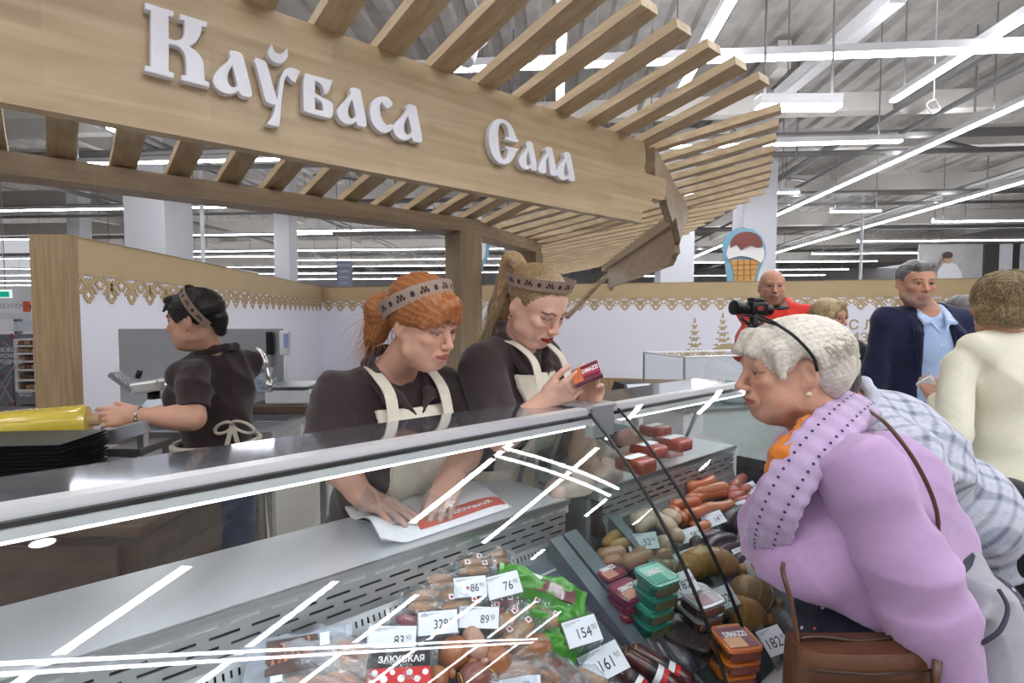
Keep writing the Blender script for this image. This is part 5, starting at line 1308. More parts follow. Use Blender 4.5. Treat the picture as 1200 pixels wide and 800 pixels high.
# ================================================================== figures: smooth-blended volumes meshed into one surface
def v3(*a): return np.array(a if len(a) > 1 else a[0], dtype=np.float64)
def npv(a): return np.array(a, dtype=np.float64)
def unit(a): a = npv(a); return a / max(np.linalg.norm(a), 1e-9)
class Field:
    def __init__(s, prims, res, fine=(), pad=.03):
        """prims: list of (op, kind, params, k); fine: list of (lo, hi, res) boxes"""
        lo = np.full(3, 1e9); hi = -lo
        for (op, kind, a, k) in prims:
            if op != '+': continue
            l, h = s.bb(kind, a); lo = np.minimum(lo, l); hi = np.maximum(hi, h)
        lo -= pad; hi += pad
        s.ax = []
        for i in range(3):
            x = lo[i]; c = [x]
            while x < hi[i]:
                st = res
                for (fl, fh, fr) in fine:
                    if fl[i] - fr <= x <= fh[i]: st = min(st, fr)
                x += st; c.append(x)
            s.ax.append(np.array(c, dtype=np.float32))
        s.d = np.full([len(a) for a in s.ax], .5, dtype=np.float32)
        for p in prims: s.apply(*p)
    @staticmethod
    def bb(kind, a):
        if kind in ('c', 'k'):
            p, q, r1, r2 = a; return np.minimum(npv(p) - r1, npv(q) - r2), np.maximum(npv(p) + r1, npv(q) + r2)
        if kind == 'e':
            c, r, R = a; m = max(r); return npv(c) - m, npv(c) + m
        if kind == 'b':
            c, r, R = a; m = float(np.linalg.norm(r)); return npv(c) - m, npv(c) + m
        if kind == 'h': return np.full(3, -1e9), np.full(3, 1e9)
    def apply(s, op, kind, a, k):
        l, h = s.bb(kind, a); m = k + .035
        sl = [slice(max(0, int(np.searchsorted(s.ax[i], l[i] - m)) - 1), int(np.searchsorted(s.ax[i], h[i] + m)) + 1) for i in range(3)]
        X = s.ax[0][sl[0]][:, None, None]; Y = s.ax[1][sl[1]][None, :, None]; Z = s.ax[2][sl[2]][None, None, :]
        if X.size == 0 or Y.size == 0 or Z.size == 0: return
        if kind == 'c':
            p, q, r1, r2 = a; p = npv(p).astype(np.float32); b = npv(q).astype(np.float32) - p; bb = float(b @ b) + 1e-12
            t = np.clip(((X - p[0]) * b[0] + (Y - p[1]) * b[1] + (Z - p[2]) * b[2]) / bb, 0, 1)
            d = np.sqrt((X - p[0] - b[0] * t) ** 2 + (Y - p[1] - b[1] * t) ** 2 + (Z - p[2] - b[2] * t) ** 2) - (r1 + (r2 - r1) * t)
        elif kind == 'k':      # cone with flat ends
            p, q, r1, r2 = a; p = npv(p).astype(np.float32); b = npv(q).astype(np.float32) - p; ln = float(np.sqrt(b @ b)); b = b / ln
            t = (X - p[0]) * b[0] + (Y - p[1]) * b[1] + (Z - p[2]) * b[2]
            d = np.sqrt(np.maximum((X - p[0]) ** 2 + (Y - p[1]) ** 2 + (Z - p[2]) ** 2 - t * t, 0)) - (r1 + (r2 - r1) * np.clip(t / ln, 0, 1))
            d = np.maximum(d, np.maximum(-t, t - ln))
        elif kind == 'e':
            c, r, R = a; c = npv(c); R = npv(R)
            q = [(X - c[0]) * R[0, i] + (Y - c[1]) * R[1, i] + (Z - c[2]) * R[2, i] for i in range(3)]
            k0 = np.sqrt((q[0] / r[0]) ** 2 + (q[1] / r[1]) ** 2 + (q[2] / r[2]) ** 2)
            k1 = np.sqrt((q[0] / r[0] ** 2) ** 2 + (q[1] / r[1] ** 2) ** 2 + (q[2] / r[2] ** 2) ** 2)
            d = k0 * (k0 - 1) / np.maximum(k1, 1e-6)
        elif kind == 'b':
            c, r, R = a; c = npv(c); R = npv(R)
            q = [np.abs((X - c[0]) * R[0, i] + (Y - c[1]) * R[1, i] + (Z - c[2]) * R[2, i]) - r[i] for i in range(3)]
            d = np.sqrt(np.maximum(q[0], 0) ** 2 + np.maximum(q[1], 0) ** 2 + np.maximum(q[2], 0) ** 2) + np.minimum(np.maximum(np.maximum(q[0], q[1]), q[2]), 0)
        elif kind == 'h':      # half space: keeps the side where (p - c).n < 0
            c, n_ = a; d = (X - c[0]) * n_[0] + (Y - c[1]) * n_[1] + (Z - c[2]) * n_[2]
        d = d.astype(np.float32)
        D = s.d[sl[0], sl[1], sl[2]]
        if op == '+':
            if k > 0: hh = np.maximum(k - np.abs(D - d), 0) / k; s.d[sl[0], sl[1], sl[2]] = np.minimum(D, d) - hh * hh * k * .25
            else: s.d[sl[0], sl[1], sl[2]] = np.minimum(D, d)
        elif op == '-':
            d = -d
            if k > 0: hh = np.maximum(k - np.abs(D - d), 0) / k; s.d[sl[0], sl[1], sl[2]] = np.maximum(D, d) + hh * hh * k * .25
            else: s.d[sl[0], sl[1], sl[2]] = np.maximum(D, d)
        elif op == '&':
            s.d[sl[0], sl[1], sl[2]] = np.maximum(D, d)
    def mesh(s):
        d = s.d; sg = d < 0
        nx, ny, nz = d.shape
        cnt = np.zeros((nx - 1, ny - 1, nz - 1), dtype=np.int8)
        for i in (0, 1):
            for j in (0, 1):
                for k in (0, 1): cnt += sg[i:nx - 1 + i, j:ny - 1 + j, k:nz - 1 + k]
        act = (cnt > 0) & (cnt < 8); idx = np.argwhere(act); n = len(idx)
        imap = np.full(act.shape, -1, dtype=np.int32); imap[act] = np.arange(n)
        cv = {}
        for c in range(8):
            o = (c & 1, c >> 1 & 1, c >> 2 & 1); cv[c] = d[idx[:, 0] + o[0], idx[:, 1] + o[1], idx[:, 2] + o[2]]
        acc = np.zeros((n, 3)); w = np.zeros(n)
        for c in range(8):
            for b in (1, 2, 4):
                if c & b: continue
                e = c | b; va, vb = cv[c], cv[e]; m = (va < 0) != (vb < 0)
                t = np.where(m, va / np.where(va - vb == 0, 1, va - vb), 0)
                po = np.array([c & 1, c >> 1 & 1, c >> 2 & 1], float); pe = np.array([e & 1, e >> 1 & 1, e >> 2 & 1], float)
                acc += (po + (pe - po) * t[:, None]) * m[:, None]; w += m
        fr = acc / w[:, None]
        V = np.empty((n, 3))
        for i in range(3):
            a = s.ax[i].astype(np.float64); V[:, i] = a[idx[:, i]] + fr[:, i] * (a[idx[:, i] + 1] - a[idx[:, i]])
        Q = []
        for ax in range(3):
            sa = [slice(None)] * 3; sb = [slice(None)] * 3; sa[ax] = slice(0, -1); sb[ax] = slice(1, None)
            A = sg[tuple(sa)]; B = sg[tuple(sb)]; u, v = [(1, 2), (2, 0), (0, 1)][ax]
            e = np.argwhere(A != B)
            if len(e) == 0: continue
            ok = (e[:, u] > 0) & (e[:, v] > 0) & (e[:, u] < d.shape[u] - 1) & (e[:, v] < d.shape[v] - 1); e = e[ok]
            def cell(du, dv):
                q = e.copy(); q[:, u] -= du; q[:, v] -= dv; return imap[q[:, 0], q[:, 1], q[:, 2]]
            q4 = np.stack([cell(1, 1), cell(0, 1), cell(0, 0), cell(1, 0)], 1)
            fl = ~A[e[:, 0], e[:, 1], e[:, 2]]; q4[fl] = q4[fl][:, ::-1]; Q.append(q4)
        return V, np.concatenate(Q) if Q else np.zeros((0, 4), int)
def normals(V, Q):
    N = np.zeros_like(V); a = V[Q[:, 2]] - V[Q[:, 0]]; b = V[Q[:, 3]] - V[Q[:, 1]]; fn = np.cross(a, b)
    for i in range(4): np.add.at(N, Q[:, i], fn)
    return N / np.maximum(np.linalg.norm(N, axis=1, keepdims=True), 1e-12)
def relax(V, Q, it=1, lam=.5):
    n = len(V)
    for _ in range(it):
        A = np.zeros_like(V); c = np.zeros(n)
        for i in range(4):
            for j in (1, 3):
                np.add.at(A, Q[:, i], V[Q[:, (i + j) % 4]]); np.add.at(c, Q[:, i], 1)
        m = c > 0; V = V.copy(); V[m] += lam * (A[m] / c[m][:, None] - V[m])
    return V
def fast_obj(name, V, Q, m, parent, colors=None):
    off = np.array(WL[parent.name]); me = bpy.data.meshes.new(name); n = len(V); q = len(Q)
    me.vertices.add(n); me.vertices.foreach_set('co', (V - off).astype(np.float32).ravel())
    me.loops.add(q * 4); me.loops.foreach_set('vertex_index', Q.astype(np.int32).ravel())
    me.polygons.add(q); me.polygons.foreach_set('loop_start', np.arange(0, q * 4, 4, dtype=np.int32))
    try: me.polygons.foreach_set('loop_total', np.full(q, 4, dtype=np.int32))
    except Exception: pass
    me.update(calc_edges=True); me.shade_smooth()
    if colors is not None:
        ca = me.color_attributes.new('Col', 'FLOAT_COLOR', 'POINT'); c4 = np.ones((n, 4), np.float32); c4[:, :3] = colors; ca.data.foreach_set('color', c4.ravel())
    if m is not None: me.materials.append(m)
    o = bpy.data.objects.new(name, me); link(o, parent); WL[o.name] = WL[parent.name]
    return o
def wrinkle(V, N, amp, freq=18., axis=(0, 0, 1), seed=0, fine=.35):
    """cloth folds: warped directional waves pushed along the normals"""
    r = np.random.default_rng(seed); out = np.zeros(len(V)); ax = unit(axis)
    for k in range(5):
        dv = unit(ax * 1.0 + r.normal(size=3) * .45); f = freq * 3.6 * (.6 + .35 * k); ph = r.uniform(0, 6.28)
        wd = unit(r.normal(size=3)); w2 = unit(r.normal(size=3))
        wv = np.sin((V @ wd) * f * .3 + ph) * 1.4 + np.sin((V @ w2) * f * .5 + 2 * ph) * .5
        msk = np.clip(.35 + .65 * np.sin((V @ w2) * 11 + ph * 3), 0, 1)
        out += (1 - 2 * np.abs(np.sin((V @ dv) * f * .5 + wv + ph)) ** .8) * msk * (1 if k < 2 else fine) / (1 + .4 * k)
    return V + N * (out * amp * 1.6)[:, None]
def sd_cap(V, p, q, r=0.):
    p = npv(p); b = npv(q) - p; t = np.clip((V - p) @ b / (b @ b + 1e-12), 0, 1); return np.linalg.norm(V - p - t[:, None] * b, axis=1) - r

# ------------------------------------------------------------------ head in its own frame: x = the person's right, y = forward, z = up, origin between the ears at eye height
class Head:
    def __init__(s, c, look, up=(0, 0, 1), size=1.0, fat=0., nose=1., jaw=1., old=0., eye_open=1., gaze=(0, 1, 0), mouth=0.):
        y = unit(look); z = npv(up) - y * (npv(up) @ y); z = unit(z); x = np.cross(y, z)
        s.R = np.stack([x, y, z], 1); s.c = npv(c); s.S = size; s.fat = fat; s.nose = nose; s.jaw = jaw; s.old = old; s.eo = eye_open; s.gaze = unit(gaze); s.mouth = mouth
    def w(s, *p): return s.c + s.R @ (npv(p) * s.S)
    def loc(s, V): return (V - s.c) @ s.R / s.S
    def prims(s):
        S = s.S; R = s.R; w = s.w; f = s.fat; L = []
        def E(p, r, k=.018, op='+', rot=None): L.append((op, 'e', (w(*p), tuple(a * S for a in r), R if rot is None else R @ rot), k * S))
        def C(p, q, r1, r2, k=.01, op='+'): L.append((op, 'c', (w(*p), w(*q), r1 * S, r2 * S), k * S))
        E((0, -.014, .028), (.077, .097, .085)); E((0, .03, .03), (.066, .058, .066), .02)
        E((0, .034, -.035), (.060 + f * .006, .056, .066), .02)
        E((0, .036, -.078), (.046 * s.jaw + f * .010, .044, .036), .02)
        C((-.018 * s.jaw, .066, -.098), (.018 * s.jaw, .066, -.098), .016, .016, .02)
        for q in (-1, 1):
            C((q * .052, -.005, -.03), (q * (.046 * s.jaw + f * .004), .012, -.072), .020, .020, .02)
            C((q * .046 * s.jaw, .012, -.074), (q * .022, .058, -.1), .017, .016, .02)
            E((q * .043, .064, -.022), (.021, .02, .017), .018)
            if f: E((q * .04, .05, -.06), (.024, .026, .026), .02)
            if s.old: E((q * .036, .052, -.088), (.016, .02, .018), .016)
        if f: E((0, .03, -.106), (.038, .04, .02 + .012 * f), .02)
        C((-.036, .081, .02), (.036, .081, .02), .011, .011, .014)
        for q in (-1, 1):
            E((q * .031, .1, -.002), (.020, .0185, .013), .012, '-')
            E((q * .031, .0735, .0), (.0178, .0172, .0152), .006)
            E((q * .0315, .0915, -.0005), (.0150, .011, .0064 * s.eo), .0015, '-')
        n = s.nose
        C((0, .087, .014), (0, .094 + .013 * n, -.026), .0075, .0095, .012)
        E((0, .0985 + .0125 * n, -.032), (.0115, .0115, .0098), .006)
        for q in (-1, 1):
            E((q * .0125, .095 + .004 * n, -.0365), (.0072, .0105, .0075), .005)
            E((q * .0062, .103 + .004 * n, -.0435), (.0032, .0045, .003), .002, '-')
        # mouth
        E((0, .083, -.066), (.03, .019, .022), .014)
        m = s.mouth
        for q in (-1, 1):
            C((q * .0255, .0835, -.0662), (q * .007, .0985, -.0610), .0034, .0062, .004); C((q * .0235, .0835, -.0672), (0, .0975, -.0722 - m), .0038, .0072, .004)
            C((q * .028, .0875, -.0666), (0, .1055, -.0666 - m * .4), .0013, .0017 + m * .35, .002, '-')
            C((q * .0185, .0935, -.038), (q * .033, .0785, -.064), .0012, .0016, .008 if s.old or s.fat else .004, '-')
        C((-.007, .0985, -.0610), (.007, .0985, -.0610), .0056, .0056, .004)
        for q in (-1, 1):      # ears
            ro = np.array([[math.cos(q * .35), -math.sin(q * .35), 0], [math.sin(q * .35), math.cos(q * .35), 0], [0, 0, 1]]) @ np.array([[1, 0, 0], [0, math.cos(.2), math.sin(.2)], [0, -math.sin(.2), math.cos(.2)]])
            E((q * .077, -.012, -.008), (.008, .019, .031), .006, '+', ro)
            E((q * .071, -.004, -.032), (.006, .01, .012), .006)
            E((q * .0855, -.010, -.004), (.006, .010, .018), .004, '-', ro)
        return L
    def fine_box(s, r):
        m = .135 * s.S; return (s.c - m, s.c + m, r)
    def colour(s, V, C0, skin, lip, brow, browth=1., blush=.25, lid=None, stubble=None):
        """paint lips, brows, lashes and eye-socket shade on vertices of this head"""
        P_ = s.loc(V); near = np.linalg.norm(P_ - npv((0, .02, -.01)), axis=1) < .17
        C = C0
        def mix(msk, col, amt=1.): 
            a = (np.clip(msk, 0, 1) * amt * near)[:, None]; C[:] = C * (1 - a) + npv(col)[None, :] * a
        skin = npv(skin)
        front = P_[:, 1] > .05
        cheek = np.exp(-(((np.abs(P_[:, 0]) - .04) / .02) ** 2 + ((P_[:, 2] + .032) / .02) ** 2)) * front
        mix(cheek, skin * npv((1.02, .78, .74)), blush)
        nose = np.exp(-((P_[:, 0] / .014) ** 2 + ((P_[:, 2] + .034) / .014) ** 2)) * (P_[:, 1] > .09)
        mix(nose, skin * npv((1., .82, .78)), .3)
        if stubble is not None:
            b = (1 / (1 + np.exp((P_[:, 2] + .05 + .0) / .006))) * (P_[:, 1] > .0) * (P_[:, 2] > -.125)
            ml = np.exp(-((P_[:, 0] / .028) ** 2 + ((P_[:, 2] + .052) / .008) ** 2)) * (P_[:, 1] > .07)
            mix(np.maximum(b, ml), stubble, .6)
        F2 = P_.copy(); F2[:, 1] = 0; fr_ = P_[:, 1] > .045          # seen straight from the front
        def d2(*pts): return np.minimum.reduce([sd_cap(F2, (p[0], 0, p[1]), (q[0], 0, q[1])) for p, q in zip(pts[:-1], pts[1:])])
        lp = np.minimum(d2((-.0245, -.0664), (-.005, -.0612), (.005, -.0612), (.0245, -.0664)), d2((-.0215, -.068), (0, -.0722 - s.mouth), (.0215, -.068)))
        mix((.0052 - lp) / .0015 * (P_[:, 1] > .07), lip)
        for q in (-1, 1):
            mix((.0036 * browth - d2((q * .013, .0195), (q * .033, .0255), (q * .051, .0185))) / .0015 * fr_, brow, .88)
            if lid is not None:
                e = npv((q * .031, .0735, 0)); r = np.linalg.norm(P_ - e, axis=1); zz = P_[:, 2]
                mix(((r < .0205) & (zz > -.004) & (zz < .014)) * 1., skin * npv((.74, .62, .6)), .45)  # eye-socket shade darkened into the skin colour
                mix((.0022 - d2((q * .0165, .0005 + .003 * s.eo), (q * .032, .0012 + .0066 * s.eo), (q * .0495, .001 + .002 * s.eo))) / .001 * fr_, lid, .92)
        return C
    def eyes(s, parent, iris='#5a6b74'):
        for q in (-1, 1):
            c = s.w(q * .031, .0735, 0); r = .0148 * s.S; vs = []; fs = []; cols = []; n, m = 16, 10
            g = s.R @ s.gaze; a = unit(np.cross(g, s.R[:, 2])); b = np.cross(a, g)
            for j in range(m + 1):
                th = math.pi * j / m * .62
                for i in range(n):
                    ph = 2 * math.pi * i / n; vs.append(c + r * (math.cos(th) * g + math.sin(th) * (math.cos(ph) * a + math.sin(ph) * b)))
                    cols.append((.01, .01, .01, 1) if j <= 1 else (lin(iris) if j <= 3 else lin('#d9d3cf')))
            for j in range(m):
                for i in range(n): fs.append((j * n + i, (j + 1) * n + i, (j + 1) * n + (i + 1) % n, j * n + (i + 1) % n))
            obj('eye', np.array(vs), fs, mat('eye_white', '#ffffff', .08, var=0., attr=True), parent, True, colors=cols)

def hand_prims(wrist, dirv, palm, side, curls=(.3, .3, .3, .3), thumb=.5, scale=1., spread=.06, thumb_curl=.3):
    """five-fingered hand; palm = direction the palm faces; side +1 right hand, -1 left"""
    X = unit(dirv); Z = -unit(npv(palm) - X * (npv(palm) @ X)); Y = np.cross(Z, X) * side
    w = lambda p: npv(wrist) + (X * p[0] + Y * p[1] + Z * p[2]) * scale
    L = []; S = scale
    def C(p, q, r1, r2, k): L.append(('+', 'c', (w(p), w(q), r1 * S, r2 * S), k * S))
    kn = [(.088, .029), (.092, .0095), (.088, -.0105), (.079, -.029)]
    fl = [(.040, .025, .020), (.044, .028, .021), (.041, .026, .020), (.032, .020, .018)]
    C((-.02, 0, 0), (.02, 0, 0), .024, .024, .02)
    for (x, y) in kn: C((.015, y * .55, -.002), (x, y, 0), .017, .0115, .014)
    C((.03, -.024, -.008), (.06, -.028, -.006), .013, .011, .014); C((.02, .02, -.01), (.05, .028, -.008), .016, .011, .014)
    ends = []
    for i in range(4):
        x, y = kn[i]; p = npv((x, y, 0)); a = 0.; sp = spread * (1.5 - i)
        for j in range(3):
            a += curls[i] * (.9, 1.1, .7)[j]
            d = npv((math.cos(a) * math.cos(sp), math.sin(sp) * math.cos(a), -math.sin(a))); q = p + d * fl[i][j]
            r1 = (.0095, .0087, .0078)[j] * (1 if i < 3 else .88); r2 = (.0087, .0078, .0066)[j] * (1 if i < 3 else .88)
            C(p, q, r1, r2, .0035 if j else .008); p = q
        ends.append(w(p))
    b = npv((.022, .026, -.010)); t1 = npv((.058, .05 - .018 * thumb, -.016 - .02 * thumb)); 
    d = unit(npv((.9, .35 - .75 * thumb_curl, -.15 - .35 * thumb))); t2 = t1 + d * .032; d2 = unit(d + npv((0, -.5 * thumb_curl, -.1))); t3 = t2 + d2 * .026
    C(b, t1, .0165, .0118, .012); C(t1, t2, .0112, .0098, .004); C(t2, t3, .0098, .0076, .004)
    lo = np.minimum.reduce(ends + [w((-.02, 0, 0)), w(t3)]) - .03; hi = np.maximum.reduce(ends + [w((-.02, 0, 0)), w(t3)]) + .03
    return L, (lo, hi), ends, w
def arm_prims(sh, el, wr, r=(.05, .042, .04, .027), k=.02):
    fm = npv(el) + (npv(wr) - npv(el)) * .28
    return [('+', 'c', (sh, el, r[0] * .86, r[1] * .96), k), ('+', 'c', (el, fm, r[1] * .96, r[2] * 1.04), k), ('+', 'c', (fm, wr, r[2] * 1.04, r[3]), k)]
def torso_prims(neck, chest, waist, pelvis, lr, sw=.19, b=1., bust=0., depth=1., grow=0.):
    """neck base, chest, waist, pelvis centres; lr = towards the person's right; sw half shoulder width"""
    lr = unit(lr); L = []
    def R(a, c):
        z = unit(npv(a) - npv(c)); y = unit(np.cross(z, lr)); x = np.cross(y, z); return np.stack([x, y, z], 1)
    Rc = R(neck, waist); Rp = R(waist, pelvis); g = grow
    n = npv(neck); c = npv(chest); wst = npv(waist); p = npv(pelvis)
    L.append(('+', 'e', (c, (.158 * b + g, .112 * b * depth + g, .19 + g), Rc), .05))
    L.append(('+', 'e', (wst, (.14 * b + g, .105 * b * depth + g, .16 + g), Rc), .06))
    L.append(('+', 'e', (p, (.17 * b + g, .125 * b * depth + g, .15 + g), Rp), .06))
    shl = n - Rc[:, 2] * .06
    for q in (-1, 1):
        L.append(('+', 'c', (n - Rc[:, 2] * .025 + Rc[:, 0] * q * .04, shl + Rc[:, 0] * q * sw * .86, .05 + g, .052 + g), .05))
        if bust: L.append(('+', 'e', (c + Rc[:, 0] * q * .075 + Rc[:, 1] * (.085 * depth) - Rc[:, 2] * .02, (.07 + bust * .02 + g, .06 + bust * .03 + g, .07 + bust * .015 + g), Rc), .04))
    return L, Rc, Rp
def leg_prims(hip, knee, ank, r=(.09, .062, .045), k=.04): return [('+', 'c', (hip, knee, r[0], r[1]), k), ('+', 'c', (knee, ank, r[1], r[2]), k)]

M_skin = mat('skin', '#d8a68c', .5, var=.06, scale=35, attr=True, sss=.05, spec=.35, bump=.04, bscale=300)
M_cloth = mat('cloth', '#808080', .85, var=.06, scale=90, attr=True, sheen=.25, spec=.2, bump=.12, bscale=500)
M_hair = mat('hair', '#808080', .42, var=.2, scale=40, attr=True, spec=.45)
def solid(V, col): return np.repeat(npv(lin(col)[:3])[None, :], len(V), 0)
def make(name, prims, res, m, parent, col, fine=(), wr=0., freq=18., axis=(0, 0, 1), seed=0, paint=None, it=1, label=None, tint=None):
    V, Q = Field(prims, res, fine).mesh()
    if it: V = relax(V, Q, it, .5)
    if wr: V = wrinkle(V, normals(V, Q), wr, freq, axis, seed)
    C = solid(V, col) if isinstance(col, str) else np.repeat(npv(col)[None, :], len(V), 0)
    if paint: C = paint(V, C)
    o = fast_obj(name, V, Q, m, parent, C)
    if label: o['label'] = label
    return o
def noise1(x, seed=0):
    r = np.random.default_rng(seed); out = np.zeros_like(x)
    for k in range(7): out += np.sin(x * (1 + 1.7 * k + r.uniform(0, .6)) + r.uniform(0, 6.28)) / (1 + .25 * k)
    return out / 3.2
def hair_obj(name, prims, res, parent, col, col2, coord, amp=.0025, freq=40., fine=(), seed=0, extra=None):
    """combed hair: coord(V) gives the across-strand coordinate; strands are ridges and streaks along it"""
    V, Q = Field(prims, res, fine).mesh(); V = relax(V, Q, 1, .5); N = normals(V, Q); t = coord(V) * freq
    s1 = noise1(t, seed); s2 = noise1(t * 3.1 + 5, seed + 1)
    V = V + N * ((s1 * .7 + s2 * .4) * amp)[:, None]
    f = np.clip(.5 + .45 * s1 + .35 * s2, 0, 1)[:, None]
    C = npv(lin(col2)[:3])[None, :] * (1 - f) + npv(lin(col)[:3])[None, :] * f
    if extra: C = extra(V, C)
    return fast_obj(name, V, Q, M_hair, parent, C)
def strands(name, curves, r, parent, col, col2, seed=0, taper=True):
    """thin loose hairs as one mesh of fine three-sided tubes"""
    rr = random.Random(seed); vs = []; fs = []; cs = []
    a = npv(lin(col)[:3]); b = npv(lin(col2)[:3])
    for pts in curves:
        pts = npv(pts); n = len(pts); base = len(vs); f = rr.random(); c = a * f + b * (1 - f)
        T = np.gradient(pts, axis=0); T /= np.maximum(np.linalg.norm(T, axis=1, keepdims=True), 1e-9)
        up = npv((.3, .2, .93)); S_ = np.cross(T, up); S_ /= np.maximum(np.linalg.norm(S_, axis=1, keepdims=True), 1e-9); B = np.cross(S_, T)
        for i in range(n):
            w = r * ((1 - .8 * i / (n - 1)) if taper else 1)
            for k in range(3):
                t = 2.094 * k; vs.append(pts[i] + (S_[i] * math.cos(t) + B[i] * math.sin(t)) * w); cs.append((*c, 1))
        for i in range(n - 1):
            for k in range(3):
                k2 = (k + 1) % 3; fs.append((base + i * 3 + k, base + i * 3 + k2, base + (i + 1) * 3 + k2, base + (i + 1) * 3 + k))
    o = obj(name, np.array(vs), fs, M_hair, parent, True, colors=cs); o['kind'] = 'stuff'; return o
def band(parent, H, tilt, a, b, z0, hgt, open_deg, m, m2, off=(0, 0, 0), flare=.006, motifs=13, th=.002):
    """stiff embroidered hair band: a tilted open hoop on the head"""
    ct, st = math.cos(tilt), math.sin(tilt)
    def pt(ang, h, e=0.):
        fl = 1 + flare * h / hgt / a; x = math.sin(ang) * (a * fl + e); y = math.cos(ang) * (b * fl + e); z = z0 + h
        return H.w(off[0] + x, off[1] + y * ct - z * st, off[2] + y * st + z * ct)
    A = math.radians(180 - open_deg / 2); n = 40
    mb = MB()
    mb.grid(lambda u, v: Vector(pt(-A + 2 * A * u, hgt * v, th)), n, 5); mb.grid(lambda u, v: Vector(pt(A - 2 * A * u, hgt * v, 0)), n, 5)
    mb.grid(lambda u, v: Vector(pt(-A + 2 * A * u, hgt, th * (1 - v))), n, 2); mb.grid(lambda u, v: Vector(pt(A - 2 * A * u, 0, th * (1 - v))), n, 2)
    o = mb.build('hair_band', m, parent, .6)
    for k in range(motifs):
        u = -A * .9 + 1.8 * A * (k + .5) / motifs; w = A / motifs * .62
        mb = MB()
        if k % 2:
            mb.grid(lambda s_, v: Vector(pt(u + w * .55 * math.cos(2 * math.pi * s_) * v, hgt * (.5 + .2 * math.sin(2 * math.pi * s_) * v), th + .0008)), 10, 2, True)
        else:
            for (du, hv) in ((-.75, .42), (-.38, .62), (0, .45), (.38, .66), (.75, .42)):
                mb.grid(lambda s_, v: Vector(pt(u + w * du * 1.1 + w * .33 * math.cos(2 * math.pi * s_) * v, hgt * (hv + .13 * math.sin(2 * math.pi * s_) * v), th + .0008)), 8, 2, True)
        mb.build('embroidery', m2, o)
    return o
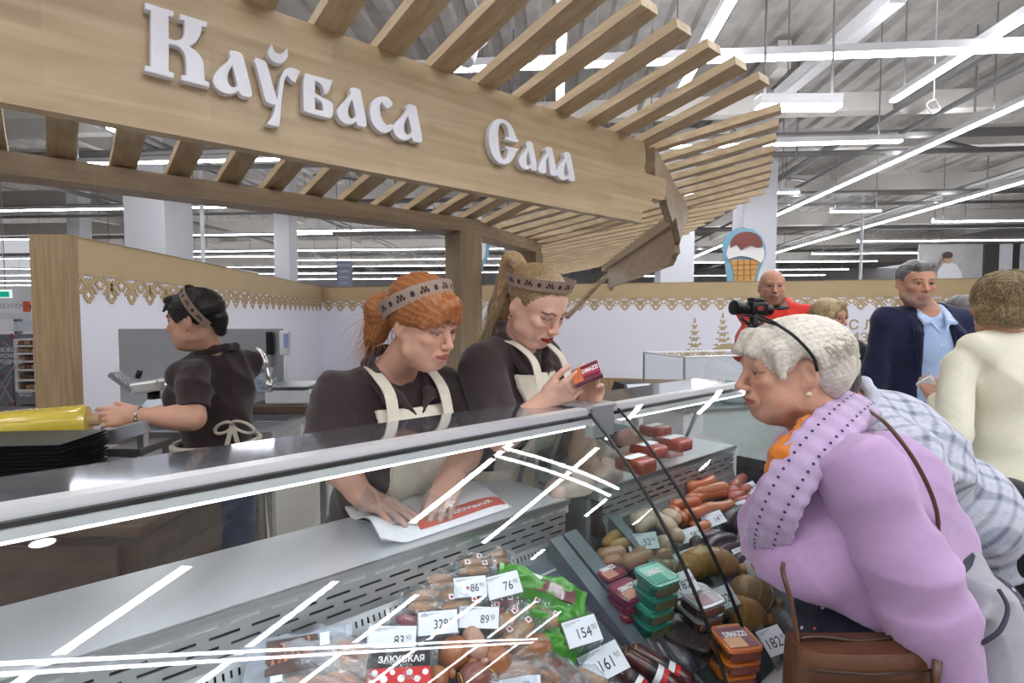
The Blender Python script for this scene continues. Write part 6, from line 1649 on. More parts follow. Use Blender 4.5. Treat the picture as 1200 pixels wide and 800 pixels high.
# ================================================================== people: shared dressing
SKIN = npv(lin('#d9a78d')[:3])
M_apron = mat('apron_cream', '#d6cdbc', .85, var=.08, scale=40, sheen=.2, bump=.1, bscale=300)
M_band = mat('band_linen', '#a08b7c', .8, var=.1, scale=80, bump=.2, bscale=600)
M_emb = mat('band_embroidery', '#43282a', .8)
BROWN = '#392b2c'
UPZ = v3(0, 0, 1)
class Fig:
    """a posed figure: torso landmarks plus helpers that dress it"""
    def __init__(s, label, neck, fwd, chest=None, waist=None, pel=None, sw=.19, b=1., bust=0., depth=1., skin=SKIN, kw=None):
        s.neck = npv(neck); s.fwd = unit(fwd); s.lr = unit(np.cross(s.fwd, UPZ))
        s.chest = npv(chest) if chest is not None else s.neck + v3(0, 0, -.2) - s.fwd * .03
        s.waist = npv(waist) if waist is not None else s.chest + v3(0, 0, -.2) - s.fwd * .02
        s.pel = npv(pel) if pel is not None else s.waist + v3(0, 0, -.17)
        s.sw, s.b, s.bust, s.depth, s.skin = sw, b, bust, depth, npv(skin)
        s.t = thing('person', label, 'person', Vector((float(s.pel[0]), float(s.pel[1]), 0)))
        _, s.Rc, s.Rp = s.torso()
        s.sh = {q: s.neck + s.Rc[:, 0] * q * (sw - .01) - s.Rc[:, 2] * .065 for q in (1, -1)}
        s.arms = {}; s.body = []; s.fine = []
    def torso(s, grow=0., dw=0.): return torso_prims(s.neck, s.chest, s.waist, s.pel, s.lr, s.sw + dw, s.b, s.bust, s.depth, grow)
    def head(s, H, nr=(.056, .062)):
        s.H = H; s.body += H.prims() + [('+', 'c', (H.w(0, -.025, -.06), s.neck, nr[0], nr[1]), .03)]
    def arm(s, q, el, wr, hdir, palm, curls=(.3, .3, .3, .3), thumb=.5, scale=1., sh=None, r=(.05, .044, .042, .028), tc=.3, spread=.06, res=.0036):
        sh = s.sh[q] if sh is None else npv(sh); el = npv(el); wr = npv(wr); s.arms[q] = (sh, el, wr)
        h, bx, e, w = hand_prims(wr, hdir, palm, q, curls, thumb, scale, spread, tc)
        s.body += arm_prims(sh, el, wr, r) + h; s.fine.append((*bx, res)); return e, w
    def skin_mesh(s, fine=.0032, res=.011, lip='#b0685f', brow='#6b4836', bt=.8, blush=.3, lid='#4a2f28', stubble=None, more=None, tg=-.012):
        T, _, _ = s.torso(tg)
        def paint(V, C):
            C = s.H.colour(V, C, s.skin, lin(lip)[:3], lin(brow)[:3], bt, blush, lin(lid)[:3] if lid else None, lin(stubble)[:3] if stubble else None)
            return more(V, C) if more else C
        return make('body', s.body + T, res, M_skin, s.t, s.skin, [s.H.fine_box(fine)] + s.fine, paint=paint)
    def top(s, name, col, grow=.014, frac=(.93, .93), rs=(.076, .08), res=.008, neckcut=(.062, .06), vcut=None, hem=None, wr=.004, freq=14, seed=1, extra=(), label=None, paint=None, axis=(.5, .3, .6), lw=(.06, .045), hem_n=None):
        T, _, _ = s.torso(grow, .006); sp = list(T)
        for q, (sh, el, w_) in s.arms.items():
            f = frac[0] if q == 1 else frac[1]
            if f <= 1.2: sp += [('+', 'c', (sh, sh + (el - sh) * .35, rs[0], rs[0]), .03), ('+', 'k', (sh, sh + (el - sh) * f, rs[0], rs[1]), .02)]
            else:      # long sleeve to the wrist
                sp.append(('+', 'c', (sh, el, rs[0], lw[0]), .03)); sp.append(('+', 'c', (el, el + (w_ - el) * (f - 1), lw[0], lw[1]), .02))
        sp += list(extra)
        if neckcut: sp.append(('-', 'c', (s.neck + UPZ * .07, s.neck + s.fwd * .04 + UPZ * .02, neckcut[0], neckcut[1]), .012))
        if vcut: sp.append(('-', 'c', (s.neck + s.fwd * .06 + UPZ * .04, s.neck + s.fwd * (vcut[1] if len(vcut) > 1 else .14) + UPZ * -vcut[0], .045, .006), .01))
        hem = s.pel if hem is None else npv(hem)
        sp.append(('&', 'h', (hem, -s.Rp[:, 2] if hem_n is None else npv(hem_n)), 0))
        return make(name, sp, res, M_cloth, s.t, col, wr=wr, freq=freq, axis=axis, seed=seed, label=label, paint=paint)
    def collar(s, col=None, drop=.14, r=1., back=.045, name='collar', wide=1., leaf=True):
        """turned-down collar that runs from the opening at the chest up around the neck"""
        nk, lr, fw, u_ = s.neck, s.Rc[:, 0], s.Rc[:, 1], s.Rc[:, 2]; L = []
        dp = (.118 * s.b * s.depth + .02) * (1 if drop > .1 else .86)
        for q in (-1, 1):
            path = [nk + fw * (dp + .012) * .98 - u_ * drop + lr * q * .012, nk + fw * (dp * .82) - u_ * drop * .5 + lr * q * .05 * wide, nk + fw * .045 + lr * q * .078 * wide - u_ * .005, nk - fw * .01 + lr * q * .084 * wide + u_ * .022, nk - fw * .055 + lr * q * .05 * wide + u_ * back, nk - fw * .07 + u_ * (back + .004)]
            rr = [.007, .014, .019, .019, .017, .016]
            for i in range(5): L.append(('+', 'c', (path[i], path[i + 1], rr[i] * r, rr[i + 1] * r), .012))
            if leaf:
                tip = nk + fw * (dp * .84) - u_ * drop * .55 + lr * q * .088 * wide
                L.append(('+', 'c', (path[2] + lr * q * .012, tip, .016 * r, .008), .02)); L.append(('+', 'c', (path[1], tip, .012 * r, .008), .016))
        return make(name, L, .0055, M_cloth, s.t, col or BROWN, it=2)
    def shell(s, name, m, g0, g1, cuts, res=.0058, wr=.0015, col=None):
        """sheet that hugs the dressed torso between two offsets, trimmed by cuts"""
        A, _, _ = s.torso(g1, .006); B, _, _ = s.torso(g0, .006); f = Field(A, res); d = f.d.copy(); f.d[:] = .5
        for q in B: f.apply(*q)
        f.d = np.maximum(d, -f.d)
        for (k, a) in cuts: f.apply('&', k, a, 0)
        V, Q = f.mesh(); V = relax(V, Q, 1, .4)
        if wr: V = wrinkle(V, normals(V, Q), wr, 22, (1, 0, 0), 4)
        return fast_obj(name, V, Q, m, s.t, solid(V, col) if col else None)
    def bib(s, half=.15, top=.095):
        s.shell('apron_bib', M_apron, .020, .040, [('h', (s.chest, -s.fwd)), ('h', (s.neck + UPZ * -top, UPZ)), ('b', (s.chest + UPZ * -.2, (half, .6, .5), np.stack([s.lr, s.fwd, UPZ], 1)))])
        nk, lr, fw = s.neck, s.lr, s.fwd; d = s.depth
        for q in (-1, 1):
            pts = [nk + lr * q * half * .8 + fw * .140 * d - UPZ * (top + .03), nk + lr * q * half * .78 + fw * .118 * d - UPZ * .05, nk + lr * q * half * .8 + fw * .066 - UPZ * .002, nk + lr * q * .085 + UPZ * .02]
            mb = MB(); pp = cr([tuple(a) for a in pts], 5)
            for i in range(len(pp) - 1): mb.bar(Vector(pp[i]), Vector(pp[i + 1]), .034, .004, Vector(fw * .8 + UPZ * .5))
            mb.build('apron_strap', M_apron, s.t)
    def apron_skirt(s, a0=-.62, a1=.62, r=(.205, .175), L=.62, top=None, seed=0):
        mb = MB(); w0 = s.waist if top is None else npv(top)
        def sk(u, v):
            a = math.pi * (a0 + (a1 - a0) * u); r1 = r[0] * s.b / 1.1 + .04 * v; r2 = r[1] * s.depth * .88 + .02 * v; wv = .011 * math.sin(u * 75) * (.4 + v) + .006 * math.sin(u * 33 + 2 * v)
            return Vector(w0 * (1 - v * .25) + s.pel * (v * .25) + s.lr * (math.sin(a) * (r1 + wv)) + s.fwd * (math.cos(a) * (r2 + wv)) + v3(0, 0, -.02 - L * v))
        mb.grid(sk, 90, 14); mb.grid(lambda u, v: sk(1 - u, v) + Vector(-s.fwd * .004), 90, 2); mb.build('apron_skirt', M_apron, s.t, True)
    def legs(s, col, shoe='#1c1a1c', r=(.1, .075, .055), name='trousers', g=.22, foot=None, stride=0.):
        pl = s.pel; Z = npv(foot) if foot is not None else v3(pl[0], pl[1], 0); lp = [('+', 'e', (pl + UPZ * .04, (.172 * s.b, .128 * s.depth, g), np.stack([s.lr, s.fwd, UPZ], 1)), .05)]
        for q in (-1, 1):
            hip = pl + s.lr * q * .085 - UPZ * .04; an = v3(Z[0], Z[1], .09) + s.lr * q * .1 + s.fwd * stride * q; kn = (hip + an) / 2 + s.fwd * .025
            lp += leg_prims(hip, kn, an, r)
            make('shoe', [('+', 'c', (v3(an[0], an[1], .045) - s.fwd * .05, v3(an[0], an[1], .042) + s.fwd * .14, .042, .036), .02), ('-', 'h', (v3(0, 0, .002), (0, 0, 1)), 0)], .011, M_cloth, s.t, shoe)
        make(name, lp, .014, M_cloth, s.t, col, wr=.004)
M_shirtbrown = mat('shirt_brown', BROWN, .85, var=.1, scale=60, sheen=.25)

# ------------------------------------------------------------------ red-haired saleswoman leaning over the deck
def redhead():
    neck = npv(P(462, 434, 1.63)); fwd = npv(DN); ch = neck + v3(0, 0, -.21) - fwd * .03; wa = ch + v3(0, 0, -.22) - fwd * .05; pl = wa + v3(0, 0, -.2) - fwd * .05
    g = Fig('red-haired saleswoman in a brown shirt and cream apron pressing a paper bag', neck, fwd, ch, wa, pl, .188, 1.14, 1.2, 1.15, skin=lin('#cd9d86')[:3])
    H = Head(P(496, 379, 1.52), (.80, -.52, -.30), (-.06, -.05, 1), .98, fat=.75, jaw=1.05, nose=.95, old=.3, eye_open=.62, gaze=(.1, .9, -.35)); g.head(H, (.05, .056))
    haR = npv(onz(494, 612, 1.036)); wrR = npv(P(424, 580, 1.40)); wrL = npv(P(530, 556, 1.47)); R4 = (.056, .048, .046, .03)
    g.arm(1, P(383, 528, 1.46), wrR, haR - wrR, (.1, -.1, -1), (.12, .1, .12, .16), .3, 1., r=R4)
    g.arm(-1, P(548, 525, 1.63), wrL, npv(onz(512, 598, 1.045)) - wrL, (-.2, .1, -1), (.32, .32, .36, .4), .5, .98, r=R4)
    gl = [('+', q[1], (q[2][0], q[2][1], q[2][2] + .0035, q[2][3] + .0035), q[3]) for q in g.body if q[1] == 'c']
    gl = [q for q in gl if q[2][0][2] < 1.09 and q[2][1][2] < 1.09]
    V, Q = Field(gl, .0065).mesh(); V = wrinkle(V, normals(V, Q), .003, 60, (1, 1, 0), 2)
    g.skin_mesh(lip='#a3564f', brow='#7a4b32', blush=.4)
    H.eyes(g.t, '#6b6a58')
    fast_obj('plastic_gloves', V, Q, M_film2, g.t, None)['label'] = 'thin clear disposable gloves'
    g.top('shirt', BROWN, vcut=(.10,), wr=.0055, seed=3, rs=(.07, .08), label='dark brown short-sleeved shirt')
    g.collar(drop=.085); g.bib(.112); g.apron_skirt(); g.legs('#27232a')
    hp = [('+', 'e', (H.w(0, -.018, .046), tuple(a * 1.05 for a in (.086, .104, .092)), H.R), .02),
          ('-', 'e', (H.w(0, .105, -.035), (.075, .085, .075), H.R), .012), ('-', 'e', (H.w(0, -.01, -.115), (.12, .14, .07), H.R), .02), ('-', 'e', (H.w(.08, .03, -.05), (.03, .05, .055), H.R), .01), ('-', 'e', (H.w(-.08, .03, -.05), (.03, .05, .055), H.R), .01),
          ('+', 'c', (H.w(0, .088, .085), H.w(.045, .088, .035), .022, .014), .018), ('+', 'c', (H.w(0, .09, .085), H.w(-.045, .088, .03), .022, .012), .018), ('+', 'c', (H.w(0, .09, .08), H.w(.0, .104, .045), .02, .012), .016), ('+', 'c', (H.w(.03, .086, .07), H.w(.066, .062, .015), .018, .008), .014), ('+', 'c', (H.w(-.03, .086, .07), H.w(-.066, .062, .01), .018, .008), .014),
          ('+', 'c', (H.w(0, -.115, .03), H.w(.01, -.16, -.01), .032, .05), .02), ('+', 'c', (H.w(.01, -.16, -.01), H.w(.02, -.165, -.085), .05, .032), .02), ('+', 'c', (H.w(.02, -.165, -.085), H.w(.03, -.18, -.13), .03, .008), .02)]
    def co(V):
        p_ = H.loc(V); return np.where(p_[:, 1] > .055, np.arctan2(p_[:, 0], p_[:, 2]) * .8, np.arctan2(p_[:, 2] - .03, p_[:, 0]) * .9) + p_[:, 1] * .6
    hair_obj('hair', hp, .0045, g.t, '#c07a45', '#7d4526', co, .003, 24, seed=5)
    rr = np.random.default_rng(4); cv = []
    for k in range(160):
        b0 = npv(H.w(.015 + rr.normal(0, .02), -.16 + rr.normal(0, .015), -.02 + rr.normal(0, .03))); d = unit(-H.R[:, 1] * .6 + v3(0, 0, -1.) + rr.normal(size=3) * .5)
        cv.append([b0 + d * s * .11 + v3(0, 0, -.05) * s * s + rr.normal(size=3) * .003 for s in np.linspace(0, 1, 6)])
    strands('stray_hair', cv, .0009, g.t, '#d99a5f', '#a86a3c', 3)
    band(g.t, H, math.radians(38), .093, .114, .022, .042, 95, M_band, M_emb, (0, -.012, .02))
redhead()

# ------------------------------------------------------------------ blonde saleswoman reading a pack
def blonde():
    neck = npv(P(607, 402, 1.84)); fwd = unit(npv(DN) + v3(.25, 0, 0)); ch = neck + v3(0, 0, -.2) - fwd * .06; wa = ch + v3(0, 0, -.2) - fwd * .08; pl = wa + v3(0, 0, -.17) - fwd * .06
    g = Fig('blonde ponytailed saleswoman in a brown shirt reading a small red pack', neck, fwd, ch, wa, pl, .178, 1.04, 1.1, 1.1, skin=lin('#d9ac97')[:3])
    H = Head(P(629, 357, 1.75), (.64, -.62, -.56), (-.05, 0, 1), 1.04, fat=.45, jaw=.98, nose=.85, eye_open=.4, gaze=(0, .85, -.5)); g.head(H, (.05, .056))
    wrR = npv(P(640, 468, 1.60)); wrL = npv(P(688, 478, 1.64)); R4 = (.05, .045, .042, .027)
    pk = npv(P(688, 438, 1.545))
    g.arm(1, P(588, 512, 1.60), wrR, npv(P(676, 452, 1.56)) - wrR, unit(v3(.15, .75, .35)), (.42, .45, .5, .55), .3, .94, r=R4, tc=.2)
    g.arm(-1, P(680, 545, 1.80), wrL, npv(P(700, 440, 1.60)) - wrL, unit(v3(-.5, -.8, .1)), (.45, .5, .55, .6), .6, .94, r=R4)
    g.skin_mesh(lip='#8f1f2a', brow='#4f3528', bt=.95, blush=.25, lid='#1f1614')
    H.eyes(g.t, '#5b6a72')
    g.top('shirt', BROWN, vcut=(.10,), wr=.005, seed=8, rs=(.066, .074), label='dark brown short-sleeved shirt'); g.collar(drop=.085); g.bib(.1); g.apron_skirt(); g.legs('#27232a')
    hp = [('+', 'e', (H.w(0, -.016, .038), tuple(a * 1.03 for a in (.083, .103, .087)), H.R), .02),
          ('-', 'e', (H.w(0, .115, -.028), (.078, .085, .086), H.R), .01), ('-', 'e', (H.w(0, -.0, -.115), (.12, .15, .07), H.R), .02), ('-', 'e', (H.w(.085, .035, -.045), (.03, .05, .055), H.R), .01), ('-', 'e', (H.w(-.085, .035, -.045), (.03, .05, .055), H.R), .01),
          ('+', 'c', (H.w(0, -.1, .06), H.w(.0, -.16, .06), .028, .036), .015), ('+', 'c', (H.w(0, -.16, .06), npv(P(585, 362, 1.86)), .038, .036), .02), ('+', 'c', (npv(P(585, 362, 1.86)), npv(P(572, 395, 1.86)), .036, .02), .02), ('+', 'c', (npv(P(572, 395, 1.86)), npv(P(566, 412, 1.86)), .02, .006), .02)]
    def co(V):
        p_ = H.loc(V); return np.where(p_[:, 1] < -.115, np.arctan2(p_[:, 2] * .4 + p_[:, 1] * .6, p_[:, 0]), np.arctan2(p_[:, 2] - .06, p_[:, 0]) * 1.1)
    hair_obj('hair', hp, .0045, g.t, '#b2946b', '#5e4a36', co, .0026, 26, seed=9, extra=lambda V, C: C * (1 + .35 * np.clip((-.1 - H.loc(V)[:, 1]) * 12, 0, 1))[:, None])
    rr = np.random.default_rng(14); cv = []
    for k in range(200):
        a = npv(H.w(rr.normal(0, .015), -.155, .06 + rr.normal(0, .02))); b_ = npv(P(582 + rr.normal(0, 7), 362, 1.86 + rr.normal(0, .02))); c = npv(P(566 + rr.normal(0, 9), 408 + rr.normal(0, 10), 1.86 + rr.normal(0, .03)))
        cv.append([a * (1 - s) ** 2 + 2 * s * (1 - s) * b_ + c * s * s for s in np.linspace(0, 1, 8)])
    strands('ponytail_strands', cv, .0012, g.t, '#d8c096', '#9a7f58', 4)
    band(g.t, H, math.radians(20), .089, .108, .030, .036, 110, M_band, M_emb, (0, -.012, .022), .01)
    MB().lathe([(.0035, 0), (.0035, .004)], 8, Matrix.Translation(Vector(H.w(.081, -.01, -.046)))).build('earring', mat('gold', '#d9b25a', .2, 1), g.t)
    # ring on the right hand
    # the small pack in her hands
    pt = thing('meat_snack_pack', 'small maroon pack with an orange picture held by the blonde saleswoman', 'pack', Vector(pk))
    x = unit(v3(.80, -.25, .42)); z = unit(v3(-.45, -.62, .62)); M = frame(Vector(pk), Vector(x), Vector(z))
    MB().rbox(-.042, .042, -.03, .03, -.009, .009, .004, M).build('box', M_mar, pt)
    MB().box(-.04, -.012, -.026, .026, .0092, .0098, M).build('orange_picture', mat('picture_orange', '#dd7b4c', .4, var=.25, scale=60), pt)
    MB().box(-.012, .038, -.014, .014, .0092, .0098, M).build('pink_field', mat('picture_rose', '#b03a55', .4), pt)
    text_mesh('pack_text', 'DIMAZZI', .02, mat('label_white', '#f0eef0', .5), pt, M @ Matrix.Translation((.014, .004, .0102)), .0003, 'CENTER', .0006, .62)
blonde()

# ------------------------------------------------------------------ dark-haired saleswoman at the wrapping table
def brunette():
    fwd = unit(v3(-.88, .40, 0)); neck = npv(P(253, 418, 2.29)); ch = npv(P(255, 460, 2.32)) ; wa = npv(P(255, 508, 2.32)); pl = wa + v3(.0, 0, -.2)
    g = Fig('dark-haired saleswoman in profile wearing a brown polo at the wrapping table', neck, fwd, ch, wa, pl, .165, .95, .6, 1.05, skin=lin('#d6a58c')[:3])
    H = Head(P(228, 374, 2.2), (-.99, -.05, -.10), (-.02, 0, 1), .98, fat=.35, nose=1.0, jaw=.98, old=.2, eye_open=.7, gaze=(0, .9, -.3)); g.head(H, (.044, .048))
    shL = npv(P(229, 438, 2.14)); elL = npv(P(226, 490, 2.03)); wrL = npv(P(160, 487, 1.94)); R4 = (.05, .045, .043, .027)
    g.arm(-1, elL, wrL, npv(P(122, 488, 1.93)) - wrL, unit(v3(0, .75, -.35)), (.22, .25, .3, .35), .35, .98, r=R4, sh=shL, tc=.0)
    g.arm(1, npv(P(215, 488, 2.5)), npv(P(190, 482, 2.3)), v3(-1, -.1, 0), v3(0, 0, -1), (.4, .4, .4, .4), .5, .95, r=R4)
    g.skin_mesh(lip='#a4635a', brow='#2b1d18', bt=.8, blush=.3, lid='#2a1c18', res=.011)
    H.eyes(g.t, '#3b2a22')
    g.top('polo_shirt', BROWN, wr=.0055, seed=12, rs=(.058, .068), label='dark brown polo shirt', hem=wa + v3(0, 0, -.06), neckcut=(.058, .056), frac=(.9, .86))
    g.collar(drop=.07, leaf=False)
    MB().tube([Vector(g.neck + g.Rc[:, 0] * (math.sin(a) * .098) + g.Rc[:, 1] * (-math.cos(a) * .085 + .02) + UPZ * (.022 + .012 * math.cos(a))) for a in np.linspace(-1.9, 1.9, 24)], .0025, 5).build('collar_piping', M_apron, g.t, True)
    g.apron_skirt(-.66, .66, (.2, .18), .62, top=wa + v3(0, 0, -.02))
    # waist tie with a bow at the back
    MB().tube([Vector(wa + v3(0, 0, -.035) + g.lr * (math.sin(a) * .176) + g.fwd * (math.cos(a) * .15)) for a in np.linspace(-3.1, 3.1, 40)], .013, 6).build('apron_tie', M_apron, g.t, True)
    bw = npv(P(272, 497, 2.19))
    for (dx, dz, r) in ((.05, -.012, .03), (-.04, -.015, .026)):
        MB().tube([Vector(bw + v3(dx * (1 - math.cos(a)) * .9, -.01 * math.sin(a), dz * (1 - math.cos(a)) + r * math.sin(a) * .8)) for a in np.linspace(0, 2 * math.pi, 18)], .007, 6).build('bow_loop', M_apron, g.t, True)
    for dx in (-.02, .03): MB().bar(Vector(bw), Vector(bw + v3(dx, -.01, -.09)), .018, .004, (0, -1, 0)).build('bow_end', M_apron, g.t)
    g.legs('#2b3f66', name='jeans')
    hp = [('+', 'e', (H.w(0, -.02, .042), (.088, .104, .088), H.R), .02), ('-', 'e', (H.w(0, .112, -.03), (.075, .078, .082), H.R), .01), ('-', 'e', (H.w(0, .0, -.1), (.12, .11, .06), H.R), .012), ('-', 'e', (H.w(0, -.09, -.13), (.12, .11, .06), H.R), .02), ('-', 'e', (H.w(.085, .02, -.05), (.03, .045, .05), H.R), .01), ('-', 'e', (H.w(-.085, .02, -.05), (.03, .045, .05), H.R), .01),
          ('+', 'e', (H.w(0, .07, .085), (.055, .035, .02), H.R), .02), ('+', 'c', (H.w(0, .085, .075), H.w(-.03, .104, .045), .016, .006), .012), ('+', 'c', (H.w(0, -.1, -.01), H.w(0, -.1, -.06), .035, .022), .02), ('+', 'c', (H.w(-.05, .055, .04), H.w(-.07, .035, -.005), .018, .008), .012)]
    hair_obj('hair', hp, .005, g.t, '#2b2423', '#120e0e', lambda V: np.arctan2(H.loc(V)[:, 2] - .02, H.loc(V)[:, 1]) * .9 + H.loc(V)[:, 0] * 3, .003, 20, seed=2)
    band(g.t, H, math.radians(58), .093, .115, .012, .034, 95, M_band, M_emb, (0, -.02, .02), .004)
    # wrist watch and ring
    d = unit(npv(P(122, 488, 1.93)) - wrL); M = frame(Vector(wrL - d * .012), None, Vector(d))
    MB().tube([M @ Vector((.029 * math.cos(a), .029 * math.sin(a), 0)) for a in np.linspace(0, 2 * math.pi, 20)], .006, 6).build('watch', mat('watch_steel', '#b9b2a0', .25, .9), g.t, True)
    for q in (-1,): MB().lathe([(.003, -.004), (.004, 0), (.003, .004)], 8, Matrix.Translation(Vector(H.w(q * .082, -.008, -.047)))).build('earring', mat('gold', '#d9b25a', .2, 1), g.t)
brunette()

# ------------------------------------------------------------------ paper bag on the deck, under the red-haired woman's hands
def paper_bag():
    c00, c10, c01, c11 = (onz(x, y, 1.003) for x, y in ((446, 646), (600, 594), (404, 604), (556, 560)))      # front left, front right, back left, back right
    c = (c00 + c10 + c01 + c11) / 4; t = thing('paper_bag', 'white greaseproof bag with red printed bands on the steel deck', 'bag', Vector((c.x, c.y, 1.003)))
    ax = unit(npv(c10) - npv(c00)); M = frame(Vector((c.x, c.y, 1.003)), Vector(ax), (0, 0, 1))
    def f(u, v, top):
        p = (c00 * (1 - u) + c10 * u) * (1 - v) + (c01 * (1 - u) + c11 * u) * v; e = (1 - (2 * u - 1) ** 8) * (1 - (2 * v - 1) ** 6)
        z = (.020 * e if top else .001) + .002 * math.sin(9 * u + 5 * v) * e
        if u < .16: z += (.16 - u) * (.2 if top else .16) * (1 + .6 * math.sin(6 * v))
        return Vector((p.x, p.y, 1.003 + z))
    mb = MB(); mb.grid(lambda u, v: f(u, v, True), 30, 16); mb.grid(lambda u, v: f(1 - u, v, False), 30, 16)
    mb.build('paper', mat('paper_white', '#e6e6ea', .6, var=.05, scale=20, bump=.2, bscale=60), t, True)
    mr = mat('print_red', '#c0604f', .6)
    def strip_(u0, u1, v0, v1, m, nm, dz):
        mb = MB(); mb.grid(lambda a, b: f(u0 + (u1 - u0) * a, v0 + (v1 - v0) * b, True) + Vector((0, 0, dz)), 20, 4); return mb.build(nm, m, t, True)
    strip_(.28, .97, .06, .24, mr, 'red_band', .0012); strip_(.66, .97, .82, .9, mr, 'red_band', .0012)
    tc = f(.66, .15, True); Mt = frame(tc + Vector((0, 0, .0016)), Vector(-ax), (0, 0, 1))
    text_mesh('bag_text', 'КОЛБАСОВО', .026, MATS['paper_white'], t, Mt, .0005, 'CENTER', .001)
paper_bag()
# ================================================================== the shoppers
# ------------------------------------------------------------------ woman in lilac leaning towards the glass
def lilac():
    skin = npv(lin('#cb9a83')[:3])
    neck = npv(P(975, 532, 1.20)); ch = npv(P(985, 612, 1.19)); wa = npv(P(1030, 680, 1.18)); pl = npv(P(1090, 752, 1.18))
    g = Fig('white-haired woman in a lilac sweater leaning towards the second display case', neck, (-1, .06, 0), ch, wa, pl, .17, 1.06, 1.0, 1.35, skin=skin)
    H = Head(P(922, 431, 1.2), (-.99, .04, -.11), (-.05, 0, 1), .95, fat=.6, nose=1.2, jaw=1.02, old=1., eye_open=.55, gaze=(0, 1, -.2), mouth=.001); g.head(H, (.056, .062))
    sh = npv(P(1012, 566, 1.04)); el = npv(P(1082, 705, 1.0)); wr = npv(P(1128, 850, 1.0))
    g.arm(-1, el, wr, v3(.1, .05, -1), v3(0, 1, 0), (.2, .2, .25, .3), .4, .95, r=(.06, .052, .05, .032), sh=sh, res=.005)
    g.arm(1, g.sh[1] + v3(.06, .03, -.22), g.sh[1] + v3(.14, .03, -.40), v3(.2, 0, -1), v3(0, 0, -1), (.3, .3, .3, .3), .4, .95, r=(.06, .052, .05, .032), res=.006)
    def more(V, C):
        p_ = H.loc(V); n = noise1(p_[:, 0] * 90 + p_[:, 1] * 130 + p_[:, 2] * 70, 3); return C * (1 + .05 * n)[:, None]
    g.skin_mesh(fine=.0027, lip='#a8655c', brow='#b79a86', bt=.7, blush=.5, lid='#6b4a3e', more=more, tg=-.045)
    H.eyes(g.t, '#6f7c80')
    LIL = '#b393bb'
    # sweater with a long sleeve
    ex = [('+', 'e', (npv(P(942, 645, 1.19)), (.10, .13, .10), g.Rc), .06), ('+', 'e', (npv(P(1040, 575, 1.22)), (.12, .13, .14), np.eye(3)), .06), ('+', 'e', (npv(P(985, 675, 1.19)), (.15, .13, .07), g.Rp), .06), ('+', 'e', (npv(P(1078, 640, 1.2)), (.09, .12, .11), g.Rp), .05)]
    sleeve = {q: g.arms[q] for q in (1, -1)}; g.arms = {}
    g.top('sweater', LIL, grow=.014, res=.0075, neckcut=(.06, .058), hem=npv(P(985, 708, 1.15)), hem_n=(-.33, 0, -.94), wr=.006, freq=11, seed=21, extra=ex, axis=(.2, .1, 1), label='soft lilac sweater')
    for q, (s0, e0, w0) in sleeve.items():
        make('sleeve', [('+', 'c', (s0 + v3(0, .05, .02), s0, .075, .085), .03), ('+', 'c', (s0, e0, .085, .082), .03), ('+', 'k', (e0, e0 + (w0 - e0) * .95, .08, .062), .03)], .0075, M_cloth, g.t, LIL, wr=.0065, freq=12, axis=unit(e0 - s0), seed=30 + q)
    g.arms = sleeve
    # knitted cowl collar: a wide drooping loop
    import itertools
    cp = [(1008, 474, 1.23), (985, 492, 1.12), (945, 535, 1.06), (912, 590, 1.06), (900, 632, 1.12), (905, 640, 1.2), (925, 600, 1.3), (960, 540, 1.34), (995, 492, 1.31)]
    cp = [npv(P(*q)) for q in cp]; n = 120; N_ = len(cp); loop = []
    for i in range(n):
        f = i / n * N_; k = int(f); t = f - k; p0, p1, p2, p3 = (cp[(k + j) % N_] for j in (-1, 0, 1, 2))
        loop.append(.5 * (2 * p1 + (p2 - p0) * t + (2 * p0 - 5 * p1 + 4 * p2 - p3) * t * t + (3 * p1 - p0 - 3 * p2 + p3) * t ** 3))
    cen = npv(P(945, 545, 1.2)); axn = unit(np.cross(loop[18] - cen, loop[0] - cen)); axn = axn if axn[2] > 0 else -axn
    vs, fs = [], []; cols = []; m = 22; holes = []
    lil = npv(lin('#bda6c8')[:3])
    for i in range(n):
        c = loop[i]; T = unit(loop[(i + 1) % n] - loop[i - 1]); rad = unit(c - cen - T * ((c - cen) @ T)); up = unit(np.cross(T, rad)); up = up if up @ axn > 0 else -up
        for j in range(m):
            a = 2 * math.pi * j / m; kn = 1 + .05 * math.cos(i * math.pi * .5) + .06 * math.cos(6 * a)
            vs.append(c + rad * (math.cos(a) * .019 * kn) + up * (math.sin(a) * .046 * kn)); 
            row = (abs(math.sin(a) - .38) < .1 or abs(math.sin(a) + .38) < .1) and math.cos(a) > 0
            cols.append((*(lil * (.92 + .08 * math.cos(i * math.pi * .5))), 1))
        for sg in (.42, -.38):
            a = math.asin(sg); holes.append((c + rad * (math.cos(a) * .0205) + up * (math.sin(a) * .0475), unit(rad * math.cos(a) / .019 + up * math.sin(a) / .046), T))
    for i in range(n):
        for j in range(m): fs.append((i * m + j, ((i + 1) % n) * m + j, ((i + 1) % n) * m + (j + 1) % m, i * m + (j + 1) % m))
    co = obj('knitted_cowl', np.array(vs), [f[::-1] for f in fs], M_cloth, g.t, True, colors=cols); co['label'] = 'chunky lilac cowl with rows of eyelets'
    mb = MB()
    for i, (c, nn_, T) in enumerate(holes):
        if i % 4 in (0, 1) or i % 4 == 3 and False:
            M = frame(Vector(c + nn_ * .0004), Vector(T), Vector(nn_)); mb.lathe([(.0032, 0), (.0028, .0006)], 7, M)
    ho = mb.build('eyelets', mat('eyelet_dark', '#3f3148', .9), co); ho['kind'] = 'stuff'
